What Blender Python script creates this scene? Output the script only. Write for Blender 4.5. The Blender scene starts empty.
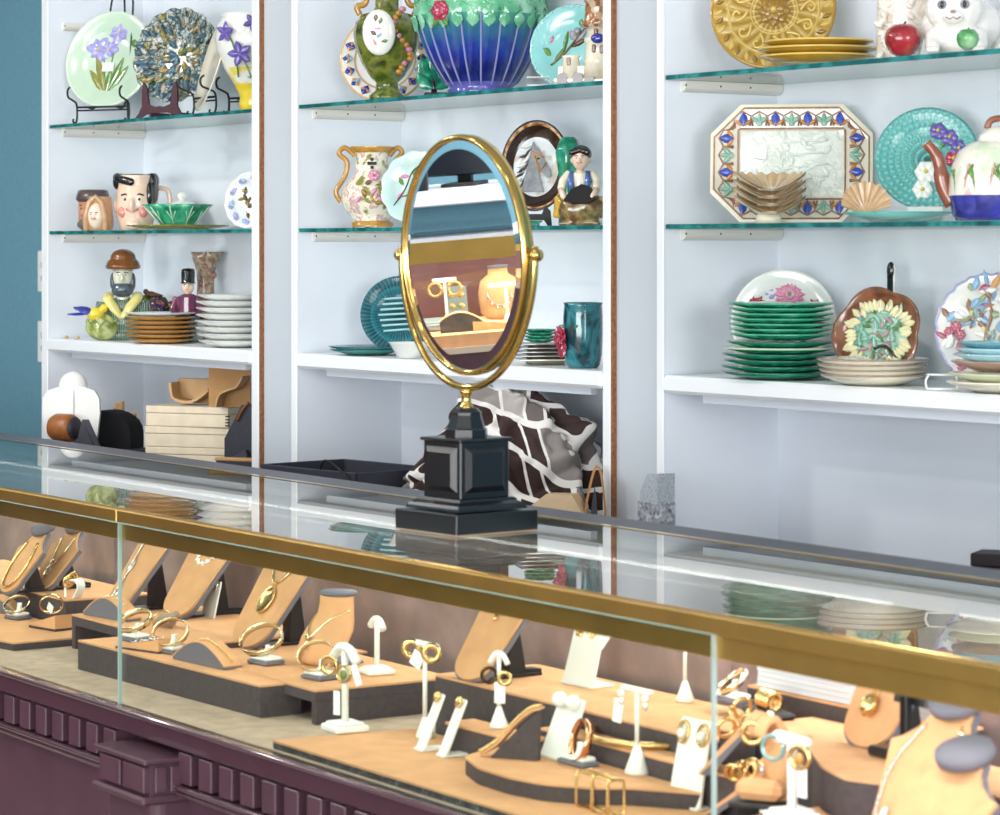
import bpy, math, random
from math import sin, cos, pi, atan2, radians as R_
from mathutils import Vector, Matrix
random.seed(7)
scn = bpy.context.scene
COL = scn.collection
# ---------------------------------------------------------------- camera numbers
F = 2800.0; HY = 248.0; CZ = 1.40
TH = math.atan(1967 / F)                     # wall direction against the view axis
FW = (-cos(TH), sin(TH)); RT = (sin(TH), cos(TH))
def ray(px):
    k = (px - 500) / F
    return FW[0] + RT[0] * k, FW[1] + RT[1] * k
def xat(px, Y):                              # world x on the plane y = Y seen in column px
    a, b = ray(px); return a * Y / b
def depth(x, y): return x * FW[0] + y * FW[1]
def mpp(x, y): return depth(x, y) / F        # metres per pixel at a place
def onz(px, py, z):                          # point on a level plane
    t = (CZ - z) * F / (py - HY); a, b = ray(px)
    return a * t, b * t
def zrow(py, x, y): return CZ - (py - HY) * mpp(x, y)
def camyaw(x, y): return atan2(-x, y) if False else atan2(-x, y)  # rotation turning a -y front to the camera
# ---------------------------------------------------------------- materials
def lin(c):
    if isinstance(c, str):
        c = c.lstrip('#'); c = [int(c[i:i+2], 16) / 255 for i in (0, 2, 4)]
    return tuple((v / 12.92 if v <= .04045 else ((v + .055) / 1.055) ** 2.4) for v in c[:3]) + (1,)
MATS = {}
def newmat(name):
    m = bpy.data.materials.new(name); m.use_nodes = True
    nt = m.node_tree; b = nt.nodes['Principled BSDF']
    MATS[name] = m
    return m, nt, b
def mat(name, c, rough=.5, metal=0, spec=.5, noise=0, nscale=40, bump=0, bscale=120, coat=0, c2=None):
    if name in MATS: return MATS[name]
    m, nt, b = newmat(name)
    b.inputs['Base Color'].default_value = lin(c)
    b.inputs['Roughness'].default_value = rough; b.inputs['Metallic'].default_value = metal
    b.inputs['Specular IOR Level'].default_value = spec
    b.inputs['Coat Weight'].default_value = coat; b.inputs['Coat Roughness'].default_value = .08
    tc = nt.nodes.new('ShaderNodeTexCoord')
    if noise or c2:
        n = nt.nodes.new('ShaderNodeTexNoise'); n.inputs['Scale'].default_value = nscale; n.inputs['Detail'].default_value = 5
        nt.links.new(tc.outputs['Object'], n.inputs['Vector'])
        r = nt.nodes.new('ShaderNodeValToRGB')
        l = lin(c)
        if c2: r.color_ramp.elements[0].color = l; r.color_ramp.elements[1].color = lin(c2); r.color_ramp.elements[0].position = .35; r.color_ramp.elements[1].position = .65
        else:
            r.color_ramp.elements[0].color = tuple(v * (1 - noise) for v in l[:3]) + (1,)
            r.color_ramp.elements[1].color = tuple(min(1, v * (1 + noise)) for v in l[:3]) + (1,)
            r.color_ramp.elements[0].position = .3; r.color_ramp.elements[1].position = .7
        nt.links.new(n.outputs['Fac'], r.inputs['Fac']); nt.links.new(r.outputs['Color'], b.inputs['Base Color'])
    if bump:
        n2 = nt.nodes.new('ShaderNodeTexNoise'); n2.inputs['Scale'].default_value = bscale; n2.inputs['Detail'].default_value = 4
        nt.links.new(tc.outputs['Object'], n2.inputs['Vector'])
        bp = nt.nodes.new('ShaderNodeBump'); bp.inputs['Strength'].default_value = bump; bp.inputs['Distance'].default_value = .004
        nt.links.new(n2.outputs['Fac'], bp.inputs['Height']); nt.links.new(bp.outputs['Normal'], b.inputs['Normal'])
    return m
def glaze(name, stops, scale=30, kind='noise', bump=.3, rough=.12, detail=3, dist=0.0, bdist=.004):
    """glazed ceramic whose glaze colours run into each other"""
    if name in MATS: return MATS[name]
    m, nt, b = newmat(name)
    b.inputs['Roughness'].default_value = rough; b.inputs['Coat Weight'].default_value = .5; b.inputs['Coat Roughness'].default_value = .06
    tc = nt.nodes.new('ShaderNodeTexCoord')
    if kind == 'voronoi':
        t = nt.nodes.new('ShaderNodeTexVoronoi'); t.inputs['Scale'].default_value = scale; o = t.outputs['Distance']; oc = t.outputs['Color']
    elif kind == 'cells':
        t = nt.nodes.new('ShaderNodeTexVoronoi'); t.inputs['Scale'].default_value = scale; o = t.outputs['Color']; oc = o
    elif kind == 'wave':
        t = nt.nodes.new('ShaderNodeTexWave'); t.inputs['Scale'].default_value = scale; t.inputs['Distortion'].default_value = dist or 4; o = t.outputs['Fac']
    else:
        t = nt.nodes.new('ShaderNodeTexNoise'); t.inputs['Scale'].default_value = scale if kind != 'z' else 45; t.inputs['Detail'].default_value = detail; t.inputs['Distortion'].default_value = dist; o = t.outputs['Fac']
        if kind == 'z':      # glazes running down the pot: height (in units of scale) with a ragged edge
            sp = nt.nodes.new('ShaderNodeSeparateXYZ'); nt.links.new(tc.outputs['Object'], sp.inputs[0])
            a = nt.nodes.new('ShaderNodeMath'); a.operation = 'MULTIPLY_ADD'; nt.links.new(o, a.inputs[0]); a.inputs[1].default_value = .3; a.inputs[2].default_value = -.15
            c = nt.nodes.new('ShaderNodeMath'); c.operation = 'MULTIPLY_ADD'; nt.links.new(sp.outputs[2], c.inputs[0]); c.inputs[1].default_value = 1 / scale; nt.links.new(a.outputs[0], c.inputs[2]); o = c.outputs[0]
    nt.links.new(tc.outputs['Object'], t.inputs['Vector'])
    r = nt.nodes.new('ShaderNodeValToRGB'); e = r.color_ramp.elements
    while len(e) < len(stops): e.new(.5)
    for i, (p, c) in enumerate(stops): e[i].position = p; e[i].color = lin(c)
    nt.links.new(o, r.inputs['Fac']); nt.links.new(r.outputs['Color'], b.inputs['Base Color'])
    if bump:
        bp = nt.nodes.new('ShaderNodeBump'); bp.inputs['Strength'].default_value = bump; bp.inputs['Distance'].default_value = bdist
        nt.links.new(o, bp.inputs['Height']); nt.links.new(bp.outputs['Normal'], b.inputs['Normal'])
    return m
def polar(name, rings, n=0, amp=.5, c2=None, bump=.4, rough=.12, swirl=0, rfreq=0):
    """glazed plate: colours by radius (object xy), n angular ribs or petals, optional weave"""
    if name in MATS: return MATS[name]
    m, nt, b = newmat(name)
    b.inputs['Roughness'].default_value = rough; b.inputs['Coat Weight'].default_value = .4; b.inputs['Coat Roughness'].default_value = .06
    N = nt.nodes.new; L = nt.links.new
    tc = N('ShaderNodeTexCoord'); sp = N('ShaderNodeSeparateXYZ'); L(tc.outputs['Object'], sp.inputs[0])
    def mth(op, a, bb=None):
        q = N('ShaderNodeMath'); q.operation = op
        for i, v in enumerate((a, bb)):
            if v is None: continue
            if isinstance(v, (int, float)): q.inputs[i].default_value = v
            else: L(v, q.inputs[i])
        return q.outputs[0]
    x, y = sp.outputs[0], sp.outputs[1]
    rad = mth('SQRT', mth('ADD', mth('MULTIPLY', x, x), mth('MULTIPLY', y, y)))
    ang = mth('ARCTAN2', y, x)
    rr = N('ShaderNodeValToRGB'); e = rr.color_ramp.elements
    rm = max(p for p, c in rings)
    while len(e) < len(rings): e.new(.5)
    for i, (p, c) in enumerate(rings): e[i].position = p / (rm * 1.001); e[i].color = lin(c)
    L(mth('DIVIDE', rad, rm), rr.inputs['Fac'])
    colr = rr.outputs['Color']
    hgt = None
    if n:
        a2 = mth('ADD', mth('MULTIPLY', ang, n), mth('MULTIPLY', rad, swirl))
        s = mth('ADD', mth('MULTIPLY', mth('SINE', a2), .5), .5)
        if rfreq:
            s2 = mth('ADD', mth('MULTIPLY', mth('SINE', mth('MULTIPLY', rad, rfreq)), .5), .5)
            s = mth('MULTIPLY', s, s2)
        hgt = s
        if c2:
            mx = N('ShaderNodeMix'); mx.data_type = 'RGBA'
            L(mth('MULTIPLY', s, amp), mx.inputs[0]); L(colr, mx.inputs[6]); mx.inputs[7].default_value = lin(c2)
            colr = mx.outputs[2]
    L(colr, b.inputs['Base Color'])
    if hgt is not None and bump:
        bp = N('ShaderNodeBump'); bp.inputs['Strength'].default_value = bump; bp.inputs['Distance'].default_value = .003
        L(hgt, bp.inputs['Height']); L(bp.outputs['Normal'], b.inputs['Normal'])
    return m
def paneglass(name, tint='#eef7f5', ior=1.5, grey=1.0):
    m, nt, b = newmat(name)
    nt.nodes.remove(b); N = nt.nodes.new; L = nt.links.new
    tr = N('ShaderNodeBsdfTransparent'); tr.inputs[0].default_value = lin(tint)
    gl = N('ShaderNodeBsdfGlossy'); gl.inputs['Roughness'].default_value = 0.0
    fr = N('ShaderNodeFresnel'); fr.inputs[0].default_value = ior
    # the same reflectance whichever side of the sheet is struck
    geo = N('ShaderNodeNewGeometry'); 
    lw = N('ShaderNodeVectorMath'); lw.operation = 'DOT_PRODUCT'
    L(geo.outputs['Incoming'], lw.inputs[0]); L(geo.outputs['Normal'], lw.inputs[1])
    ab = N('ShaderNodeMath'); ab.operation = 'ABSOLUTE'; L(lw.outputs['Value'], ab.inputs[0])
    o1 = N('ShaderNodeMath'); o1.operation = 'SUBTRACT'; o1.inputs[0].default_value = 1; L(ab.outputs[0], o1.inputs[1])
    pw = N('ShaderNodeMath'); pw.operation = 'POWER'; L(o1.outputs[0], pw.inputs[0]); pw.inputs[1].default_value = 5
    ma = N('ShaderNodeMath'); ma.operation = 'MULTIPLY_ADD'; L(pw.outputs[0], ma.inputs[0]); ma.inputs[1].default_value = .96 * grey; ma.inputs[2].default_value = .04 * grey
    nt.nodes.remove(fr)
    mx = N('ShaderNodeMixShader'); L(ma.outputs[0], mx.inputs[0]); L(tr.outputs[0], mx.inputs[1]); L(gl.outputs[0], mx.inputs[2])
    L(mx.outputs[0], nt.nodes['Material Output'].inputs[0])
    return m
def emit(name, c, s):
    m, nt, b = newmat(name)
    b.inputs['Emission Color'].default_value = lin(c); b.inputs['Emission Strength'].default_value = s
    b.inputs['Base Color'].default_value = lin(c)
    return m
# ---------------------------------------------------------------- mesh builder
class MB:
    def __init__(self, M=None):
        self.v = []; self.f = []; self.mi = []; self.sm = []; self.M = M or Matrix()
    def add(self, vs, fs, m=0, smooth=True, X=None):
        o = len(self.v); T = self.M @ X if X is not None else self.M
        self.v += [tuple(T @ Vector(p)) for p in vs]
        for k, q in enumerate(fs):
            self.f.append([i + o for i in q]); self.mi.append(m[k] if isinstance(m, list) else m); self.sm.append(smooth)
        return self
    def box(self, x0, x1, y0, y1, z0, z1, m=0, b=0, X=None):
        if x0 > x1: x0, x1 = x1, x0
        if y0 > y1: y0, y1 = y1, y0
        if z0 > z1: z0, z1 = z1, z0
        if b <= 0:
            vs = [(x, y, z) for x in (x0, x1) for y in (y0, y1) for z in (z0, z1)]
            fs = [(0, 1, 3, 2), (4, 6, 7, 5), (0, 4, 5, 1), (2, 3, 7, 6), (0, 2, 6, 4), (1, 5, 7, 3)]
            return self.add(vs, fs, m, False, X)
        b = min(b, (x1 - x0) * .49, (y1 - y0) * .49, (z1 - z0) * .49)
        vs = []; idx = {}
        for i, x in enumerate((x0, x1)):
            for j, y in enumerate((y0, y1)):
                for k, z in enumerate((z0, z1)):
                    xi = x + b * (1 - 2 * i); yi = y + b * (1 - 2 * j); zi = z + b * (1 - 2 * k)
                    idx[i, j, k] = len(vs); vs += [(x, yi, zi), (xi, y, zi), (xi, yi, z)]
        def q(a, c): return idx[a] + c
        fs = []
        for i in (0, 1):
            r = [q((i, 0, 0), 0), q((i, 0, 1), 0), q((i, 1, 1), 0), q((i, 1, 0), 0)]; fs.append(r if i == 0 else r[::-1])
            r = [q((0, i, 0), 1), q((1, i, 0), 1), q((1, i, 1), 1), q((0, i, 1), 1)]; fs.append(r if i == 0 else r[::-1])
            r = [q((0, 0, i), 2), q((0, 1, i), 2), q((1, 1, i), 2), q((1, 0, i), 2)]; fs.append(r if i == 0 else r[::-1])
        for i in (0, 1):
            for j in (0, 1):
                fs.append([q((i, j, 0), 0), q((i, j, 1), 0), q((i, j, 1), 1), q((i, j, 0), 1)][::1 if (i + j) % 2 else -1])
                fs.append([q((i, 0, j), 0), q((i, 1, j), 0), q((i, 1, j), 2), q((i, 0, j), 2)][::-1 if (i + j) % 2 else 1])
                fs.append([q((0, i, j), 1), q((1, i, j), 1), q((1, i, j), 2), q((0, i, j), 2)][::1 if (i + j) % 2 else -1])
                for k in (0, 1):
                    t = [q((i, j, k), 0), q((i, j, k), 1), q((i, j, k), 2)]
                    fs.append(t if (i + j + k) % 2 else t[::-1])
        return self.add(vs, fs, m, False, X)
    def lathe(self, prof, n=32, m=0, X=None, rf=None, sy=1.0, smooth=True, arc=None):
        """prof [(r,z) or (r,z,matindex)] bottom-outside-up order; rf(a,i)->radius factor; arc=(a0,a1) for part turns"""
        vs = []; fs = []; ms = []
        a0, a1 = arc or (0, 2 * pi); nn = n if arc is None else n + 1
        for i, p in enumerate(prof):
            for k in range(nn):
                a = a0 + (a1 - a0) * k / n; r = p[0] * (rf(a, i) if rf else 1)
                vs.append((r * cos(a), r * sin(a) * sy, p[1]))
        for i in range(len(prof) - 1):
            mm = prof[i][2] if len(prof[i]) > 2 else m
            for k in range(n):
                k2 = (k + 1) % nn
                q = (i * nn + k, i * nn + k2, (i + 1) * nn + k2, (i + 1) * nn + k)
                fs.append(q); ms.append(mm)
        return self.add(vs, fs, ms, smooth, X)
    def tube(self, pts, r, n=8, m=0, closed=False, X=None, flat=1.0, cap=True):
        pts = [Vector(p) for p in pts]; N = len(pts)
        rs = r if isinstance(r, (list, tuple)) else [r] * N
        vs = []; fs = []; up = None
        for i, p in enumerate(pts):
            if closed: t = pts[(i + 1) % N] - pts[i - 1]
            else: t = pts[min(i + 1, N - 1)] - pts[max(i - 1, 0)]
            t = t.normalized() if t.length > 1e-9 else Vector((0, 0, 1))
            if up is None: up = t.orthogonal().normalized() if abs(t.z) > .9 else Vector((0, 0, 1))
            s = t.cross(up)
            if s.length < 1e-4: s = t.orthogonal()
            s.normalize(); up = s.cross(t).normalized()
            for k in range(n):
                a = 2 * pi * k / n; vs.append(tuple(p + s * (rs[i] * cos(a)) + up * (rs[i] * flat * sin(a))))
        for i in range(N if closed else N - 1):
            for k in range(n):
                j = (i + 1) % N
                fs.append((i * n + k, i * n + (k + 1) % n, j * n + (k + 1) % n, j * n + k)[::-1])
        if cap and not closed:
            fs.append(tuple(range(n))); fs.append(tuple(range((N - 1) * n, N * n))[::-1])
        return self.add(vs, fs, m, True, X)
    def ell(self, c, r, m=0, nu=14, nv=9, X=None, rf=None):
        if not isinstance(r, (list, tuple)): r = (r, r, r)
        vs = [(c[0], c[1], c[2] - r[2])]; fs = []
        for j in range(1, nv):
            b = -pi / 2 + pi * j / nv
            for k in range(nu):
                a = 2 * pi * k / nu; g = rf(a, b) if rf else 1
                vs.append((c[0] + r[0] * cos(b) * cos(a) * g, c[1] + r[1] * cos(b) * sin(a) * g, c[2] + r[2] * sin(b) * g))
        vs.append((c[0], c[1], c[2] + r[2])); e = len(vs) - 1
        for k in range(nu):
            k2 = (k + 1) % nu
            fs.append((0, 1 + k2, 1 + k)); fs.append((e, e - nu + k, e - nu + k2))
            for j in range(nv - 2):
                fs.append((1 + j * nu + k, 1 + j * nu + k2, 1 + (j + 1) * nu + k2, 1 + (j + 1) * nu + k))
        return self.add(vs, fs, m, True, X)
    def prism(self, poly, z0, z1, m=0, X=None, smooth=False, mt=None, mb=None):
        n = len(poly)
        ar = sum(poly[i][0] * poly[(i + 1) % n][1] - poly[(i + 1) % n][0] * poly[i][1] for i in range(n))
        if ar < 0: poly = poly[::-1]
        vs = [(x, y, z0) for x, y in poly] + [(x, y, z1) for x, y in poly]
        self.add(vs, [(i, (i + 1) % n, n + (i + 1) % n, n + i) for i in range(n)], m, smooth, X)
        self.add(vs[n:], [tuple(range(n))], m if mt is None else mt, False, X)
        self.add(vs[:n], [tuple(range(n))[::-1]], m if mb is None else mb, False, X)
        return self
    def strip(self, prof, w, t, m=0, X=None, mside=None):
        """bent sheet: prof [(x,z)...], spread over y in [-w/2,w/2], thickness t to the left of travel"""
        P = [Vector((x, 0, z)) for x, z in prof]; out = []
        for i, p in enumerate(P):
            d = (P[min(i + 1, len(P) - 1)] - P[max(i - 1, 0)]).normalized()
            out.append(p + Vector((-d.z, 0, d.x)) * t)
        n = len(P); vs = []
        for y in (-w / 2, w / 2):
            vs += [(p.x, y, p.z) for p in P] + [(p.x, y, p.z) for p in out]
        f1 = [(i, i + 1, 2 * n + i + 1, 2 * n + i) for i in range(n - 1)]
        f2 = [(n + i, 3 * n + i, 3 * n + i + 1, n + i + 1) for i in range(n - 1)]
        s = [(i, n + i, n + i + 1, i + 1) for i in range(n - 1)] + [(2 * n + i, 2 * n + i + 1, 3 * n + i + 1, 3 * n + i) for i in range(n - 1)]
        e = [(0, 2 * n, 3 * n, n), (n - 1, 2 * n - 1, 4 * n - 1, 3 * n - 1)]
        self.add(vs, f1 + f2, m, True, X); self.add(vs, s + e, m if mside is None else mside, False, X)
        return self
    def petal(self, cx, cy, ln, wd, a, m=0, h=.002, z0=0, X=None, cup=0, vein=False):
        """raised leaf or petal lying in xy, root at (cx,cy), pointing along a"""
        prof = [(0, .05), (.2, .62), (.45, 1), (.7, .85), (.9, .42), (1, 0.03)]
        vs = []; fs = []
        for t, w in prof:
            for s in (-1, -.5, 0, .5, 1):
                u = t * ln; q = s * w * wd / 2
                z = z0 + h * (1 - abs(s) ** 2) * (1 if not vein else (.75 if s == 0 else 1)) + cup * t * t
                vs.append((cx + u * cos(a) - q * sin(a), cy + u * sin(a) + q * cos(a), z))
        for i in range(len(prof) - 1):
            for k in range(4): fs.append((i * 5 + k, (i + 1) * 5 + k, (i + 1) * 5 + k + 1, i * 5 + k + 1))
        return self.add(vs, fs, m, True, X)
    def flower(self, cx, cy, r, n, m, mc, z0=0, h=.002, X=None, a0=0, wd=None, rows=1):
        for rw in range(rows):
            for k in range(n):
                self.petal(cx, cy, r * (1 - .3 * rw), wd or 2.2 * r * sin(pi / n) * 1.15, a0 + (k + .5 * rw) * 2 * pi / n, m, h, z0 + rw * h * .6, X)
        return self.ell((cx, cy, z0 + h), (r * .22, r * .22, h * 1.6), mc, 8, 5, X)
    def build(self, name, mats, parent=None, fuse=0, sub=0):
        me = bpy.data.meshes.new(name); me.from_pydata(self.v, [], self.f)
        if not isinstance(mats, (list, tuple)): mats = [mats]
        for q in mats: me.materials.append(q)
        me.polygons.foreach_set('material_index', self.mi); me.polygons.foreach_set('use_smooth', self.sm)
        me.update()
        o = bpy.data.objects.new(name, me); COL.objects.link(o)
        if parent is not None: o.parent = parent
        if fuse:
            q = o.modifiers.new('Remesh', 'REMESH'); q.mode = 'VOXEL'; q.voxel_size = fuse; q.use_smooth_shade = True
            s = o.modifiers.new('Smooth', 'SMOOTH'); s.factor = .5; s.iterations = 3
        if sub:
            q = o.modifiers.new('Subdivision', 'SUBSURF'); q.levels = sub; q.render_levels = sub
        return o
def tag(o, label, cat, group=None, kind=None):
    o['label'] = label; o['category'] = cat
    if group: o['group'] = group
    if kind: o['kind'] = kind
    return o
def thing(name, label, cat, loc=(0, 0, 0), rz=0, group=None):
    o = bpy.data.objects.new(name, None); COL.objects.link(o); o.empty_display_size = .05
    o.location = loc; o.rotation_euler = (0, 0, rz)
    return tag(o, label, cat, group)
def single(name, mb, mats, label, cat, loc=(0, 0, 0), rz=0, group=None, **k):
    o = mb.build(name, mats, None, **k); o.location = loc; o.rotation_euler = (0, 0, rz)
    return tag(o, label, cat, group)
def struct(name, mb, mats):
    o = mb.build(name, mats); o['kind'] = 'structure'; return o
def dup(root, loc, rz, label, group=None):
    r = root.copy(); COL.objects.link(r); r.location = loc; r.rotation_euler = (0, 0, rz); r['label'] = label
    if group: r['group'] = group
    for ch in list(root.children):
        c = ch.copy(); COL.objects.link(c); c.parent = r
        for g in list(ch.children):
            d = g.copy(); COL.objects.link(d); d.parent = c
    return r
def arc(cx, cz, r, a0, a1, n=8, y=None, ry=None):
    pts = []
    for i in range(n + 1):
        a = a0 + (a1 - a0) * i / n
        pts.append((cx + r * cos(a), cz + (ry or r) * sin(a)) if y is None else (cx + r * cos(a), y, cz + (ry or r) * sin(a)))
    return pts
def RX(a): return Matrix.Rotation(a, 4, 'X')
def RY(a): return Matrix.Rotation(a, 4, 'Y')
def RZ(a): return Matrix.Rotation(a, 4, 'Z')
def T(x, y, z): return Matrix.Translation((x, y, z))
# ================================================================ materials of the place
white = mat('white_laminate', '#e7edf5', .42, noise=.02, nscale=6)
whiteedge = mat('white_edge_banding', '#eef2f5', .35)
rawedge = mat('raw_chipboard_edge', '#8a5a3a', .8, noise=.35, nscale=160)
teal = mat('teal_wall_paint', '#6b9bae', .8, noise=.04, nscale=70, bump=.12, bscale=260)
cream = mat('cream_wood_strip', '#e2e0d8', .55)
glassp = paneglass('clear_sheet_glass', '#f3faf8')
casegl = paneglass('case_glass', '#f6faf6')
topgl = paneglass('counter_top_glass', '#e9f1ee', grey=1.15)
gedge = glaze('green_glass_edge', [(0, '#043c3c'), (.45, '#0d5c5a'), (.62, '#2f8f8c'), (.75, '#0a4d4e'), (1, '#8fd0d0')], 26, bump=0, rough=.1, detail=6)
gedge2 = mat('pale_glass_edge', '#a9d6cf', .15)
gedge3 = mat('grey_green_glass_edge', '#9fb3b0', .1)
brass = mat('brushed_brass', '#cda65c', .42, metal=1, noise=.12, nscale=9)
brassp = mat('polished_brass', '#cfae66', .12, metal=1)
maroon = mat('dark_burgundy_wood', '#4f3641', .3, noise=.1, nscale=14, bump=.04, bscale=300)
capgrey = mat('dark_grey_counter_cap', '#55545f', .45, noise=.15, nscale=60)
linenm = mat('beige_deck_linen', '#b6a28e', .9, noise=.16, nscale=38, bump=.4, bscale=420)
insideback = mat('dusty_dark_maroon_panel', '#8d7976', .45, noise=.25, nscale=16, bump=.05, bscale=90)
carpet = mat('pale_carpet', '#a89f94', .95, noise=.12, nscale=90, bump=.4, bscale=300)
ceilm = mat('white_ceiling_tile', '#eeeeee', .9)
plastic = mat('white_switch_plastic', '#eef0ee', .35)
black = mat('satin_black_paint', '#14171c', .28)
blackm = mat('matt_black', '#17181b', .6)
ironm = mat('black_wrought_iron', '#15181a', .5, bump=.1)
silver = mat('mirror_silver', '#ffffff', 0.0, metal=1)
velvet = mat('tan_suede', '#d9a475', .9, noise=.09, nscale=30, bump=.12, bscale=500)
velvetd = mat('dark_grey_suede', '#4a4244', .85, noise=.16, nscale=120, bump=.15, bscale=500)
leath = mat('white_leatherette', '#eeefec', .42)
gold = mat('yellow_gold', '#e3c083', .27, metal=1)
goldp = mat('pale_gold', '#ecdfba', .22, metal=1)
silv = mat('white_gold', '#dcdcdc', .18, metal=1)
pearl = mat('pearl', '#ecebea', .2, coat=.6)
tagm = mat('white_price_tag', '#f4f5f6', .6)
greyv = mat('grey_velvet_edge', '#6b6a74', .7)

YF, D = 3.10, .277; YB = YF + D
# ================================================================ camera
cam = bpy.data.cameras.new('camera'); camo = bpy.data.objects.new('camera', cam); COL.objects.link(camo)
cam.sensor_width = 36; cam.sensor_fit = 'HORIZONTAL'; cam.lens = F * 36 / 1000
cam.shift_y = -(407.5 - HY) / 1000
camo.location = (0, 0, CZ); camo.rotation_euler = (pi / 2, 0, atan2(-FW[0], FW[1]))
cam.clip_start = .05; cam.clip_end = 60
cam.dof.use_dof = True; cam.dof.focus_distance = 5.6; cam.dof.aperture_fstop = 11
scn.camera = camo
# ================================================================ room shell
struct('floor', MB().box(-13, 6, -7, YB + .012, -.05, 0), carpet)
struct('ceiling', MB().box(-13, 6, -7, YB + .15, 2.85, 2.95), ceilm)
struct('wall_back', MB().box(-13, 6, YB + .012, YB + .15, 0, 2.85), teal)
struct('wall_left', MB().box(-13.15, -13, -7, YB + .15, 0, 2.85), teal)
struct('wall_front', MB().box(-13, -2.5, -7.15, -7, 0, 2.85), teal)
# ================================================================ bookcases
ZT, ZM, ZL, ZB0 = 1.707, 1.442, 1.174, .84
bays = [(41.5, 47.5, 251.5, 258), (291, 296.5, 602.5, 609.5), (656.5, 663, None, None)]
wbay = xat(602.5, YF) - xat(296.5, YF)
bname = ['white open bookcase furthest left, next to the teal wall with the switches',
         'white open bookcase in the middle, holding the blue and green jardiniere',
         'white open bookcase on the right, holding the octagonal platter and the teapot']
sname = [('upper glass shelf carrying the pale green iris plate', 'lower glass shelf carrying the face jugs'),
         ('upper glass shelf carrying the blue and green jardiniere', 'lower glass shelf behind the oval mirror, with the pierced jug'),
         ('upper glass shelf carrying the white cat and ochre plates', 'lower glass shelf carrying the octagonal platter and teapot')]
prev_r = None
inner = []
for i, (a, b, c, e) in enumerate(bays):
    x0, x1 = xat(a, YF), xat(b, YF)
    x2, x3 = (xat(c, YF), xat(e, YF)) if c else (x1 + wbay, x1 + wbay + .022)
    inner.append((x1, x2))
    bk = thing('bookcase', bname[i], 'bookcase', ((x0 + x3) / 2, YF, 0))
    ox = (x0 + x3) / 2
    for s0, s1 in ((x0, x1), (x2, x3)):
        m = MB().box(s0 - ox, s1 - ox, .004, D, 0, 2.45)
        sp = m.build('side_panel', white, bk)
        MB().box(s0 - ox - .0004, s1 - ox + .0004, 0, .0045, 0, 2.45, b=.0015).build('edge_band', whiteedge, sp)
    MB().box(x1 - ox, x2 - ox, D - .008, D + .01, 0, 2.45).build('back_panel', white, bk)
    sh = MB().box(x1 - ox + .0005, x2 - ox - .0005, -.004, D - .008, ZL - .032, ZL, b=.006).build('fixed_shelf', whiteedge, bk)
    MB().box(x1 - ox + .075, x2 - ox - .075, .03, .045, ZL - .047, ZL - .032).build('cleat', white, sh)
    MB().box(x0 - ox - .03 * (i == 0), x3 - ox + .11 * (i < 2), -.17, D - .008, ZB0 - .03, ZB0).build('bottom_board', capgrey, bk)
    MB().box(x0 - ox, x3 - ox, -.16, -.14, .06, ZB0 - .03).build('lower_front', white, bk)
    MB().box(x1 - ox, x2 - ox, 0, D - .008, 2.40, 2.45).build('top_board', white, bk)
    for z in (ZT - .0085, ZM - .0085) + ((1.965,) if i == 0 else ()):
        for sx, xx in ((1, x1 - ox), (-1, x2 - ox)):
            pr = [(0, 0), (.016, 0)] + [(.016 * cos(t), -.008 - .012 * sin(t)) for t in (0, .4, .8, 1.2, 1.57)]
            q = MB().prism([(xx + sx * u, w) for u, w in pr], 0, D - .05, X=T(0, D - .01, z) @ RX(pi / 2))
            for hy in (.04, .12, .19): q.ell((xx + sx * .0158, hy, z - .008), (.0012, .002, .002), 1, 8, 5)
            q.build('shelf_support', [cream, blackm], bk)
    if prev_r is not None:
        struct('trim_%d' % i, MB().box(prev_r + .006, x0 - .001, YF + .012, YB, 0, 2.45, 0).box(prev_r, prev_r + .006, YF + .003, YB, 0, 2.45, 1), [mat('grey_white_filler_board', '#c3cbd3', .5, noise=.02, nscale=6), rawedge])
    prev_r = x3
    for k, z in enumerate((ZT, ZM)):
        g = MB(); w0, w1 = x1 + .003, x2 - .003
        g.box(w0, w1, YF + .004, YB - .012, z - .008, z)
        g.mi = [1 if abs(sum(g.v[q][1] for q in f) / 4 - (YF + .004)) < .001 else (2 if abs(sum(g.v[q][1] for q in f) / 4 - (YB - .012)) < .001 else (1 if abs(sum(g.v[q][2] for q in f) / 4 - z + .004) < .001 else 0)) for f in g.f]
        single('glass_shelf', g, [glassp, gedge, gedge2], sname[i][k] + (' in the left bookcase', ' in the middle bookcase', ' in the right bookcase')[i], 'shelf', group='glass shelves in the bookcases')
# switches on the teal wall
for k, (py, lab) in enumerate(((271.5, 'white switch plate on the teal wall, upper of the two beside the bookcase'), (342, 'white switch plate on the teal wall, lower of the two beside the bookcase'))):
    x = xat(44.5, YB + .01); z = zrow(py, x, YB)
    t = thing('light_switch', lab, 'switch', (x, YB + .012, z), 0, 'switch plates on the teal wall')
    MB().box(-.037, .037, -.006, 0, -.057, .057, b=.003).build('plate', plastic, t)
    MB().box(-.012, .012, -.0075, -.005, -.026, .026, b=.001).build('slot', mat('grey_slot', '#9aa7ac', .5), t)
    MB().box(-.005, .005, -.017, -.006, -.004 - .008, .008, b=.001).build('toggle', plastic, t)
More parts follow.
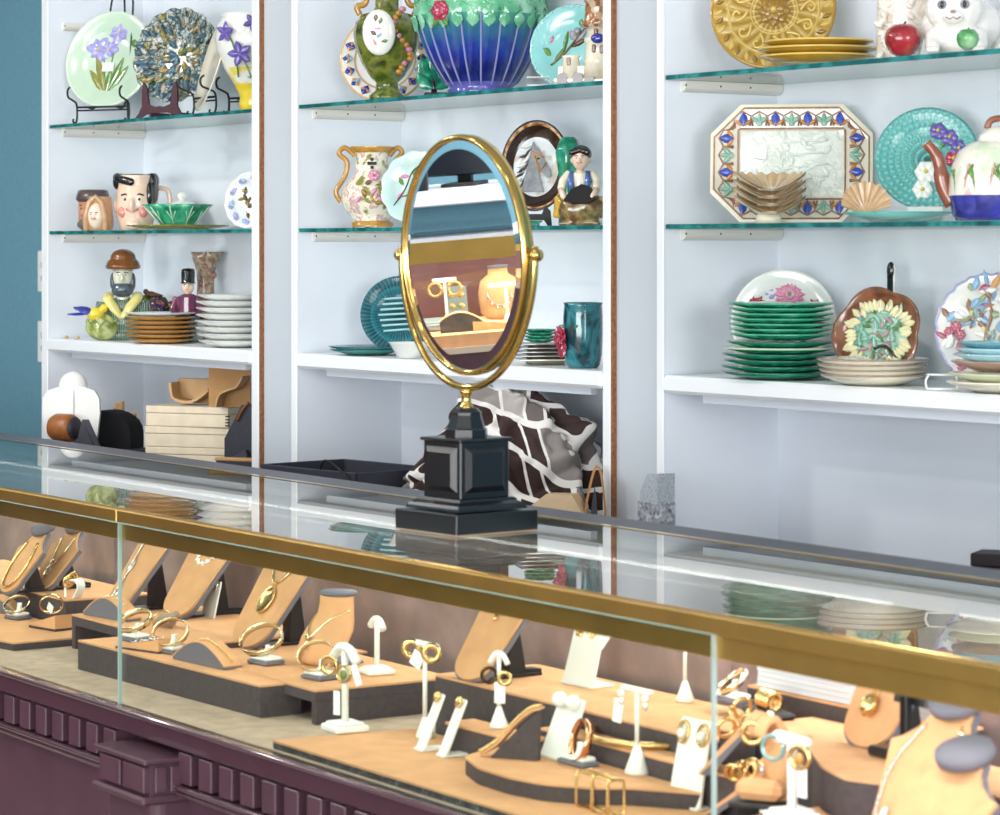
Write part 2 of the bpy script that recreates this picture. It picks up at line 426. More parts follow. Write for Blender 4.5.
# ================================================================ counter display case (own axes, turned with the counter)
TH2 = math.atan(1840 / F); DEL = -(TH - TH2)
def cxat(px, Y):
    k = (px - 500) / F
    a = -cos(TH2) + sin(TH2) * k; b = sin(TH2) + cos(TH2) * k
    return a * Y / b
def cw(X, Y): return X * cos(DEL) - Y * sin(DEL), X * sin(DEL) + Y * cos(DEL)
DF, DB, DC = 1.857, 2.338, 2.43
ZC, ZD = 1.0, .7045
XL, XR = cxat(-420, DF), cxat(1290, DF)
XJ, XE = cxat(118.5, DF), cxat(712, DF)
case = thing('display_case', 'long dark burgundy jewellery counter with brass rails and glass top', 'display case', (0, 0, 0), DEL)
MB().box(XL, XR, DF + .003, DB, ZC - .008, ZC, 0).build('glass_top', [topgl], case)
for s0, s1 in ((XL, XJ - .0012), (XJ + .0012, XE)):
    g = MB().box(s0, s1, DF, DF + .006, ZD, ZC - .019, 0)
    g.mi = [1 if k in (2, 3, 4, 5)[1:3] or k in (4, 5) else 0 for k in range(6)]
    g.mi = [0, 0, 0, 0, 0, 0]
    fp = g.build('front_pane', [casegl], case)
    MB().box(s0, s1, DF - .0002, DF + .0062, ZC - .019, ZC - .0178).build('polished_edge', gedge2, fp)
    MB().box(s1 - .0012, s1 + .0006, DF - .0002, DF + .0062, ZD, ZC - .019).build('polished_edge', gedge3, fp)
for s0, s1 in ((XL, XJ - .006), (XJ - .0052, XR)):
    MB().box(s0, s1, DF - .0012, DF + .012, ZC - .018, ZC + .001, b=.001).box(s0, s1, DF + .0062, DF + .012, ZC - .045, ZC - .018, b=.0006).build('front_rail', brass, case)
    MB().box(s0, s1, DF + .0121, DF + .0165, ZC - .002, ZC + .0022, b=.0006).build('glass_bead', brassp, case)
MB().box(XL, XR, DB, DB + .012, ZC - .03, ZC + .001, b=.001).build('rear_rail', brassp, case)
MB().box(XL, XR, DB + .012, DC, ZC - .03, ZC, b=.002).build('rear_cap', capgrey, case)
MB().box(XL, XR, DF + .007, DB, ZD - .02, ZD + .001).build('deck', linenm, case)
# sliding back doors
bdx = [XL] + [cxat(p, DB) for p in (6, 120, 432, 735)] + [XR]
for k in range(5):
    o = .004 * (k % 2)
    MB().box(bdx[k] + .001, bdx[k + 1] + (.01 if k % 2 else 0), DB - .012 - o, DB - .008 - o + .004, ZD, ZC - .03, b=.001).build('sliding_door', insideback, case)
MB().box(XL, XR, DB + .001, DC - .01, ZD, ZC - .03).build('back_frame', maroon, case)
MB().box(XL, XR, DB - .03, DB - .002, ZC - .022, ZC - .009, b=.003).build('lamp_housing', mat('cream_lamp_housing', '#efe9cf', .4), case)
# base
fz = ZD - .036
MB().box(XL, XR, DF - .01, DC, fz, ZD, b=.003).box(XL, XR, DF - .013, DF + .0, ZD - .004, ZD + .0005, b=.001).tube([(XL, DF - .012, ZD - .0035), (XR, DF - .012, ZD - .0035)], .0042, 10).build('fascia', mat('glossy_burgundy', '#4a313b', .14, noise=.06, nscale=30, coat=1.0), case)
zdn = fz - .05
px0 = cxat(40, DF); pit = cxat(56.4, DF) - px0
pl0, pl1 = cxat(97, DF - .06), cxat(146, DF - .06)
dm = MB(); dm.box(XL, XR, DF + .034, DF + .05, zdn, fz)
k = int((XL - px0) / pit); x = px0 + k * pit
while x < XR:
    if not (pl0 - pit * .5 < x + pit * .3 < pl1 + .004): dm.box(x, x + pit * .62, DF - .008, DF + .035, zdn + .002, fz - .003, b=.0015)
    x += pit
dm.build('dentil_moulding', maroon, case)
MB().box(XL, XR, DF - .012, DF + .02, zdn - .008, zdn, b=.002).box(XL, XR, DF - .006, DF + .02, zdn - .02, zdn - .008, b=.003).tube([(XL, DF - .012, zdn - .004), (XR, DF - .012, zdn - .004)], .004, 10).tube([(XL, DF - .006, zdn - .014), (XR, DF - .006, zdn - .014)], .0035, 10).build('bead_moulding', mat('glossy_burgundy', '#3b2530', .16), case)
MB().box(XL, XR, DF + .012, DC, 0, zdn - .01).build('base_panel', maroon, case)
pl = MB()
pl.box(pl0 - .004, pl1 + .004, DF - .064, DF + .02, fz - .018, fz - .010, b=.002)
pl.box(pl0 + .004, pl1 - .004, DF - .052, DF + .02, zdn - .014, fz - .018)
for q in (.06, .54): pl.box(pl0 + (pl1 - pl0) * q, pl0 + (pl1 - pl0) * (q + .42), DF - .061, DF - .05, zdn - .01, fz - .022, b=.0015)
for q in (.12, .62): pl.box(pl1 - .006, pl1 + .003, DF - .052 + q * .05, DF - .052 + q * .05 + .018, zdn - .01, fz - .022, b=.0015)
pl.box(pl0 - .006, pl1 + .006, DF - .068, DF + .02, zdn - .026, zdn - .014, b=.004)
pl.build('pilaster_cap', maroon, case)
ps = MB(); cxm = (pl0 + pl1) / 2; hw = (pl1 - pl0) / 2 - .004
ps.prism([(cxm - hw, DF + .013), (cxm - hw, DF - .035)] + [(cxm - hw + .012 - .012 * cos(t), DF - .035 - .012 * sin(t)) for t in (.5, 1, 1.57)] + [(cxm + hw - .02 + .02 * sin(t), DF - .027 - .02 * cos(t)) for t in (0, .4, .8, 1.2, 1.57)] + [(cxm + hw, DF + .013)], 0, zdn - .026)
ps.build('pilaster_shaft', maroon, case)
# ================================================================ table mirror on the counter
pL, pF, pR = onz(398, 529.6, ZC), onz(455, 540.4, ZC), onz(535, 531, ZC)
mx, my = (pL[0] + pR[0]) / 2, (pL[1] + pR[1]) / 2
MRZ = R_(3.0)
mp = mpp(mx, my)
tm = thing('table_mirror', 'oval swivel mirror in a brass frame on a black pedestal, standing on the glass counter', 'mirror', (mx, my, ZC + .0015), MRZ)
hs = .0725
def sq(m, h0, h1, z0, z1, mm=0):     # square frustum
    vs = [(-h0, -h0, z0), (h0, -h0, z0), (h0, h0, z0), (-h0, h0, z0), (-h1, -h1, z1), (h1, -h1, z1), (h1, h1, z1), (-h1, h1, z1)]
    m.add(vs, [(0, 1, 5, 4), (1, 2, 6, 5), (2, 3, 7, 6), (3, 0, 4, 7), (4, 5, 6, 7), (3, 2, 1, 0)], mm, False)
m = MB(); m.box(-hs, hs, -hs, hs, 0, .029, b=.0015); m.box(-hs, hs, -hs, hs, -.0005, .0015, 1)
m.build('plinth', [black, mat('worn_pale_edge', '#9a8a74', .7)], tm)
m = MB(); w = .0615
for i, (a, c) in enumerate(((w, .031), (w - .001, .035), (w - .004, .039), (w - .011, .043), (w - .013, .047))):
    if i: sq(m, pa, a, pc, c)
    pa, pc = a, c
m.build('ogee_moulding', black, tm)
m = MB(); q = .0435; z0, z1 = .046, .129
m.box(-q, q, -q, q, z0, z1, b=.002)
for k in range(4):
    X = RZ(k * pi / 2); a = q - .008; i2 = q - .016
    vs = [(-a, -q, z0 + .01), (a, -q, z0 + .01), (a, -q, z1 - .01), (-a, -q, z1 - .01), (-i2, -q - .006, z0 + .018), (i2, -q - .006, z0 + .018), (i2, -q - .006, z1 - .018), (-i2, -q - .006, z1 - .018)]
    m.add(vs, [(0, 1, 5, 4), (1, 2, 6, 5), (2, 3, 7, 6), (3, 0, 4, 7), (4, 5, 6, 7)], 0, False, X)
m.box(-q - .004, q + .004, -q - .004, q + .004, z1 - .003, z1 + .002, b=.0015)
m.build('pedestal', black, tm)
m = MB()
def octa(m, pr):
    m.lathe(pr, 8, 0, X=RZ(pi / 8), smooth=False)
octa(m, [(0, .131), (.031, .131), (.031, .142), (.028, .144), (.0225, .162), (.0225, .166), (.016, .172), (.0, .172)])
m.build('octagonal_cap', black, tm)
MB().lathe([(0, .171), (.011, .171), (.011, .174), (.0075, .178), (.0065, .190), (.009, .193), (.009, .198), (0, .2)], 20).build('brass_ferrule', brassp, tm)
zc = zrow(256, mx, my) - ZC
A = 63.5 * mp / cos(R_(51.5)); B = 121 * mp
fr = MB(); n = 64
ring = [(A * cos(t), 0, zc + B * sin(t)) for t in [2 * pi * k / n for k in range(n)]]
def ovalring(m, prof, mi=0, smooth=True):   # prof [(outset, y)]
    vs = []; fs = []
    for o, y in prof:
        for k in range(n):
            t = 2 * pi * k / n; vs.append(((A + o) * cos(t), y, (B + o) * sin(t)))
    L = len(prof)
    for i in range(L):
        for k in range(n):
            fs.append((i * n + k, i * n + (k + 1) % n, ((i + 1) % L) * n + (k + 1) % n, ((i + 1) % L) * n + k))
    m.add(vs, fs, mi, smooth)
TILT = R_(3.0)
mh = MB(T(0, 0, zc) @ RX(TILT))
ovalring(mh, [(-.0085, -.009), (-.006, -.0115), (-.003, -.011), (-.0005, -.008), (0, 0), (-.001, .008), (-.005, .01), (-.0085, .009)])
mf = mh.build('oval_frame', brassp, tm)
gm = MB(T(0, 0, zc) @ RX(TILT))
def disc(o, y): return [((A + o) * cos(2 * pi * k / n), y, (B + o) * sin(2 * pi * k / n)) for k in range(n)]
vs = disc(-.0085, -.0066) + disc(-.021, -.0082)
gm.add(vs, [(k, n + k, n + (k + 1) % n, (k + 1) % n)[::-1] for k in range(n)], 0, False)
gm.add(vs[n:], [tuple(range(n))[::-1]], 0, False)
gm.add(disc(-.0085, .008), [tuple(range(n))], 1, False)
gm.build('mirror_glass', [silver, blackm], tm)
yk = MB(); ya = A + .0105; yb = B + .0165
pts = [(ya * cos(t), .0, zc + yb * sin(t)) for t in [pi + pi * k / 40 for k in range(41)]]
pts = [(-ya, 0, zc + .012)] + pts + [(ya, 0, zc + .012)]
yk.tube(pts, .0052, 10); yk.build('yoke', brassp, tm)
for s in (-1, 1):
    MB().lathe([(0, 0), (.004, 0), (.004, .012), (.0085, .013), (.0095, .017), (.0085, .021), (0, .022)], 16, X=T(s * (A - .002), 0, zc) @ RY(s * pi / 2)).build('pivot_knob', brassp, tm)
# ================================================================ light
w = bpy.data.worlds.new('shop_daylight'); scn.world = w; w.use_nodes = True
bg = w.node_tree.nodes['Background']; bg.inputs[0].default_value = (.93, .96, 1, 1); bg.inputs[1].default_value = 1.25
def area(name, loc, size, energy, target=None, color=(1, 1, 1), sy=None, shape=None):
    l = bpy.data.lights.new(name, 'AREA'); l.energy = energy; l.color = color; l.size = size
    if sy: l.shape = 'RECTANGLE'; l.size_y = sy
    elif shape: l.shape = shape
    o = bpy.data.objects.new(name, l); COL.objects.link(o); o.location = loc
    if target is not None: o.rotation_euler = (Vector(target) - Vector(loc)).to_track_quat('-Z', 'Y').to_euler()
    return o
for x in (-6.6, -4.9, -3.2, -1.5):
    area('ceiling_downlight', (x, .55, 2.83), .2, 3.5, (x - .1, 1.6, 0), (1, .98, .95), shape='DISK')
for x in (-5.8, -4.1, -2.4):
    area('ceiling_downlight', (x, 1.55, 2.83), .2, 3.5, (x, 2.0, 0), (1, .98, .95), shape='DISK')
for x in (-9, -5, -1): area('ceiling_panel', (x, -1.8, 2.84), 1.2, 30, (x, -1.8, 0), (.97, .98, 1), sy=1.2)
fill1 = area('room_fill_light', (5.6, .2, 1.7), 3.6, 330, (-4, 3.0, 1.2), (.97, .985, 1), sy=2.4)  # added soft fill from the right, an unseen area light
fill2 = area('room_fill_light', (1.2, -6.2, 1.35), 6.5, 620, (-4.6, 3.1, 1.2), (.97, .985, 1), sy=2.3)  # added broad fill from behind the camera, lifts the shelf interiors
for k, (o, wx_, wy_) in enumerate(((fill1, 3.6, 2.4), (fill2, 6.5, 2.3))):     # frames added around the unseen fill lights, to pass for windows
    m = MB(T(*o.location) @ o.rotation_euler.to_matrix().to_4x4()); a, b = wx_ / 2, wy_ / 2
    for q in (-1, 1): m.box(q * a, q * (a + .08), -b - .08, b + .08, -.04, .04); m.box(-a, a, q * b, q * (b + .08), -.04, .04)
    struct('window_%d' % (k + 1), m, white)
# strip lamp inside the case, under the brass rail
xm = (XL + XR) / 2; c1 = cw(xm, DF + .05)
o = area('case_strip_lamp', (c1[0], c1[1], ZC - .02), XR - XL - .1, 7.5, None, (1, .96, .91), sy=.025)
o.rotation_euler = (R_(24), 0, DEL)
c1 = cw(xm, DB - .035); o = area('case_strip_lamp', (c1[0], c1[1], ZC - .024), XR - XL - .1, 13, None, (1, .96, .91), sy=.025); o.rotation_euler = (R_(-22), 0, DEL)
scn.view_settings.view_transform = 'Standard'; scn.view_settings.look = 'None'
scn.view_settings.exposure = -0.17; scn.view_settings.gamma = 1
scn.view_settings.use_curve_mapping = False
scn.cycles.transparent_max_bounces = 24
scn.cycles.max_bounces = 10; scn.cycles.glossy_bounces = 6
# ================================================================ helpers for the ware on the shelves
def place(px, yo):
    Y = YF + yo; x = xat(px, Y); return x, Y, mpp(x, Y), camyaw(x, Y)
def plate_mb(R, dep, mi=(0, 0, 0, 0), sc=None, well=.62, n=64, foot=.5, sag=.22, ed=.0025, sy=1.0):
    rf = None
    if sc:
        N, A = sc
        rf = lambda a, i: 1 + A * (1 if 2 <= i <= 5 else 0) * (abs(sin(a * N / 2)) - .5)
    b, w, k, rm = mi[3], mi[2], mi[1], mi[0]
    pr = [(0, .001, b), (foot * R * .9, .001, b), (foot * R, 0, b), (R, dep - ed, rm), (R, dep, rm), (R * .95, dep, k), (well * R * 1.08, dep * .45, k), (well * R, sag * dep + .001, w), (well * R * .5, sag * dep, w), (0, sag * dep, w)]
    # the foot ring must stay plain
    rf2 = (lambda a, i: 1 + sc[1] * (1 if 3 <= i <= 5 else 0) * (abs(sin(a * sc[0] / 2)) - .5)) if sc else None
    return MB().lathe(pr, n, 0, rf=rf2, sy=sy)
def stand(o, px, yo, z, R, dep, face, lean, lift=0, roll=0, sy=1.0):
    x, Y, s, cy = place(px, yo)
    l = R_(lean); rz = cy + R_(face)
    M = T(x, Y, z + lift + .0008) @ RZ(rz) @ T(0, R * sy * sin(l) + dep * cos(l), R * sy * cos(l) - dep * sin(l) * 0) @ RX(pi / 2 - l) @ RZ(R_(roll))
    o.location = M.to_translation(); o.rotation_euler = M.to_euler()
    return o
def splate(name, label, cat, px, yo, z, hpx, mats, face=0, lean=12, lift=0, dep=.018, mi=(0, 0, 0, 0), sc=None, well=.62, rel=None, relmats=None, relname='relief', group=None, sy=1.0, n=64, roll=0, sag=.22):
    s = place(px, yo)[2]; R = hpx * s / 2 / cos(R_(lean)) / sy
    o = plate_mb(R, dep, mi, sc, well, n, sag=sag, sy=sy).build(name, mats)
    tag(o, label, cat, group)
    if rel:
        m = MB(); rel(m, R, sag * dep, dep); m.build(relname, relmats, o)
    stand(o, px, yo, z, R, dep, face, lean, lift, roll, sy)
    return o
ORD = ['topmost', 'second from top', 'third from top', 'fourth from top', 'fifth from top', 'sixth from top', 'seventh from top', 'eighth from top']
def stack(name, what, cat, px, yo, z, wpx, n, dep, pitch, matf, group, sc=None, well=.6, mi=(0, 0, 0, 0), jit=.0015, sizes=None, tilt=0):
    x, Y, s, cy = place(px, yo); out = []
    proto = None
    for i in range(n):
        R = wpx * s / 2 * (sizes[i] if sizes else 1)
        o = plate_mb(R, dep, mi, sc, well, 56, .55, .25, .003).build(name, matf(i))
        k = n - 1 - i
        tag(o, what + ', ' + ('bottom one' if i == 0 else ORD[k]), cat, group)
        o.location = (x + random.uniform(-jit, jit), Y + random.uniform(-jit, jit), z + .0006 + i * pitch)
        o.rotation_euler = (0, 0, random.uniform(0, 6)); out.append(o)
    return out
def pot(name, px, yo, z, prof, mats, label, cat, n=48, rf=None, parent=None, rz=None, mi=None, flare=True, group=None, open_=True):
    """prof [(half width px, row px[, mat])] from the foot upward"""
    x, Y, s, cy = place(px, yo); b = prof[0][1]
    P = [(0, .001, prof[0][2] if len(prof[0]) > 2 else 0)] + [(h * s, (b - y) * s, (q[0] if q else 0)) for h, y, *q in prof]
    if open_:
        t = .0035; l = P[-1][2]
        P.append((P[-1][0] - t, P[-1][1] + .0005, l)); 
        for h, y, q in P[-3:0:-1]:
            if h - t > .002 and y > .006: P.append((h - t, max(y, .006), l))
        P.append((0, .006, l))
    else: P.append((0, P[-1][1] + .0004, P[-1][2]))
    m = MB().lathe(P, n, 0, rf=rf)
    t = thing(name, label, cat, (x, Y, z + .0008), cy if rz is None else rz, group)
    return t, m, s, P
def S(pts, s, y=0): return [(a * s, y, b * s) for a, b in pts]
def smooth_pts(pts, k=4):
    P = [Vector(p) for p in pts]; out = []
    for i in range(len(P) - 1):
        p0, p1, p2, p3 = P[max(i - 1, 0)], P[i], P[i + 1], P[min(i + 2, len(P) - 1)]
        for j in range(k):
            t = j / k
            out.append(.5 * ((2 * p1) + (p2 - p0) * t + (2 * p0 - 5 * p1 + 4 * p2 - p3) * t * t + (3 * p1 - p0 - 3 * p2 + p3) * t ** 3))
    return out + [P[-1]]
# glazes
cwhite = mat('white_glaze', '#eef0ea', .12, coat=.5)
ccream = mat('cream_glaze', '#ece6cf', .14, coat=.5)
mint = mat('pale_mint_glaze', '#c3dcc4', .12, coat=.6, noise=.05, nscale=14)
lav = mat('lavender_glaze', '#a7a6de', .15, coat=.4, noise=.18, nscale=120)
purple = mat('purple_glaze', '#6a5aa8', .15, coat=.4, noise=.25, nscale=120)
leafg = mat('leaf_green_glaze', '#5f8a45', .14, coat=.5, noise=.3, nscale=90)
olive = mat('olive_glaze', '#8d8c3e', .14, coat=.5, noise=.25, nscale=70)
dgreen = mat('deep_green_glaze', '#0f6b4c', .12, coat=.6, noise=.3, nscale=60)
bgreen = glaze('bottle_green_glaze', [(0, '#074a3c'), (.45, '#0f7a5c'), (.6, '#2a9a78'), (1, '#8fd3b4')], 45, bump=.2)
tealg = mat('dark_teal_glaze', '#0d5560', .1, coat=.7, noise=.3, nscale=40)
aqua = mat('aqua_glaze', '#8fd2d2', .12, coat=.5, noise=.06, nscale=30)
yellow = mat('yellow_glaze', '#e8cf3e', .15, coat=.5, noise=.1)
orange = mat('orange_glaze', '#c98a3c', .14, coat=.5, noise=.15)
ochre = mat('ochre_glaze', '#c08a3e', .16, coat=.5, noise=.12, nscale=60)
brown = mat('brown_glaze', '#6b4426', .16, coat=.5, noise=.25, nscale=50)
dbrown = mat('dark_brown_glaze', '#33221a', .16, coat=.5, noise=.2, nscale=50)
cblack = mat('black_glaze', '#17161a', .12, coat=.6)
skin = mat('painted_skin_glaze', '#efd2ba', .2, coat=.4, noise=.07, nscale=60)
cheek = mat('rosy_cheek_glaze', '#dd8f86', .2, coat=.4)
pink = mat('pink_glaze', '#d98fae', .14, coat=.5, noise=.2, nscale=120)
crims = mat('crimson_glaze', '#a8324e', .12, coat=.6, noise=.25, nscale=60)
cobalt = mat('cobalt_glaze', '#2b3a9a', .1, coat=.6, noise=.25, nscale=60)
skyb = mat('sky_blue_glaze', '#8fb8d8', .12, coat=.5, noise=.1)
greyg = mat('grey_glaze', '#8f939a', .15, coat=.5, noise=.3, nscale=60)
# ---------------------------------------------------------------- left bookcase, upper glass shelf
def easel(label, px, yo, z, wpx, hpx, rz_off, arch=True, group='black plate easels'):
    x, Y, s, cy = place(px, yo)
    t = thing('plate_easel', label, 'plate stand', (x, Y, z), cy + R_(rz_off), group)
    w, h = wpx * s / 2, hpx * s; r = .0026
    for q in (-1, 1):
        m = MB(); a = []
        a += [(q * w, -.030 - .012 * sin(k * .6), .062 + .014 - .014 * cos(k * .6)) for k in range(5, -1, -1)]
        a += [(q * w, -.018, .058), (q * w, -.004, .052), (q * w, 0, .035), (q * w, -.001, .012), (q * w, -.007, .0035), (q * w, -.014, .0035), (q * w, -.018, .008), (q * w, -.016, .012)]
        m.tube(smooth_pts(a, 2), r, 8); m.build('hooked_foot', ironm, t)
    MB().tube([(-w, 0, .042), (w, 0, .042)], r, 8).tube([(-w, 0, .034), (w, 0, .034)], r * .8, 8).build('crossbar', ironm, t)
    if arch:
        pts = [(-w * .55, .002, .04), (-w * .55, .034, .05), (-w * .5, .060, h * .4), (-w * .42, .085, h * .82), (-w * .22, .09, h * .96), (0, .092, h), (w * .22, .09, h * .96), (w * .42, .085, h * .82), (w * .5, .06, h * .4), (w * .55, .034, .05), (w * .55, .002, .04)]
        MB().tube(smooth_pts(pts, 4), r, 8).build('back_arch', ironm, t)
        MB().tube([(0, .092, h), (0, .1, h * .6), (0, .112, .0035)], r, 8).build('rear_leg', ironm, t)
    return t
easel('black wrought iron easel under the pale green iris plate', 103, .075, ZT, 62, 150, -34)
def iris(m, R, z, dep):
    def bloom(cx, cy, r, a0):
        for k in range(3): m.petal(cx, cy, r, r * .8, a0 + k * 2.1, 0, .004, z)
        for k in range(3): m.petal(cx, cy, r * .75, r * .55, a0 + 1.05 + k * 2.1, 0, .005, z + .001)
        m.ell((cx, cy, z + .004), (r * .14, r * .14, .002), 1, 8, 5)
    bloom(.12 * R, .58 * R, .3 * R, .3); bloom(-.32 * R, .24 * R, .3 * R, .9); bloom(-.08 * R, .22 * R, .24 * R, 0)
    for a, l in ((1.2, .85), (1.95, .9), (1.5, .55), (2.25, .7), (.95, .75)): m.petal(-.02 * R, -.74 * R, l * R, .22 * R, a, 2 + int(a > 1.6), .004, z - .001, vein=True)
    m.tube([(-.02 * R, -.7 * R, z), (0, -.2 * R, z), (.1 * R, .55 * R, z)], .0018, 6, 2)
    m.tube([(-.05 * R, -.7 * R, z), (-.12 * R, -.2 * R, z), (-.2 * R, .2 * R, z)], .0018, 6, 2)
    m.ell((.52 * R, .34 * R, z + .001), (.1 * R, .09 * R, .003), 2, 10, 6)
    m.box(-.16 * R, .1 * R, -.24 * R, -.06 * R, z + .004, z + .005, 4)
splate('iris_plate', 'pale green plate with lavender irises on a black iron easel, top shelf at far left', 'plate', 103, .085, ZT, 98, [mint, mat('pale_mint_rim', '#d6e6d4', .12, coat=.6)], face=-31, lean=13, lift=.038, dep=.014, mi=(1, 0, 0, 0), rel=iris, relmats=[lav, yellow, leafg, olive, tagm], relname='iris_relief', n=64)
maj = glaze('majolica_mixed_glaze', [(0, '#1b2e26'), (.40, '#38544a'), (.47, '#56788a'), (.52, '#cdd6d2'), (.56, '#a98a4c'), (.62, '#2f4a3c'), (1, '#d3dad5')], 55, bump=.7, detail=6, dist=1.2)
def leaves(m, R, z, dep):
    random.seed(11)
    for rr, n, l in ((.86, 34, .2), (.7, 30, .22), (.54, 24, .24), (.38, 17, .24), (.2, 10, .24), (.02, 5, .22)):
        for k in range(n):
            a = k * 2 * pi / n + rr * 3; m.petal(rr * R * .92 * cos(a), rr * R * .92 * sin(a), l * R, .13 * R, a + random.uniform(-.9, .9), random.choice((0, 0, 0, 1, 1, 2)), .006, z + (1 - rr) * .003 + (dep * .8 if rr > .68 else dep * .25 if rr > .5 else 0), vein=True, cup=.004)
splate('leaf_plate', 'blue green and gold majolica plate of overlapping leaves on a dark wooden stand', 'plate', 171, .085, ZT, 95, maj, face=-31, lean=10, lift=.036, dep=.022, sc=(16, .05), rel=leaves, relmats=[maj, glaze('majolica_blue_leaf', [(0, '#1d3a2f'), (.47, '#4d6f86'), (.6, '#24423a'), (1, '#cfd8dc')], 90, bump=.5, detail=5), glaze('majolica_gold_leaf', [(0, '#2c4433'), (.45, '#5f7444'), (.58, '#c09a50'), (.68, '#3d5a44'), (1, '#e8e2cf')], 90, bump=.5, detail=5)], relname='leaf_relief')
x, Y, s, cy = place(160, .06)
t = thing('wooden_plate_stand', 'dark maroon cut-out wooden stand under the leaf majolica plate', 'plate stand', (x, Y, ZT), cy - R_(34))
mw = mat('dark_maroon_wood', '#45202a', .4, noise=.1)
half = [(0, .03), (.012, .028), (.03, .034), (.036, .075), (.046, .088), (.05, .07), (.05, .03), (.06, .012), (.072, 0), (.058, 0), (.04, .01), (.02, .014), (0, .014)]
poly = [(a, b) for a, b in half] + [(-a, b) for a, b in half[-2:0:-1]]
MB().prism(poly, -.003, .003, X=RX(pi / 2)).build('front_board', mw, t)
for q in (-1, 1): MB().box(q * .03 - .003, q * .03 + .003, .003, .085, 0, .016, b=.001).build('foot_rail', mw, t)
# the plate seen on edge and its easel
splate('cream_plate', 'cream plate turned edge-on, leaning on a black iron easel', 'plate', 197, .05, ZT, 96, [ccream, glaze('faint_pink_glaze', [(0, '#e8e2d4'), (.55, '#efeae0'), (.7, '#d9a9a4'), (1, '#eceadf')], 30, bump=.1)], face=-80, lean=16, lift=.006, dep=.012, mi=(0, 0, 1, 0))
easel('black scrolled iron easel holding the edge-on cream plate', 205, .075, ZT, 44, 60, -60, arch=False)
easel('black iron easel with a tall arch behind the iris vase', 246, .155, ZT, 48, 132, -45)
ivm = glaze('white_to_yellow_glaze', [(0, '#eef0f0'), (1, '#eef0f0')], 5, bump=0)
t, m, s, P = pot('iris_vase', 254, .12, ZT, [(13, 117, 1), (15, 108, 1), (14, 100, 1), (20, 88, 2), (30, 72, 0), (37, 55, 0), (39, 42, 0), (37, 30, 0), (32, 22, 0), (34, 18, 0)], None, 'white vase with purple irises and a yellow foot, half hidden by the cabinet edge', 'vase')
m.build('body', [cwhite, yellow, glaze('yellow_drip_glaze', [(0, '#e8cf3e'), (.45, '#ead95f'), (.6, '#eef0ea'), (1, '#eef0ea')], 24, bump=0)], t)
m = MB(); 
for a, zz, l in ((-1.35, .155, .05), (-1.9, .13, .06), (-1.0, .19, .05), (-2.3, .18, .05), (-1.6, .2, .045)):
    r = .098; c = Vector((r * cos(a), r * sin(a), zz)); X = T(*c) @ RZ(a + pi / 2) @ RX(pi / 2)
    for k in range(5): m.petal(0, 0, l * .5, l * .3, k * 1.256 + a, 0, .004, 0, X)
    m.tube(smooth_pts([(.085 * cos(a), .085 * sin(a), zz), (.09 * cos(a + .25), .09 * sin(a + .25), zz - .05), (.06 * cos(a + .1), .06 * sin(a + .1), .08)], 4), .002, 6, 1)
m.build('iris_decoration', [purple, leafg], t)
# ---------------------------------------------------------------- left bookcase, lower glass shelf
def face_parts(t, r, cx=0, cz=0, y=None, brow=True, big=1.0, lips=cheek):
    """eyes, nose, mouth in front (-y) of a head of radius r centred (cx,*,cz)"""
    y = -r * .9 if y is None else y
    m = MB()
    for q in (-1, 1):
        m.ell((cx + q * r * .36, y * .93, cz + r * .12), (r * .15, r * .08, r * .09), 0, 10, 6)
        m.ell((cx + q * r * .36, y * 1.0, cz + r * .12), (r * .07, r * .05, r * .075), 1, 8, 5)
        if brow: m.tube([(cx + q * r * .16, y * .97, cz + r * .3), (cx + q * r * .36, y * .97, cz + r * .38), (cx + q * r * .56, y * .86, cz + r * .32)], r * .05, 6, 1)
    m.build('eyes', [cwhite, dbrown], t)
    MB().tube([(cx - r * .3, y * .97, cz - r * .36), (cx - r * .12, y * 1.04, cz - r * .45), (cx + r * .12, y * 1.04, cz - r * .45), (cx + r * .3, y * .97, cz - r * .36)], r * .07, 8).build('mouth', lips, t)
# large face jug
x, Y, s, cy = place(136, .10)
t = thing('face_jug', 'large smiling man\'s face jug with black hair, beside the green leaf bowl', 'jug', (x, Y, ZM + .0008), cy - R_(12))
h = 57 * s; r = 20 * s
m = MB()
m.lathe([(0, 0), (r * .72, 0), (r * .8, h * .06), (r * .95, h * .22), (r * 1.0, h * .42), (r * .98, h * .62), (r * .92, h * .8), (r * .95, h * .97), (r * .88, h * .97), (r * .84, h * .7), (0, h * .6)], 36)
m.ell((0, -r * .98, h * .44), (r * .15, r * .2, h * .13)); m.ell((0, -r * .86, h * .1), (r * .38, r * .2, h * .09))
for q in (-1, 1): m.ell((q * r * 1.0, 0, h * .42), (r * .13, r * .2, h * .12))
m.build('head', skin, t, fuse=.0022)
m = MB()
for q in (-1, 1): m.ell((q * r * .5, -r * .78, h * .32), (r * .26, r * .16, h * .1))
m.build('cheeks', cheek, t)
face_parts(t, r * 1.0, 0, h * .5, -r * .93)
m = MB()
for k in range(15):
    a = -.35 + k * (pi + .7) / 14; m.ell((r * .93 * cos(a), r * .93 * sin(a), h * .86), (r * .24, r * .24, h * .15), 0, 12, 8)
for k in range(7):
    a = -.6 + k * .22; m.ell((r * .95 * cos(a), r * .95 * sin(a), h * (.62 + .02 * k)), (r * .2, r * .2, h * .22), 0, 12, 8)
for k in range(8):
    a = pi + .3 + k * .17; m.ell((r * .96 * cos(a), r * .96 * sin(a), h * (.93 - .012 * k)), (r * .22, r * .14, h * .075), 0, 12, 7)
m.ell((0, 0, h * .95), (r * .9, r * .9, h * .05))
m.build('hair', cblack, t, fuse=.0022)
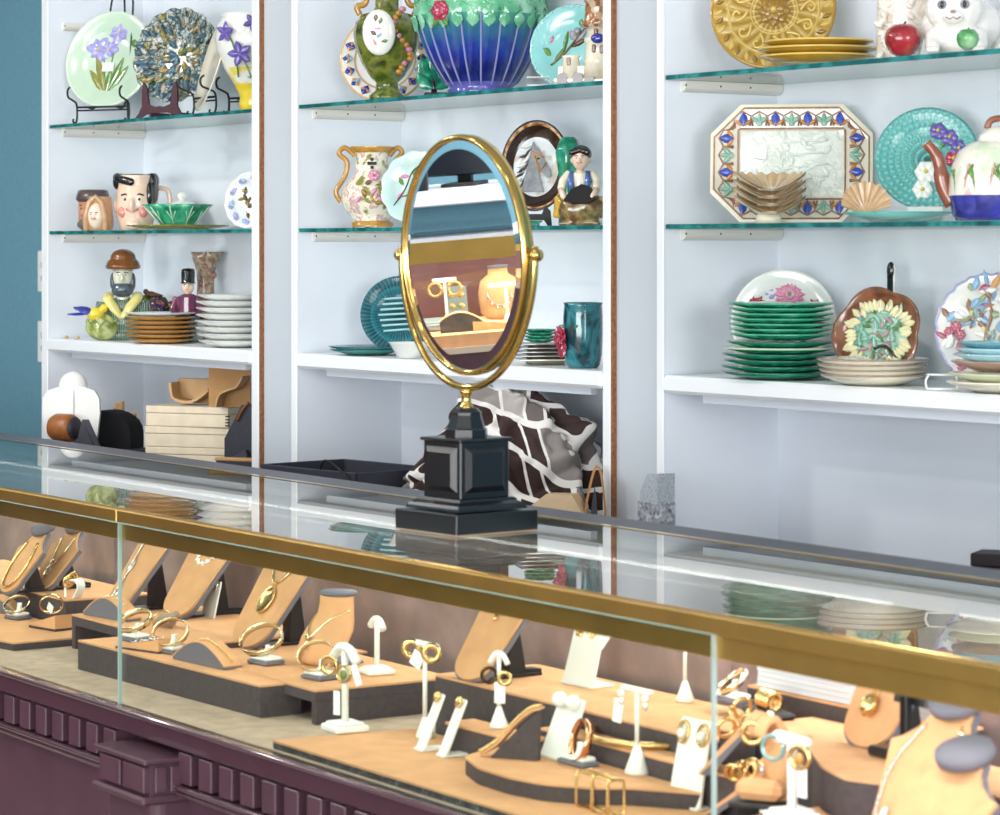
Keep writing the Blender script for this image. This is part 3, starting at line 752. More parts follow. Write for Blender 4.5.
MB().tube(smooth_pts([(r * .9, r * .4, h * .75), (r * 1.5, r * .6, h * .7), (r * 1.55, r * .6, h * .35), (r * .9, r * .4, h * .2)], 5), r * .12, 8).build('handle', skin, t)
# two small face mugs
x, Y, s, cy = place(100, .03)
t = thing('hooded_face_mug', 'small mug shaped as a pale face in a tan hood, front left of the shelf', 'mug', (x, Y, ZM + .0008), cy - R_(20))
h = 34 * s; r = 12.5 * s
m = MB(); m.lathe([(0, 0), (r * 1.0, 0), (r * 1.1, h * .2), (r * 1.05, h * .55), (r * .95, h * .85), (r * .92, h), (r * .8, h), (0, h * .9)], 28); m.tube([(-r * .8, -r * .95, 0), (-r * .82, -r * 1.15, h * .4), (-r * .5, -r * 1.1, h * .82), (0, -r * 1.0, h * .98), (r * .5, -r * 1.1, h * .82), (r * .82, -r * 1.15, h * .4), (r * .8, -r * .95, 0)], r * .24, 10)
m.build('hood', mat('tan_glaze', '#c79f78', .25, coat=.3, noise=.15, nscale=60), t, fuse=.0022)
m = MB(); m.ell((0, -r * 1.0, h * .42), (r * .66, r * .5, h * .38)); m.ell((0, -r * 1.5, h * .4), (r * .1, r * .12, h * .09)); m.build('face', mat('pale_face_glaze', '#ecdcc6', .25, coat=.3), t, fuse=.0018)
face_parts(t, r * .62, 0, h * .44, -r * 1.54)
x, Y, s, cy = place(93, .07)
t = thing('bearded_face_mug', 'small mug with a ruddy face and dark hat behind the hooded face mug', 'mug', (x, Y, ZM + .0008), cy - R_(35))
h = 41 * s; r = 15 * s
m = MB(); m.lathe([(0, 0), (r * .8, 0), (r, h * .3), (r * .98, h * .75), (0, h * .75)], 28); m.ell((0, -r * .98, h * .45), (r * .2, r * .25, h * .12)); m.build('head', mat('ruddy_glaze', '#c9906f', .25, coat=.4, noise=.12), t, fuse=.0022)
m = MB(); m.lathe([(r * 1.0, h * .7), (r * 1.16, h * .76), (r * 1.1, h * .86), (r * 1.0, h * .98), (r * .86, h), (0, h * .9)], 28); m.build('hat', mat('grey_brown_glaze', '#5a4a48', .25, coat=.3, noise=.15), t)
MB().ell((0, -r * .8, h * .16), (r * .7, r * .35, h * .15)).build('beard', mat('dull_grey_glaze', '#7b6e68', .3, noise=.2), t)
face_parts(t, r * .9, 0, h * .5, -r * .95, lips=crims)
# olive plate with the leaf bowl and the lidded pot
x, Y, s, cy = place(178, .10)
o = single('olive_plate', plate_mb(50 * s, .012, (0, 0, 0, 0), (14, .05)), [glaze('olive_brown_glaze', [(0, '#4a4a1e'), (.5, '#7d7d33'), (1, '#a39a55')], 40, bump=.3)], 'flat olive plate lying under the green leaf bowl', 'plate', (x, Y, ZM + .0006))
cabg = glaze('cabbage_green_glaze', [(0, '#0b5a3f'), (.42, '#178a63'), (.6, '#45b58c'), (1, '#c9ecd2')], 30, bump=.5, detail=5)
m = MB(); R = 34 * s; hh = 24 * s
m.lathe([(0, .001), (R * .38, 0), (R * .45, .003), (R * .62, hh * .4), (R * .85, hh * .8), (R * 1.02, hh), (R * .99, hh + .001), (R * .82, hh * .84), (R * .58, hh * .45), (R * .4, hh * .2), (0, hh * .15)], 72, rf=lambda a, i: 1 + (0 if i < 3 else .07 * (i if i < 6 else 11 - i) / 5) * (2 * abs(sin(a * 4.5)) - 1.2))
b = thing('leaf_bowl', 'green cabbage leaf bowl with white veins, standing on the olive plate', 'bowl', (x, Y, ZM + .0038), .3)
m.build('bowl', cabg, b)
m = MB()
for k in range(9):
    a = (k + .5) * 2 * pi / 9
    m.tube([(R * .42 * cos(a), R * .42 * sin(a), .002), (R * .66 * cos(a), R * .66 * sin(a), hh * .4), (R * 1.0 * cos(a), R * 1.0 * sin(a), hh * .93)], .0012, 6)
    for q in (-1, 1):
        m.tube([(R * .62 * cos(a), R * .62 * sin(a), hh * .36), (R * .84 * cos(a + q * .16), R * .84 * sin(a + q * .16), hh * .72)], .0008, 5)
m.build('leaf_veins', mat('pale_vein_glaze', '#d5efdc', .15), b)
t, m, s, P = pot('lidded_pot', 182, .2, ZM, [(12, 228), (18, 222), (20, 214), (17, 207), (15, 204)], None, 'small white lidded pot behind the leaf bowl, only its knob showing', 'pot', open_=False)
m.build('pot_body', cwhite, t)
MB().lathe([(0, 25 * s), (16 * s, 24 * s), (12 * s, 28 * s), (3 * s, 29.5 * s), (3 * s, 31 * s), (5.5 * s, 33 * s), (5.5 * s, 36 * s), (3 * s, 38.5 * s), (0, 39 * s)], 20).build('lid', cwhite, t)
def bluefl(m, R, z, dep):
    random.seed(3)
    for k in range(10):
        a = k * .628; rr = .72 * R; m.petal(rr * cos(a), rr * sin(a), .28 * R, .2 * R, a + 1.3, k % 2, .002, dep * .75)
        m.flower(.8 * R * cos(a + .3), .8 * R * sin(a + .3), .09 * R, 5, 0, 3, dep * .8, .002)
    for k in range(9): m.petal(random.uniform(-.3, .2) * R, random.uniform(-.4, .3) * R, .3 * R, .16 * R, random.uniform(0, 6), 2 + k % 2, .004, z)
splate('blue_flower_plate', 'white plate with blue flowers and brown bird, right of the leaf bowl', 'plate', 246, .10, ZM, 57, [glaze('pale_blue_white_glaze', [(0, '#cfe0ee'), (.6, '#eef2f2'), (1, '#f2f4f2')], 30, bump=.3)], face=-32, lean=12, dep=.014, sc=(14, .04), rel=bluefl, relmats=[lav, skyb, brown, olive], relname='flower_relief', lift=0)
# ---------------------------------------------------------------- left bookcase, fixed shelf
x, Y, s, cy = place(123, .09)
t = thing('bearded_man_bust', 'ceramic bust of a bearded man in a brown hat and yellow collar', 'figurine', (x, Y, ZL + .0008), cy - R_(5))
h = 91 * s
m = MB(); m.ell((0, .005, h * .2), (26 * s, 14 * s, h * .22)); m.ell((0, .002, h * .36), (23 * s, 12 * s, h * .11)); m.ell((0, 0, .012), (20 * s, 12 * s, h * .1))
for q in (-1, 1):
    m.tube([(q * 19 * s, 0, h * .4), (q * 24 * s, -.01, h * .2), (q * 12 * s, -.032, h * .1)], [8 * s, 7.5 * s, 5 * s], 10)
m.box(-20 * s, 20 * s, -10 * s, 10 * s, 0, .014)
m.build('coat', glaze('striped_green_coat_glaze', [(0, '#123f3a'), (.5, '#2f6a5c'), (.8, '#cfe0c8'), (1, '#1a4a44')], 60, 'wave', .5, dist=3), t, fuse=.0025)
m = MB()
for q in (-1, 1): m.tube(smooth_pts([(q * 14 * s, 4 * s, h * .49), (q * 14 * s, -8 * s, h * .45), (q * 8 * s, -13.5 * s, h * .36), (0, -15.5 * s, h * .24)], 4), [6 * s] * 5 + [5.5 * s] * 4 + [5 * s, 4 * s, 3 * s, 2 * s], 10, flat=.7)
m.build('collar', mat('pale_yellow_glaze', '#e6dc8a', .15, coat=.5, noise=.1), t, fuse=.002)
m = MB(); m.ell((0, -.002, h * .68), (11 * s, 11 * s, h * .16)); m.tube([(0, 0, h * .4), (0, 0, h * .6)], 7 * s, 12); m.ell((0, -11.5 * s, h * .68), (2.4 * s, 3 * s, h * .045)); m.build('head', mat('greenish_white_face', '#d9dcc4', .2, coat=.4, noise=.08), t, fuse=.002)
m = MB(); m.ell((0, -5 * s, h * .555), (11.5 * s, 9 * s, h * .09)); 
for q in (-1, 1): m.ell((q * 10 * s, -2 * s, h * .64), (3 * s, 6 * s, h * .1))
m.build('beard', mat('slate_beard_glaze', '#4d5764', .25, coat=.3, noise=.3, nscale=90), t, fuse=.002)
face_parts(t, 10.5 * s, 0, h * .7, -10.6 * s)
MB().ell((0, 0, h * .83), (17 * s, 15 * s, h * .09)).ell((0, 0, h * .9), (13 * s, 12 * s, h * .1)).lathe([(8 * s, h * .76), (17 * s, h * .78), (18 * s, h * .81), (14 * s, h * .86)], 24).build('hat', mat('chestnut_glaze', '#7a4a24', .2, coat=.4, noise=.15), t, fuse=.0025)
# bird on a cabbage
x, Y, s, cy = place(103, .04)
t = thing('bird_figurine', 'yellow bird with blue wings perched on a green cabbage figurine', 'figurine', (x, Y, ZL + .0008), cy)
m = MB(); m.ell((0, 0, 13 * s), (17 * s, 13 * s, 13 * s), nu=24, nv=14, rf=lambda a, b: 1 + .05 * sin(6 * a))
for k in range(9): m.petal(0, 0, 17 * s, 14 * s, k * .7, 0, .006, 0, T(9 * s * cos(k * .7), 9 * s * sin(k * .7), 6 * s) @ RZ(k * .7) @ RY(-1.0) @ RZ(-k * .7))
m.build('cabbage', glaze('cabbage_figurine_glaze', [(0, '#4b4232'), (.42, '#8d9a4e'), (.6, '#c5cf8e'), (1, '#e3dfc4')], 45, bump=.6), t)
m = MB(); m.ell((-7 * s, -3 * s, 26 * s), (9 * s, 6 * s, 7 * s)); m.ell((1 * s, -4 * s, 32 * s), (4.6 * s, 4.4 * s, 4.4 * s)); m.build('bird_body', yellow, t, fuse=.0018)
m = MB(); m.petal(-6 * s, 0, 24 * s, 9 * s, 2.9, 0, .004, 0, T(0, -6 * s, 28 * s) @ RX(.9)); m.petal(-10 * s, 0, 26 * s, 7 * s, 3.3, 0, .004, 0, T(0, -3 * s, 27 * s) @ RX(.4)); m.build('wing', cobalt, t)
MB().lathe([(2 * s, 0), (1.2 * s, 2 * s), (0, 4.5 * s)], 8, X=T(4 * s, -5 * s, 32 * s) @ RY(pi / 2)).build('beak', dbrown, t)
# pansy bowl with a little bird
x, Y, s, cy = place(152, .19)
t = thing('flower_heap_dish', 'purple and green heap of ceramic flowers topped by a brown bird, behind the ochre plates', 'dish', (x, Y, ZL + .0008), cy)
m = MB(); m.lathe([(0, 0), (18 * s, 0), (26 * s, 26 * s), (24 * s, 27 * s), (0, 22 * s)], 28); m.build('dish', ccream, t)
m = MB(); random.seed(5)
for k in range(34):
    a = random.uniform(0, 6.28); q = random.random() ** .5; zz = (28 + 12 * (1 - q * q)) * s
    m.flower(0, 0, 6 * s, 5, k % 4, 4, 0, .003, T(24 * s * q * cos(a), 16 * s * q * sin(a), zz) @ RX(-.6 + random.uniform(-.6, .6)) @ RY(random.uniform(-.6, .6)))
m.build('flowers', [purple, pink, leafg, lav, yellow], t)
m = MB(); m.ell((-1 * s, -6 * s, 44 * s), (5.5 * s, 4 * s, 3.8 * s)); m.ell((-6 * s, -6 * s, 47 * s), (3 * s, 3 * s, 3 * s)); m.tube([(3 * s, -6 * s, 44 * s), (11 * s, -6 * s, 43 * s)], [2.6 * s, 1 * s], 8); m.build('bird', brown, t, fuse=.0016)
# soldier
x, Y, s, cy = place(188, .15); s *= 1.52
t = thing('soldier_figurine', 'small seated soldier figurine in a plum coat and tall black hat', 'figurine', (x, Y, ZL + .0008), cy - R_(10))
m = MB(); m.tube([(0, 0, 14 * s), (0, 0, 30 * s)], [7 * s, 6.5 * s], 12); m.ell((0, 0, 27 * s), (8 * s, 5 * s, 5 * s))
for q in (-1, 1): m.tube([(q * 7 * s, 0, 29 * s), (q * 9.5 * s, -3 * s, 21 * s), (q * 5 * s, -8 * s, 17 * s)], [3 * s, 2.6 * s, 2 * s], 8)
m.build('coat', mat('plum_glaze', '#6b2f4e', .15, coat=.5, noise=.2), t, fuse=.0016)
m = MB()
for q in (-1, 1): m.tube([(q * 3.5 * s, 0, 15 * s), (q * 4.5 * s, -9 * s, 14 * s), (q * 4.5 * s, -9 * s, 3 * s)], [4 * s, 3.2 * s, 2.4 * s], 8); m.ell((q * 4.5 * s, -11 * s, 2 * s), (2.6 * s, 4.5 * s, 2 * s))
m.build('trousers', mat('teal_trousers_glaze', '#2b6a78', .15, coat=.5), t, fuse=.0016)
MB().ell((0, 4 * s, 7 * s), (12 * s, 9 * s, 8 * s)).build('rock_seat', glaze('rock_glaze', [(0, '#4a3d34'), (.5, '#e2dccb'), (1, '#6b7a52')], 60, bump=.5), t)
m = MB(); m.ell((0, -.5 * s, 36 * s), (4.2 * s, 4.2 * s, 4.8 * s)); m.ell((0, -4.6 * s, 35.5 * s), (1 * s, 1.2 * s, 1.2 * s)); m.tube([(0, 0, 30 * s), (0, 0, 34 * s)], 2.2 * s, 8); m.build('head', skin, t, fuse=.0012)
face_parts(t, 3.9 * s, 0, 36.2 * s, -4.4 * s)
MB().lathe([(0, 38 * s), (5.2 * s, 38.5 * s), (4.4 * s, 39.5 * s), (4.6 * s, 46 * s), (4 * s, 48 * s), (0, 48.5 * s)], 16).build('hat', cblack, t)
# tree stump vase
t, m, s, P = pot('tree_stump_vase', 206, .215, ZL, [(14, 343), (13, 335), (10, 320), (9, 300), (8, 285), (9, 272), (13, 261), (16, 254)], None, 'flared bark-textured tree stump vase behind the white plates', 'vase', rf=lambda a, i: 1 + .08 * sin(5 * a + i) + .05 * sin(11 * a + 2 * i))
m.build('trunk', glaze('bark_glaze', [(0, '#3c2a20'), (.45, '#8a6a55'), (.58, '#b9a58d'), (.68, '#6f7a4a'), (1, '#a86a72')], 55, bump=.9, detail=6), t)
for a, zz in ((-1.2, 40), (-2.2, 58), (-.6, 66), (-1.7, 75)):
    MB().ell((9.5 * s * cos(a), 9.5 * s * sin(a), zz * s), (3 * s, 3 * s, 3.4 * s), 0, 10, 7).build('bark_knot', mat('rosy_bark_glaze', '#9c7068', .2, coat=.4, noise=.3, nscale=90), t)
# ochre plates
stack('ochre_plate', 'ochre scalloped plate in the stack beside the yellow bird', 'plate', 161, .06, ZL, 72, 6, .011, .0105, lambda i: [mat('ochre_back_glaze', '#cf9c50', .16, coat=.5, noise=.12), mat('ochre_edge', '#9a6c2c', .2, coat=.4), mat('ochre_face', '#d2a65a', .16, coat=.4, noise=.15)], 'ochre plates stacked on the fixed shelf', sc=(22, .035), mi=(1, 2, 2, 0), sizes=[.9, 1, .98, 1, .98, .97])
x, Y, s, cy = place(160, .06)
single('blue_rimmed_plate', plate_mb(35 * s, .009, (0, 1, 1, 1), (18, .03)), [mat('pale_blue_rim', '#bcd2de', .14, coat=.5), cwhite], 'pale blue rimmed plate lying on top of the ochre stack', 'plate', (x, Y, ZL + .0006 + 6 * .0105 + .001))
stack('white_scalloped_plate', 'white scalloped plate in the stack before the stump vase', 'plate', 236, .07, ZL, 80, 8, .017, .0148, lambda i: [cwhite, mat('grey_white_edge', '#c9cdd0', .2, coat=.4)], 'white scalloped plates stacked on the fixed shelf', sc=(12, .05), mi=(1, 0, 0, 0), sizes=[.92, .96, .99, 1, 1, .98, 1, .97])
for px, lab in ((66, 'tiny beige ceramic chip lying on the fixed shelf, the left one of two'), (77, 'tiny beige ceramic chip lying on the fixed shelf, the right one of two')):
    x, Y, s, cy = place(px, .03)
    single('ceramic_chip', MB().ell((0, 0, 1.5 * s), (2.6 * s, 2 * s, 1.5 * s), nu=9, nv=6, rf=lambda a, b: 1 + .2 * sin(3 * a + 2 * b)), mat('beige_bisque', '#c9b183', .7), lab, 'ornament', (x, Y, ZL + .0004), .5, 'ceramic chips on the fixed shelf')
# ---------------------------------------------------------------- left bookcase, bottom compartment
woodp = mat('pale_pine', '#e8dac0', .55, noise=.1, nscale=22)
woode = mat('pine_end_grain', '#b78c5c', .6, noise=.2, nscale=60)
tanl = mat('tan_wood_display', '#c79f6c', .5, noise=.14, nscale=18)
navy = mat('dark_slate_leatherette', '#33343f', .5, noise=.12, nscale=80, bump=.1, bscale=400)
zb = ZB0 + .0006
x, Y, s, cy = place(72, -.085)
t = thing('white_necklace_bust', 'white leatherette necklace bust standing turned away behind the black case', 'bust', (x, Y, zb), cy - R_(12))
H = zrow(372, x, Y) - ZB0
m = MB(); w = 29 * s
sil = [(-w * .75, .0), (-w * .85, H * .3), (-w, H * .62), (-w * .98, H * .76), (-w * .82, H * .83), (-w * .5, H * .86), (0, H * .87), (w * .5, H * .86), (w * .82, H * .83), (w * .98, H * .76), (w, H * .62), (w * .85, H * .3), (w * .75, 0)]
m.prism(sil, -.012, .004, X=RX(pi / 2) @ Matrix.Scale(-1, 4, (0, 0, 1)) @ T(0, 0, 0)); m.build('bust_board', leath, t)
MB().ell((0, .015, H * .86), (w * .52, .028, H * .14)).build('neck_pad', leath, t)
MB().box(-.008, .008, -.016, -.004, H * .35, H * .84, b=.002).build('stay', leath, t)
MB().box(-w * .8, w * .8, -.02, .05, 0, .012, b=.003).build('foot', leath, t)
x, Y, s, cy = place(103, .02)
Hb = zrow(410, x, Y) - ZB0
t = thing('jewellery_case', 'black dome-lidded jewellery case standing on the bottom board, far left', 'case', (x, Y, zb), cy - R_(28))
m = MB(); m.box(-42 * s, 42 * s, -.045, .045, 0, Hb * .45, b=.004); m.build('case_tray', navy, t)
prof = [(-32 * s, Hb * .45), (-32 * s, Hb * .62)] + [(32 * s * cos(a), Hb * .68 + Hb * .32 * sin(a)) for a in [pi - k * pi / 12 for k in range(13)]] + [(32 * s, Hb * .45)]
MB().prism(prof, -.035, .035, X=T(6 * s, 0, 0) @ RX(pi / 2)).build('dome_lid', mat('black_velvet', '#131318', .85), t)
x, Y, s, cy = place(64, -.125)
H1 = zrow(413, x, Y) - ZB0
t = thing('bracelet_roll', 'brown and grey bracelet roll on its stand at the left of the dome-lidded case', 'jewellery stand', (x, Y, zb), cy)
MB().lathe([(0, -.03), (12 * s, -.03), (14 * s, -.02), (14 * s, .02), (12 * s, .03), (0, .03)], 24, X=T(0, 0, H1 - 15 * s) @ RZ(.9) @ RX(pi / 2)).build('roll', mat('brown_leather', '#9a5f30', .4, noise=.15), t)
MB().lathe([(0, .03), (11 * s, .0305), (11 * s, .034), (0, .035)], 24, X=T(0, 0, H1 - 15 * s) @ RZ(.9) @ RX(pi / 2)).build('roll_end', navy, t)
MB().box(-.012, .012, -.012, .012, .008, H1 - 24 * s, b=.002).box(-.03, .03, -.025, .025, 0, .01, b=.003).build('stand', mat('dark_walnut', '#4a2d1c', .4, noise=.2), t)
x, Y, s, cy = place(86, -.10)
H2 = zrow(420, x, Y) - ZB0
t = thing('necklace_easel', 'small dark slate pyramid easel in front of the dome-lidded case', 'jewellery stand', (x, Y, zb), cy - R_(10))
MB().prism([(-19 * s, 0), (19 * s, 0), (15 * s, H2 * .55), (2 * s, H2), (-4 * s, H2)], -.012, .0, X=RX(pi / 2)).prism([(-13 * s, H2 * .12), (13 * s, H2 * .12), (9 * s, H2 * .55), (0, H2 * .88)], .0, .003, X=RX(pi / 2)).build('panel', navy, t)
MB().tube([(0, -.004, H2 * .2), (.001, -.006, H2 * .27)], .002, 8).build('catch', gold, t)
MB().prism([(0, 0), (.05, 0), (0, H2 * .9)], -.012, .012, X=T(0, .012, 0) @ RZ(pi / 2) @ RX(pi / 2)).build('prop', navy, t)
# pale wood hands
x, Y, s, cy = place(124, .16)
t = thing('wooden_ring_hand', 'tan wooden glove form with stubby fingers behind the dome-lidded case', 'jewellery stand', (x, Y, zb), cy)
Hh = zrow(401, x, Y) - ZB0
m = MB(); m.box(-14 * s, 16 * s, -.014, .014, 0, Hh - 18 * s); 
for fx, fh in ((-8, -2), (-3, 0), (9, -12)): m.tube([(fx * s, 0, Hh - 24 * s), ((fx + 1) * s, 0, Hh + fh * s)], [4.4 * s, 2.6 * s], 10)
m.build('hand_form', tanl, t, fuse=.0025)
# three finger-jointed boxes
x, Y, s, cy = place(188, .07)
Hb = zrow(406, x, Y) - ZB0; hb = Hb / 4
bl = ['pale pine box, the top one of the stack of boxes', 'pale pine box with dark dovetail corners, second from the top', 'pale pine box, third from the top of the stack', 'pale pine box at the bottom of the stack, mostly hidden by the counter']
for k in range(4):
    zz = zb + (3 - k) * (hb + .0002)
    ofs = (.004, 0, .003, 0)[k]
    b = thing('pine_box', bl[k], 'box', (x + ofs, Y + .02, zz), cy - R_(27 + (3 if k == 0 else 0)), 'pine boxes in the left bottom compartment')
    MB().box(-.11, .11, -.045, .065, 0, hb * .62, b=.001).build('box_body', woodp, b)
    MB().box(-.11, .11, -.046, .066, hb * .64, hb - .0008, b=.0015).build('lid', woodp, b)
    m = MB()
    for j in range(4):
        m.box(.1085 - .006, .1105, -.0455, -.0445 + .0001, hb * (.06 + .15 * j), hb * (.14 + .15 * j)); m.box(.1095, .1106, -.0455, -.038, hb * (.06 + .15 * j), hb * (.14 + .15 * j))
    m.build('dovetail', mat('dark_dovetail', '#4d3524', .6), b)
ztop = zb + 4 * (hb + .0002)
x, Y, s, cy = place(193, .10)
t = thing('curved_wood_display', 'hollow curved tan display form lying on the pine boxes', 'jewellery stand', (x, Y, ztop), cy - R_(20))
pr = [(-.05, .052), (-.045, .02), (-.03, .008), (0, .004), (.025, .014), (.05, .034)]
MB().strip(smooth_pts([(a, b, 0) for a, b in pr], 4) and [(p.x, p.y) for p in smooth_pts([(a, b, 0) for a, b in pr], 4)], .06, .006).build('curved_sheet', tanl, t)
MB().box(-.048, .045, .028, .034, .001, .06, b=.002).build('back_board', tanl, t)
x, Y, s, cy = place(232, .12)
t = thing('card_display_back', 'tan folded card display standing on the pine boxes beside the cabinet edge', 'jewellery stand', (x - .01, Y, ztop), cy - R_(20))
hh = zrow(366, x, Y) - ztop
MB().box(-.052, .05, 0, .004, 0, hh).build('back_board', mat('tan_card', '#b98d58', .7, noise=.06), t)
MB().strip([(p.x, p.y) for p in smooth_pts([(-.02, .001, 0), (-.012, hh * .3, 0), (.01, hh * .42, 0), (.03, hh * .5, 0), (.045, hh * .75, 0)], 4)], .05, .004, X=T(.005, -.026, 0)).build('front_curl', tanl, t)
x, Y, s, cy = place(240, .03)
Ht = zrow(452, x, Y) - ZB0
t = thing('black_tray', 'black leatherette tray tilted on its edge at the right end of the left compartment', 'tray', (x - .1, Y - .02, zb + .001), cy - R_(45))
m = MB(T(0, .05, 0) @ RX(-.25)); 
m.box(-.11, .11, -.03, .0, 0, .012, b=.002); X = T(0, -.01, .012) @ RY(-.5)
m.box(-.11, .10, -.02, .012, .02, .045, b=.002, X=X); m.build('tray_body', navy, t)
t2 = thing('brown_slat', 'tan wooden slat lying across the black tray', 'board', (x + .01, Y - .005, zb + Ht * .8), cy - R_(30))
MB().box(-.06, .06, -.012, .012, 0, .008, b=.002).build('slat', mat('tan_slat', '#c49a68', .5), t2)
m = MB(); m.box(-.058, .058, -.011, .011, -Ht * .8, -.0005, b=.002); m.build('black_block', navy, t2)
x, Y, s, cy = place(246, .09)
t = thing('black_display_wedge', 'black display wedge wedged between the pine boxes and the cabinet side', 'jewellery stand', (x, Y, zb), cy - R_(30))
hh = zrow(402, x, Y) - ZB0
MB().prism([(-.045, 0), (.04, 0), (.04, hh), (.0, hh * .97), (-.045, hh * .6)], -.02, .02, X=RX(pi / 2)).build('wedge', navy, t)
MB().tube(smooth_pts([(-.01, -.022, hh * .8), (.005, -.024, hh * .92), (.02, -.022, hh * 1.0)], 4), .004, 8).build('brown_trim', mat('brown_leather2', '#7a4a2a', .45), t)
# ---------------------------------------------------------------- middle bookcase, upper glass shelf
# charger behind the urn
def blueiz(m, R, z, dep):
    for k in range(18):
        a = k * 2 * pi / 18; q = .8 * R
        m.petal(q * .88 * cos(a), q * .88 * sin(a), .26 * R, .2 * R, a, 0 if k % 2 else 1, .002, dep * .82)
        m.petal(q * 1.02 * cos(a), q * 1.02 * sin(a), .12 * R, .11 * R, a, 2, .0025, dep * .9)
        for w in (-1, 1): m.petal(q * .98 * cos(a), q * .98 * sin(a), .12 * R, .06 * R, a + w * 1.2, 3, .002, dep * .9)
splate('blue_border_charger', 'white charger with a blue leaf border standing behind the green urn', 'plate', 383, .13, ZT, 90, [polar('blue_border_glaze', [(0, '#f1f0ea'), (.062, '#f1f0ea'), (.066, '#b98a4a'), (.069, '#f1efe6'), (.098, '#eee9da'), (.101, '#b5793a'), (.104, '#d9b98a')]), mat('tan_rim_glaze', '#cfae7e', .14, coat=.5)], face=-10, lean=12, dep=.014, mi=(1, 0, 0, 0), rel=blueiz, relmats=[skyb, cobalt, cobalt, orange], relname='leaf_border')
# urn
urng = glaze('green_brown_flute_glaze', [(0, '#1c2a12'), (.4, '#44561c'), (.55, '#7d8434'), (.7, '#2e3a14'), (1, '#a39444')], 26, bump=.25)
goldg = mat('amber_glaze', '#b98a3a', .14, coat=.5, noise=.25, nscale=70)
t, m, s, P = pot('urn_vase', 387, .075, ZT, [(18, 98), (18, 93), (12, 88), (11, 80), (17, 74), (25, 60), (31, 44), (33, 30), (31, 20), (25, 12), (15, 9), (12, 4), (12, -8), (20, -22)], None, 'green and brown fluted urn with scroll handles and a painted white panel', 'vase', 72, rf=lambda a, i: 1 + (.03 * abs(sin(a * 11)) if 6 <= i <= 10 else 0))
m.build('body', urng, t)
m = MB()
X = T(-8 * s, -31.2 * s, 66 * s) @ RZ(-.25) @ RX(pi / 2 + .1)
vs = []; m.ell((0, 0, 0), (17 * s, 23 * s, 5 * s), 0, 24, 10, X)
m.build('white_panel', cwhite, t)
m = MB()
for k, (a, b) in enumerate(((-3, 4), (2, 8), (-1, -2), (4, 0), (-5, -6), (3, -9), (-2, 11))): m.petal(a * s, b * s, 7 * s, 4.5 * s, k * 1.3, k % 4, .002, 5.0 * s - .1 * (abs(a) + abs(b)) * s, X)
m.build('painted_figures', [pink, leafg, brown, skyb], t)
m = MB(); random.seed(2)
for k in range(15):
    a = -1.05 + .32 * sin(k * .45); zz = (28 + k * 4.4) * s; r = (31 if zz > 40 * s else 24) * s
    m.ell((r * cos(a), r * sin(a), zz), (3.6 * s, 3.6 * s, 3 * s), k % 3, 8, 6)
m.build('flower_swag', [orange, goldg, pink], t)
for q in (-1, 1):
    MB().tube(smooth_pts([(q * 27 * s, 0, 86 * s), (q * 30 * s, 0, 94 * s), (q * 22 * s, 0, 97 * s), (q * 20 * s, 0, 108 * s), (q * 27 * s, 0, 114 * s), (q * 17 * s, 0, 119 * s)], 5), 3 * s, 8).build('handle', goldg, t)
# dark green leaf sitting on a black stand
x, Y, s, cy = place(434, .10)
t = thing('green_leaf_ornament', 'dark green glazed leaf ornament on a black foot, between urn and jardiniere', 'ornament', (x, Y, ZT + .0008), cy)
m = MB(T(0, 0, .018) @ RX(pi / 2 - .25))
for a, l in ((1.57, 50), (1.2, 36), (1.95, 36), (.8, 24), (2.35, 24)): m.petal(0, 0, l * s, 18 * s, a, 0, .006, 0, vein=True)
m.build('leaf', bgreen, t)
MB().box(-10 * s, 14 * s, -.012, .02, 0, .012, b=.003).tube([(0, -.002, .01), (0, .006, .04)], .006, 8).build('foot', cblack, t)
# jardiniere
jb = glaze('blue_flute_glaze', [(0, '#3a3f9a'), (.25, '#141f66'), (.5, '#22379a'), (.75, '#2f6f8a'), (.95, '#4fa07e')], .17, 'z', bump=.0)
jg = glaze('green_shoulder_glaze', [(0, '#2c8a5a'), (.45, '#62b58a'), (.6, '#8fd0ac'), (1, '#cfe9d8')], 26, bump=.5)
t, m, s, P = pot('jardiniere', 481, .11, ZT, [(33, 92, 2), (34, 88, 2), (31, 85, 2), (36, 80), (47, 62), (56, 42), (62, 25), (65, 14, 1), (66, 4, 1), (63, -6, 1), (58, -14, 1), (56, -22, 1), (62, -30, 1)], None, 'large jardiniere with blue fluted base and green shoulder with a crimson flower', 'jardiniere', 120, rf=lambda a, i: 1 + (.055 * abs(sin(a * 10)) if 4 <= i <= 8 else (.012 * sin(a * 20) * sin(i * 2.0) if i > 8 else 0)))
m.build('body', [jb, jg, mat('violet_blue_glaze', '#5a5aa8', .12, coat=.5, noise=.3)], t)
m = MB()
for k in range(26):
    a = k * 2 * pi / 26; m.petal(0, 0, 15 * s, 13 * s, pi / 2, 0, .004, 0, T(64.5 * s * cos(a), 64.5 * s * sin(a), 64 * s) @ RZ(a + pi / 2) @ RX(pi / 2 + .25))
for k in range(18):
    a = k * 2 * pi / 18; m.tube([(66 * s * cos(a + .12 * sin(j * 1.3)), 66 * s * sin(a + .12 * sin(j * 1.3)), (78 + j * 3.5) * s) for j in range(7)], 1.4 * s, 6, 0)
m.build('leaf_relief', jg, t)
m = MB()
for k in range(20):
    a = k * 2 * pi / 20; m.tube(smooth_pts([(q * s * cos(a), q * s * sin(a), zz * s) for q, zz in ((31.5, 9), (36.5, 13), (47.5, 30), (56.5, 50), (62.5, 67), (65.5, 77))], 3), 1.1 * s, 6)
m.build('flute_ridges', mat('pale_violet_ridge', '#8f96cc', .12, coat=.5), t)
m = MB(); X = T(-40 * s, -54 * s, 80 * s) @ RZ(-.64) @ RX(pi / 2)
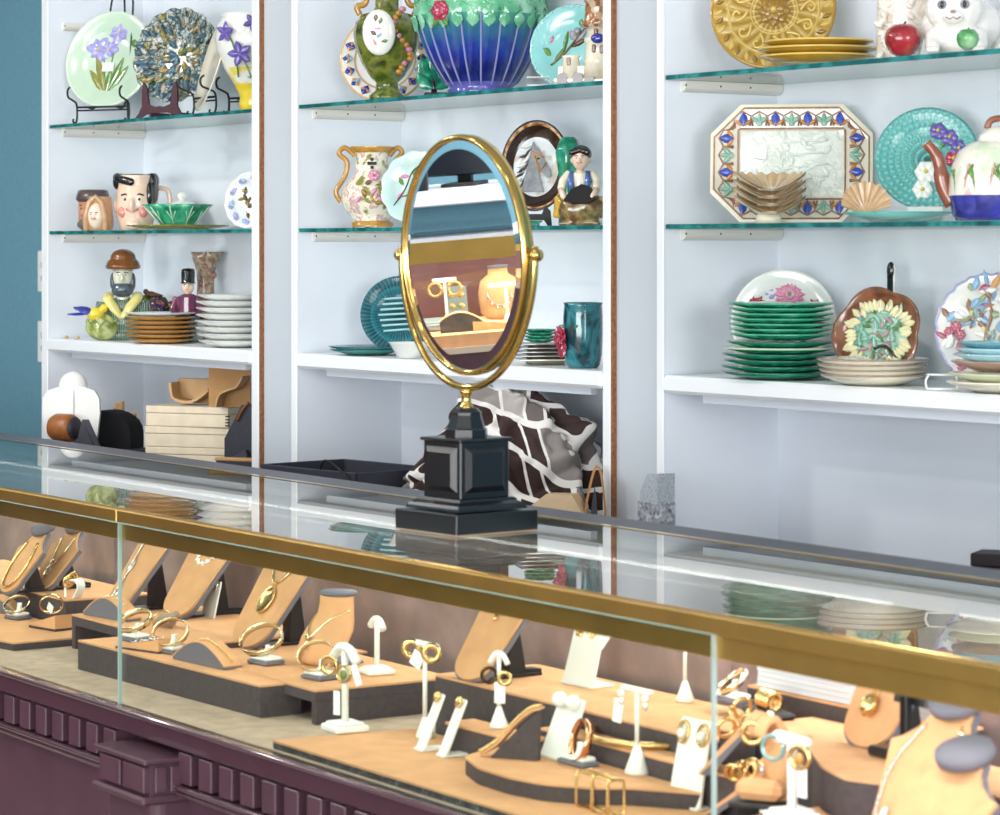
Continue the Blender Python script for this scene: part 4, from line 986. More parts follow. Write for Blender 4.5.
m.flower(0, 0, 11 * s, 6, 0, 1, 0, .006, X, rows=2); m.petal(0, -3 * s, 15 * s, 7 * s, -2.2, 2, .004, 0, X); m.petal(0, -3 * s, 15 * s, 7 * s, -.9, 2, .004, 0, X)
m.build('crimson_flower', [crims, pink, leafg], t)
# pale blue bird plate
def birdrel(m, R, z, dep):
    for a, b, l, w, an, c in ((-.45, -.45, .6, .14, 1.0, 1), (-.2, -.1, .5, .12, 1.4, 1), (-.5, -.2, .3, .2, 2.4, 1), (-.25, -.55, .3, .2, .2, 1), (.1, .1, .5, .16, .9, 0), (.12, .15, .3, .22, 2.2, 0), (0, 0, .4, .14, .5, 2), (.25, .45, .3, .2, 1.8, 1), (.35, .2, .3, .2, .4, 1), (.5, .5, .25, .18, 2.6, 1), (-.55, .1, .2, .12, 1.2, 3), (-.1, .35, .22, .1, 0, 3)):
        m.petal(a * R, b * R, l * R, w * R, an, c, .004, z)
    m.tube([(-.7 * R, -.6 * R, z), (-.2 * R, -.2 * R, z + .002), (.2 * R, .3 * R, z + .002), (.5 * R, .75 * R, z)], .0022, 6, 2)
    m.ell((.12 * R, .38 * R, z + .003), (.09 * R, .09 * R, .005), 0, 10, 6)
    for k in range(44): m.ell((.965 * R * cos(k * pi / 22), .965 * R * sin(k * pi / 22), dep), (.035 * R, .035 * R, .002), 4, 8, 5)
splate('blue_bird_plate', 'pale blue plate with a bird among green leaves, behind the ceramic castle', 'plate', 567, .11, ZT, 84, [aqua], face=-20, lean=12, dep=.013, sc=(40, .02), rel=birdrel, relmats=[greyg, leafg, brown, pink, mat('pale_aqua_bead', '#b7e3e6', .12, coat=.5)], relname='bird_relief')
x, Y, s, cy = place(538, .03)
t = thing('white_dish_stand', 'small white open dish stand in front of the pale blue bird plate', 'plate stand', (x, Y, ZT + .0008), cy)
MB().tube([(-11 * s, -.008, .002), (11 * s, -.008, .002), (11 * s, -.006, 9 * s), (-11 * s, -.006, 9 * s)], .002, 8, closed=True).build('front_loop', leath, t)
MB().box(-10 * s, 10 * s, -.006, .02, 0, .003, b=.001).build('foot_plate', leath, t)
# castle
x, Y, s, cy = place(588, .05)
cst = glaze('castle_cream_glaze', [(0, '#d8cdb0'), (.5, '#efe8d4'), (.65, '#e3d6ba'), (1, '#c9a98a')], 30, bump=.2)
rfb = glaze('castle_roof_glaze', [(0, '#7a4a2e'), (.5, '#b07a50'), (.62, '#e3cdb0'), (1, '#5d3a28')], 90, 'cells', bump=.6)
t = thing('ceramic_castle', 'cream ceramic castle with arches and a brown lattice roof, at the right end', 'ornament', (x, Y, ZT + .0008), cy - R_(15))
m = MB(); m.box(-34 * s, 34 * s, -10 * s, 16 * s, 0, 6 * s, b=2 * s)
m.lathe([(0, 6 * s), (16 * s, 6 * s), (15 * s, 20 * s), (16 * s, 22 * s), (15 * s, 24 * s), (14 * s, 40 * s), (15.5 * s, 42 * s), (15.5 * s, 45 * s), (13 * s, 46 * s), (13 * s, 56 * s), (0, 56 * s)], 32, X=T(12 * s, 0, 0))
m.lathe([(0, 6 * s), (9 * s, 6 * s), (8.5 * s, 26 * s), (9.5 * s, 28 * s), (0, 29 * s)], 24, X=T(-17 * s, -2 * s, 0))
m.box(-30 * s, -2 * s, -6 * s, 10 * s, 5 * s, 18 * s, b=s)
m.build('walls', cst, t)
for qx in (-24, -8, 4): MB().prism([(qx * s - 5 * s, 0)] + [(qx * s + 5 * s * cos(a), 6 * s + 5 * s * sin(a)) for a in [pi - k * pi / 8 for k in range(9)]] + [(qx * s + 5 * s, 0)], 9.5 * s, 11 * s, X=RX(pi / 2)).build('arch', dbrown, t)
for qx, qz in ((10, 34), (18, 33), (12, 50), (-17, 22)): MB().box((qx - 2) * s, (qx + 2) * s, -16 * s if qx > 0 else -12 * s, -11 * s, (qz - 4) * s, (qz + 4) * s, b=s).build('window', brown, t)
m = MB(); m.lathe([(0, 55 * s), (19 * s, 56 * s), (16 * s, 62 * s), (14 * s, 80 * s), (17 * s, 84 * s), (12 * s, 100 * s), (0, 112 * s)], 28, X=T(12 * s, 0, 0)); m.build('tower_roof', rfb, t)
MB().ell((14 * s, -16 * s, 44 * s), (7 * s, 3 * s, 5 * s)).build('blue_shield', cobalt, t)
# ---------------------------------------------------------------- middle bookcase, lower glass shelf
pjg = glaze('pitcher_floral_glaze', [(0, '#6d7034'), (.40, '#8c8a46'), (.46, '#efe9d2'), (.56, '#f0ead6'), (.6, '#c99aa4'), (.66, '#e9dfc0'), (1, '#a97f34')], 34, bump=.3, detail=4)
t, m, s, P = pot('pierced_jug', 372, .09, ZM, [(20, 224), (21, 220), (17, 217), (26, 208), (31, 196), (30, 186), (22, 176), (17, 168), (16, 155), (18, 147), (21, 144)], None, 'olive and cream floral jug with pierced neck and gilt scroll handles', 'jug', 40, rf=lambda a, i: 1 + (.05 * sin(a * 3) if i > 9 else 0))
for k in range(len(m.f)): pass
m.build('body', [pjg], t)
MB().lathe([(21.3 * s, 1 * s), (21.6 * s, 5 * s), (18 * s, 7 * s)], 32).lathe([(18.5 * s, 75 * s), (22 * s, 79 * s), (21.8 * s, 81 * s)], 32).build('gilt_band', goldg, t)
m = MB()
for a, b in ((0, 0), (-3, 4), (3, 4), (0, 8), (-3, -4 + 8), (0, 4)): m.box((a - 1.6) * s, (a + 1.6) * s, -18 * s, -16 * s, (60 + b - 1.6) * s, (60 + b + 1.6) * s, X=T(0, 0, 0))
m.build('pierced_lattice', cblack, t)
MB().tube(smooth_pts([(-17 * s, 0, 72 * s), (-27 * s, 0, 80 * s), (-33 * s, 0, 74 * s), (-25 * s, 0, 66 * s), (-27 * s, 0, 52 * s), (-36 * s, 0, 36 * s), (-31 * s, 0, 26 * s)], 5), 2.6 * s, 8).build('handle', goldg, t)
MB().tube(smooth_pts([(17 * s, 0, 72 * s), (25 * s, 0, 80 * s), (30 * s, 0, 75 * s), (23 * s, 0, 66 * s), (20 * s, 0, 54 * s)], 5), 2.6 * s, 8).build('handle', goldg, t)
m = MB(); X = T(0, -30 * s, 34 * s) @ RX(pi / 2); random.seed(9)
for k in range(16): m.petal(random.uniform(-14, 14) * s, random.uniform(-10, 14) * s, 8 * s, 5 * s, random.uniform(0, 6), k % 4, .003, -abs(k % 3) * .001, X)
m.flower(2 * s, 18 * s, 6 * s, 6, 0, 3, -.014, .004, X); m.build('painted_sprays', [pink, olive, brown, goldg], t)
def branch(m, R, z, dep):
    m.tube(smooth_pts([(-.7 * R, -.5 * R, dep * .7), (-.4 * R, 0, z + .001), (-.2 * R, .5 * R, z + .002), (.2 * R, .7 * R, dep * .7)], 4), .0016, 6, 0)
    m.tube(smooth_pts([(-.5 * R, -.2 * R, z), (-.1 * R, -.1 * R, z + .002), (.3 * R, .1 * R, z)], 4), .0014, 6, 0)
    for k, (a, b) in enumerate(((-.6, -.3), (-.45, .1), (-.3, .35), (-.1, .6), (0, -.05), (.2, .1), (-.65, .25), (-.75, -.1))):
        m.petal(a * R, b * R, .26 * R, .12 * R, 1 + k * 1.1, 1 + k % 2, .003, z + .001)
splate('aqua_scalloped_plate', 'pale aqua scalloped plate with dark twigs, standing half behind the oval mirror', 'plate', 418, .10, ZM, 76, [glaze('pale_aqua_glaze', [(0, '#a9d9d4'), (.6, '#cfe9e4'), (1, '#dff0ea')], 24, bump=.2)], face=-10, lean=12, dep=.016, sc=(12, .06), rel=branch, relmats=[dbrown, pink, leafg], relname='twig_relief')
# horse plate: oval
def horse(m, R, z, dep):
    hp = [(-.62, -.75), (-.5, -.2), (-.35, .25), (-.2, .55), (-.12, .75), (-.02, .58), (.12, .48), (.3, .2), (.52, -.12), (.55, -.28), (.42, -.34), (.25, -.2), (.1, -.15), (.18, -.45), (.3, -.75)]
    m.prism([(a * R * .8, b * R * .9 * 1.1) for a, b in hp], z, z + .006, 0)
    for k in range(16):
        u = k / 15; m.petal((-.5 + .36 * u) * R * .82, (-.72 + 1.35 * u) * R, .34 * R, .1 * R, -2.4 + .5 * sin(k * 2.), 1 + k % 2, .004, z + .004)
    m.tube([(.3 * R, .1 * R, z + .007), (.12 * R, -.16 * R, z + .008), (-.05 * R, .3 * R, z + .008)], .0022, 6, 3); m.tube([(.22 * R, .26 * R, z + .008), (-.14 * R, .42 * R, z + .008)], .002, 6, 3)
    m.ell((.07 * R, .22 * R, z + .007), (.04 * R, .03 * R, .003), 1, 8, 5)
splate('horse_head_plate', 'oval brown-rimmed plate with a grey horse head, beside the ceramic boy', 'plate', 534, .10, ZM, 92, [dbrown, glaze('marbled_brown_rim_glaze', [(0, '#3a2216'), (.42, '#7a4a28'), (.52, '#c98a4a'), (.6, '#e2c49c'), (.7, '#5d3a22'), (1, '#a86a3a')], 50, bump=.3), glaze('horse_ground_glaze', [(0, '#b5c6d6'), (.5, '#e3e9ec'), (.6, '#cfc4b8'), (1, '#dfe6ea')], 40, bump=.2)], face=-8, lean=12, lift=.026, dep=.016, mi=(0, 1, 2, 0), rel=horse, relmats=[greyg, mat('charcoal_glaze', '#2c2c30', .15, coat=.5), cwhite, orange], relname='horse_relief', sy=1.34, well=.8)
x, Y, s, cy = place(534, .08)
t = thing('black_plate_rest', 'small black wooden rest under the horse head plate', 'plate stand', (x, Y, ZM), cy - R_(8))
MB().prism([(-.035, 0), (-.028, 0), (-.02, .012), (.02, .012), (.028, 0), (.035, 0), (.032, .03), (.022, .04), (.016, .024), (-.016, .024), (-.022, .04), (-.032, .03)], -.004, .004, X=RX(pi / 2)).build('rest_board', blackm, t)
MB().box(-.004, .004, .004, .05, 0, .01).build('rear_foot', blackm, t)
x, Y, s, cy = place(531, .03)
o = single('green_leaf_dish', plate_mb(11 * s, .01, (0, 0, 0, 0), (6, .2)), [bgreen], 'tiny dark green leaf dish in front of the horse head plate', 'dish', (x, Y, ZM + .0006), 1)
t, m, s, P = pot('green_leaf_vase', 569, .16, ZM, [(9, 224), (10, 218), (7, 205), (8, 185), (11, 165), (13, 150), (9, 138), (6, 135)], None, 'dark green leaf-shaped vase rising behind the ceramic boy', 'vase', 24, rf=lambda a, i: 1 + .08 * sin(6 * a))
m.build('body', bgreen, t)
# boy leaning over a pot
x, Y, s, cy = place(580, .06)
t = thing('boy_and_pot_figurine', 'ceramic boy with dark hair kneeling behind a brown open-mouthed pot', 'figurine', (x, Y, ZM + .0008), cy - R_(8))
m = MB(); m.ell((2 * s, -4 * s, 17 * s), (24 * s, 15 * s, 17 * s), nu=24, nv=14, rf=lambda a, b: 1 + .05 * sin(5 * a + 2 * b)); m.box(-20 * s, 22 * s, -14 * s, 6 * s, 0, 4 * s)
m.build('pot', glaze('brown_rock_glaze', [(0, '#2e2018'), (.42, '#6d5232'), (.56, '#a08a5c'), (.68, '#5d5a34'), (1, '#cdbb92')], 34, bump=.6), t, fuse=.0025)
MB().prism([(-17 * s, 0), (-10 * s, 12 * s), (0, 18 * s), (10 * s, 14 * s), (16 * s, 2 * s), (8 * s, -4 * s), (-8 * s, -4 * s)], 0, 3 * s, X=T(3 * s, -15.5 * s, 24 * s) @ RX(pi / 2 - .5)).build('pot_mouth', cblack, t)
m = MB(); m.tube([(0, 8 * s, 20 * s), (0, 6 * s, 40 * s), (0, 3 * s, 54 * s)], [10 * s, 12 * s, 9 * s], 14)
for q in (-1, 1): m.tube([(q * 11 * s, 4 * s, 52 * s), (q * 17 * s, -2 * s, 44 * s), (q * 18 * s, -9 * s, 36 * s)], [5 * s, 4.6 * s, 4 * s], 10)
m.build('shirt', mat('cream_shirt_glaze', '#e9e2cc', .16, coat=.4, noise=.08), t, fuse=.002)
m = MB()
for q in (-1, 1): m.tube([(q * 8 * s, 0, 53 * s), (q * 9 * s, -6 * s, 44 * s), (q * 7 * s, -6 * s, 34 * s)], 3.2 * s, 8)
m.build('waistcoat', mat('blue_waistcoat_glaze', '#4f6fae', .15, coat=.5, noise=.3, nscale=90), t)
for q in (-1, 1): MB().tube([(q * 18 * s, -9 * s, 36 * s), (q * 15 * s, -14 * s, 29 * s), (q * 13 * s, -15 * s, 26 * s)], [3.4 * s, 3.2 * s, 2.4 * s], 8).build('hand', skin, t)
m = MB()
for q in (-1, 1): m.tube([(q * 8 * s, 8 * s, 22 * s), (q * 21 * s, -2 * s, 24 * s), (q * 23 * s, 2 * s, 8 * s)], [8 * s, 7 * s, 5 * s], 10)
m.build('breeches', mat('yellow_breeches_glaze', '#c9a23e', .15, coat=.5, noise=.3), t, fuse=.002)
m = MB(); m.ell((1 * s, -3 * s, 66 * s), (9 * s, 9.5 * s, 11 * s)); m.tube([(0, 3 * s, 52 * s), (0, 0, 60 * s)], 4 * s, 10); m.ell((1 * s, -12.5 * s, 64.5 * s), (1.7 * s, 2.4 * s, 2.4 * s))
for q in (-1, 1): m.ell((1 * s + q * 9 * s, -2 * s, 65 * s), (1.5 * s, 2.4 * s, 3 * s))
m.build('head', skin, t, fuse=.0016)
face_parts(t, 9 * s, 1 * s, 66 * s, -12 * s)
m = MB(); m.ell((1 * s, 0, 71 * s), (11 * s, 11 * s, 9.5 * s)); 
for k in range(5): m.ell(((-7 + 4 * k) * s, -9 * s, (75 - abs(k - 2) * 1.2) * s), (3.4 * s, 3 * s, 3.2 * s))
m.build('hair', mat('dark_brown_hair_glaze', '#241815', .2, coat=.4), t, fuse=.0018)
# ---------------------------------------------------------------- middle bookcase, fixed shelf
def bands(m, R, z, dep):
    for k in range(7): m.tube([(-(.55 - .05 * abs(k - 3)) * R, (-.42 + .14 * k) * R, z + .001), ((.55 - .05 * abs(k - 3)) * R, (-.36 + .14 * k) * R, z + .001)], .0026, 6, 0)
splate('teal_ribbed_plate', 'dark teal plate with a ribbed rim standing on the fixed shelf behind the mirror', 'plate', 398, .15, ZL, 76, [polar('teal_ribbed_glaze', [(0, '#0a4a58'), (.05, '#0c5666'), (.06, '#2f8390'), (.064, '#0a4452'), (.1, '#13606c')], n=54, amp=.35, c2='#4fa0a6', bump=.9)], face=-6, lean=12, dep=.016, rel=bands, relmats=[mat('pale_teal_line', '#9fd0d4', .12, coat=.5)], relname='wavy_lines')
for k, (lab, yo, w) in enumerate((('dark teal plate lying flat left of the mirror, the lower of two', .07, 74), ('dark teal plate lying flat left of the mirror, the upper of two', .07, 76))):
    x, Y, s, cy = place(367, yo); o = plate_mb(w * s / 2, .013, (0, 0, 0, 1), (16, .03)).build('teal_flat_plate', [tealg, mat('sea_green_back', '#3d8a80', .15, coat=.5)]); tag(o, lab, 'plate', 'flat teal plates'); o.location = (x, Y, ZL + .0006 + k * .006)
x, Y, s, cy = place(410, .05)
single('white_side_dish', MB().lathe([(0, .001), (12 * s, 0), (21 * s, 15 * s), (22.5 * s, 16 * s), (20.5 * s, 15.5 * s), (12 * s, 3 * s), (0, 2 * s)], 40), cwhite, 'small white dish behind the mirror frame on the fixed shelf', 'dish', (x, Y, ZL + .0006))
sqm = glaze('grey_brown_square_glaze', [(0, '#6b6660'), (.5, '#8f8a80'), (1, '#b4ada0')], 40, bump=.2)
x, Y, s, cy = place(545, .09); zq = ZL + .0006
for k in range(5):
    w = 31 * s * (1 - .02 * k); m = MB()
    m.box(-w * .55, w * .55, -w * .55, w * .55, 0, .004, b=.002); rr = []
    m.add([(-w * .55, -w * .55, .004), (w * .55, -w * .55, .004), (w * .55, w * .55, .004), (-w * .55, w * .55, .004), (-w, -w, .0095), (w, -w, .0095), (w, w, .0095), (-w, w, .0095), (-w, -w, .0115), (w, -w, .0115), (w, w, .0115), (-w, w, .0115), (-w * .6, -w * .6, .006), (w * .6, -w * .6, .006), (w * .6, w * .6, .006), (-w * .6, w * .6, .006)], [(0, 1, 5, 4), (1, 2, 6, 5), (2, 3, 7, 6), (3, 0, 4, 7), (4, 5, 9, 8), (5, 6, 10, 9), (6, 7, 11, 10), (7, 4, 8, 11), (8, 9, 13, 12), (9, 10, 14, 13), (10, 11, 15, 14), (11, 8, 12, 15), (12, 13, 14, 15)], [1] * 8 + [0] * 5, False)
    o = m.build('square_plate', [sqm, ccream if k == 0 else sqm]); tag(o, 'grey-brown square plate right of the mirror, ' + ('bottom one' if k == 0 else ORD[4 - k] + ' of five'), 'plate', 'square plates stacked beside the mirror')
    o.location = (x, Y, zq); o.rotation_euler = (0, 0, cy + .2); zq += .0075
for k in range(4):
    x, Y, s, cy = place(540, .09); o = plate_mb(15 * s, .008, (0, 0, 0, 0), (9, .18), .6, 54).build('leaf_saucer', [bgreen]); tag(o, 'small green leaf saucer on the square plates, ' + ('bottom one' if k == 0 else ORD[3 - k]), 'saucer', 'green leaf saucers'); o.location = (x, Y, zq + .004 + k * .0062); o.rotation_euler = (0, 0, k * .4)
t, m, s, P = pot('rose_mug', 583, .06, ZL, [(15, 368), (17, 365), (19, 355), (20, 335), (20, 318), (19, 306), (20, 303)], None, 'dark teal mug with a crimson rose on its side, by the cabinet edge', 'mug', 36)
m.build('body', glaze('blue_green_drip_glaze', [(0, '#0c1418'), (.4, '#123842'), (.52, '#2f7f88'), (.65, '#16303c'), (1, '#7fb7b4')], 16, bump=.15, dist=1), t)
m = MB(); X = T(-20 * s, -4 * s, 30 * s) @ RZ(-1.2) @ RX(pi / 2)
for rr, n, l, hh in ((0, 6, 13, 0), (0, 6, 10, .004), (0, 5, 7, .008)): 
    for k in range(n): m.petal(0, 0, l * s, 10 * s, k * 6.28 / n + hh * 100, 0, .006, hh, X, cup=.004)
for k in range(5): m.petal(0, -8 * s, 12 * s, 10 * s, -1.57 + (k - 2) * .7, 0, .005, .001, X)
m.build('rose', crims, t)
m = MB(); 
for k in range(3): m.petal(0, 0, 16 * s, 9 * s, .6 + k * 1.0, 0, .004, -.001, T(-14 * s, -10 * s, 34 * s) @ RZ(-.8) @ RX(pi / 2))
m.build('rose_leaf', leafg, t)
# ---------------------------------------------------------------- middle bookcase, bottom compartment
x, Y, s, cy = place(350, -.035)
t = thing('black_open_tray', 'large black leatherette tray with raised sides in the middle bottom compartment', 'tray', (x, Y, zb), cy - R_(52))
ht = zrow(466, x, Y) - ZB0
w = .16; d = .11
m = MB(); m.box(-w, w, -d, d, 0, .006); 
for a in ((-w, w, -d, -d + .006), (-w, w, d - .006, d), (-w, -w + .006, -d, d), (w - .006, w, -d, d)): m.box(*a, .0, ht, b=.0015)
m.build('tray_body', navy, t)
MB().tube(smooth_pts([(0, -d + .03, ht * .9), (.06, -d + .0, ht * 1.18), (.13, -d - .01, ht * 1.0), (.16, -d - .014, ht * .8)], 6), .0022, 6).build('cord_handle', blackm, t)
# crumpled shawl
x, Y, s, cy = place(488, .03); SR = cy * .5; SY = Y + .02
Hs = zrow(390, x, Y) - ZB0
from mathutils import noise as nz
m = MB(); nu, nv = 220, 120; vs = []; fs = []; uvs = []
def shawl(u, v):
    a = u * 2 * pi; r0 = (1 - v) ** .5
    lf = max(0, -cos(a))
    wx = 128 * s * r0 * (1 + .06 * sin(3 * a + 1)); wy = .10 * r0
    h = Hs * (1 - (1 - v) ** 1.7)
    p = Vector((wx * cos(a), wy * sin(a), h))
    sw = a * 9 + 5 * nz.noise(p * 9) + v * 5
    d = sin(sw) * .02 * (.3 + .7 * (1 - v)) + nz.noise(Vector((p.x * 15, p.y * 15, p.z * 15 + 4))) * .036 + abs(nz.noise(p * 30)) * .026
    rd = Vector((cos(a), sin(a), .55)).normalized()
    q = p + rd * d
    q.z *= 1 - .5 * min(1, max(0, -q.x / (128 * s) - .15) * 1.6)
    q.z = max(.0005, min(q.z, ZL - .037 - ZB0)); c_, s_ = cos(SR), sin(SR); q = Vector((q.x * c_ - q.y * s_, q.x * s_ + q.y * c_, q.z))
    q.y = min(q.y, YB - .012 - SY + .004 * nz.noise(q * 60)); q.x = min(q.x, inner[1][1] - .004 - x) if q.y > YF - SY else q.x
    return q
for j in range(nv + 1):
    for i in range(nu): vs.append(tuple(shawl(i / nu, j / nv * .97)))
for j in range(nv):
    for i in range(nu): fs.append((j * nu + i, j * nu + (i + 1) % nu, (j + 1) * nu + (i + 1) % nu, (j + 1) * nu + i))
fs.append(tuple(range(nv * nu, nv * nu + nu)))
m.add(vs, fs, 0)
sm, nt, b = newmat('brown_white_print_cloth'); N = nt.nodes.new; L = nt.links.new
b.inputs['Roughness'].default_value = .85
at = N('ShaderNodeUVMap'); at.uv_map = 'weave'
br = N('ShaderNodeTexBrick'); br.inputs['Scale'].default_value = 1; br.inputs['Color1'].default_value = lin('#35201d'); br.inputs['Color2'].default_value = lin('#dcd6d2'); br.inputs['Mortar'].default_value = lin('#e9e6e1')
br.inputs['Mortar Size'].default_value = .1; br.inputs['Brick Width'].default_value = 1.2; br.inputs['Row Height'].default_value = .9; br.inputs['Bias'].default_value = -.28; br.inputs['Mortar Smooth'].default_value = 0
L(at.outputs[0], br.inputs['Vector']); L(br.outputs['Color'], b.inputs['Base Color'])
o = single('crumpled_shawl', m, sm, 'crumpled brown and white patterned shawl heaped in the middle bottom compartment', 'shawl', (x, SY, zb))
uv = o.data.uv_layers.new(name='weave')
for li, lp in enumerate(o.data.loops):
    k = lp.vertex_index; i, j = k % nu, k // nu; p = Vector(vs[k])
    w = Vector((nz.noise(p * 7 + Vector((3.1, 0, 0))), nz.noise(p * 7 + Vector((0, 5.7, 0))), 0)) * 1.1
    uv.data[li].uv = (p.x * 15 + p.z * 5 + w.x + .8 * sin(p.y * 40), p.z * 11 - p.x * 5 + p.y * 10 + w.y)
x, Y, s, cy = place(597, -.03)
t = thing('tan_leather_strap_stand', 'tan and black strap stand right of the shawl, at the cabinet edge', 'jewellery stand', (x, Y, zb), cy)
hz = zrow(468, x, Y) - ZB0
MB().strip([(p.x, p.y) for p in smooth_pts([(-.03, 0, 0), (-.02, hz * .5, 0), (0, hz, 0), (.012, hz * .6, 0), (.014, 0, 0)], 5)], .03, .004).build('strap_loop', mat('tan_strap', '#b07a44', .5, noise=.1), t)
MB().prism([(-.022, 0), (.008, 0), (-.004, hz * .8)], -.013, .013, X=RX(pi / 2)).build('core', navy, t)
x, Y, s, cy = place(560, -.08)
t = thing('pale_wooden_block', 'pale wooden rounded block lying at the foot of the shawl', 'block', (x, Y, zb), cy - R_(20))
h0 = zrow(494, x, Y) - ZB0
MB().prism([(-.05, 0), (.05, 0), (.05, h0 * .7), (.03, h0), (-.02, h0), (-.05, h0 * .8)], -.02, .02, X=RX(pi / 2)).build('block', mat('beige_wood', '#cdb48f', .6, noise=.1), t)
# the object standing in front of the filler strip
x, Y, s, cy = place(655, -.06)
t = thing('silver_sequin_brush', 'grey bristled brush with sequinned handle standing before the strip between bookcases', 'brush', (x, Y, zb), cy - R_(50))
hb = zrow(473, x, Y) - ZB0
MB().prism([(-.022, 0), (.03, 0), (.03, hb), (.004, hb * .99), (-.008, hb * .9), (-.018, hb * .78)], -.02, .02, X=RX(pi / 2)).build('bristle_body', mat('grey_bristle', '#a9b0b8', .7, noise=.25, nscale=200), t)
MB().box(-.024, .032, -.0215, .0215, 0, hb * .7, b=.002).build('sequin_wrap', glaze('sequin_silver', [(0, '#4d4f58'), (.5, '#b9bec6'), (.6, '#75787f'), (1, '#e6e9ee')], 160, 'cells', bump=.8, rough=.25), t)
# ---------------------------------------------------------------- right bookcase, upper glass shelf
och = polar('ochre_relief_glaze', [(0, '#c9a23c'), (.02, '#b88a2a'), (.034, '#8a6a1e'), (.036, '#d8bc6a'), (.04, '#9c7a24'), (.075, '#a07c22'), (.082, '#caa850'), (.086, '#a27e26'), (.11, '#b08a30')], n=22, amp=.45, c2='#e6d08a', bump=1, swirl=60)
def ocrel(m, R, z, dep):
    m.flower(0, 0, .26 * R, 8, 1, 0, z, .006, rows=2)
    m.lathe([(.36 * R, z), (.375 * R, z + .005), (.39 * R, z)], 48, 0); m.lathe([(.7 * R, dep * .5), (.72 * R, dep * .5 + .006), (.74 * R, dep * .6)], 48, 0)
    for k in range(12):
        a = k * pi / 6
        m.tube(smooth_pts([(R * q * cos(a + w), R * q * sin(a + w), z + .002) for q, w in ((.42, 0), (.5, .2), (.6, .25), (.66, .1), (.6, -.02), (.54, .08))], 3), .0028, 6, 0)
        for j in range(3): m.petal(.8 * R * cos(a + j * .16), .8 * R * sin(a + j * .16), .17 * R, .09 * R, a + j * .16 + .6, (j + k) % 2, .004, dep * .85)
splate('ochre_relief_charger', 'large ochre charger embossed with scrolls, standing on the top shelf', 'plate', 771, .10, ZT, 124, [mat('ochre_green_glaze', '#a5812a', .12, coat=.6, noise=.15, nscale=40), och], face=-8, lean=13, dep=.02, mi=(0, 1, 1, 0), rel=ocrel, relmats=[mat('pale_ochre_glaze', '#d3b660', .1, coat=.7, noise=.1), mat('dark_ochre_glaze', '#8f6d20', .1, coat=.7)], relname='scroll_relief')
stack('ochre_dinner_plate', 'plain ochre plate lying in front of the embossed charger', 'plate', 818, .07, ZT, 120, 3, .018, .0125, lambda i: [mat('ochre_green_glaze', '#a5812a', .12), mat('amber_edge', '#dcb85c', .12, coat=.6)], 'plain ochre plates on the top shelf', mi=(1, 0, 0, 0), sizes=[.96, 1, .92], well=.66)
# shell vase / driftwood piece
x, Y, s, cy = place(897, .10)
t = thing('shell_textured_vase', 'cream shell-textured flat vase leaning beside the white cat', 'vase', (x, Y, ZT + .0008), cy - R_(10))
m = MB(); m.lathe([(0, 0), (20 * s, 0), (22 * s, 10 * s), (25 * s, 40 * s), (28 * s, 75 * s), (26 * s, 92 * s), (23 * s, 92 * s), (0, 60 * s)], 40, sy=.5, rf=lambda a, i: 1 + .03 * sin(13 * a + i * 2), X=RY(.12))
m.build('body', glaze('shell_cream_glaze', [(0, '#a98f78'), (.42, '#e2d3c0'), (.55, '#f2ece2'), (.64, '#c9b09a'), (1, '#f4efe8')], 34, bump=.9, detail=6, dist=1.5), t)
m = MB(); random.seed(4)
for k in range(40): m.petal(0, 0, 10 * s, 8 * s, random.uniform(0, 6), 0, .006, 0, T(random.uniform(-17, 20) * s, -12.5 * s, random.uniform(6, 80) * s) @ RX(pi / 2))
m.build('shell_relief', glaze('shell_cream_glaze2', [(0, '#cdb9a4'), (.6, '#f3eee6'), (1, '#f8f5ef')], 60, bump=.4), t)
x, Y, s, cy = place(903, .03)
t = thing('red_apple', 'glossy red ceramic apple in front of the shell-textured vase', 'apple', (x, Y, ZT + .0008), cy)
MB().lathe([(0, 3 * s), (5 * s, 0), (12 * s, 4 * s), (17.5 * s, 13 * s), (18.5 * s, 20 * s), (16 * s, 28 * s), (10 * s, 32.5 * s), (5 * s, 32 * s), (0, 28 * s)], 28, rf=lambda a, i: 1 + .025 * sin(5 * a)).build('apple_body', glaze('apple_red_glaze', [(0, '#4d0c16'), (.4, '#8c1a26'), (.6, '#b0303a'), (1, '#d9a04a')], 14, bump=0), t)
MB().tube([(0, 0, 28 * s), (1 * s, 0, 33 * s), (3 * s, 0, 36 * s)], 1.1 * s, 6).build('stalk', dbrown, t)
# cat
x, Y, s, cy = place(957, .09); s *= 1.16
cw_ = mat('white_cat_glaze', '#f3f1ec', .16, coat=.5, bump=.06, bscale=160)
t = thing('white_cat_figurine', 'white ceramic cat with grey eyes crouching beside a green apple', 'figurine', (x, Y, ZT + .0008), cy - R_(2))
m = MB(); m.ell((4 * s, 20 * s, 27 * s), (36 * s, 30 * s, 27 * s)); m.ell((0, -8 * s, 14 * s), (27 * s, 17 * s, 14 * s)); m.ell((-2 * s, -12 * s, 40 * s), (25 * s, 20 * s, 21 * s))
m.ell((-2 * s, -30 * s, 32 * s), (9 * s, 7 * s, 6.5 * s)); m.ell((-2 * s, -34 * s, 35 * s), (3 * s, 3 * s, 2.4 * s))
for q in (-1, 1):
    m.lathe([(9 * s, 0), (6.5 * s, 10 * s), (0, 21 * s)], 12, X=T((-2 + q * 15) * s, -8 * s, 52 * s) @ RY(q * .3), sy=.6)
    m.tube([(q * 18 * s, -10 * s, 16 * s), (q * 20 * s, -24 * s, 8 * s), (q * 19 * s, -33 * s, 5 * s)], [9 * s, 7 * s, 6 * s], 10)
    for j in (-1, 0, 1): m.ell(((q * 19 + j * 3.6) * s, -38 * s, 3.6 * s), (2.3 * s, 4.4 * s, 3.2 * s))
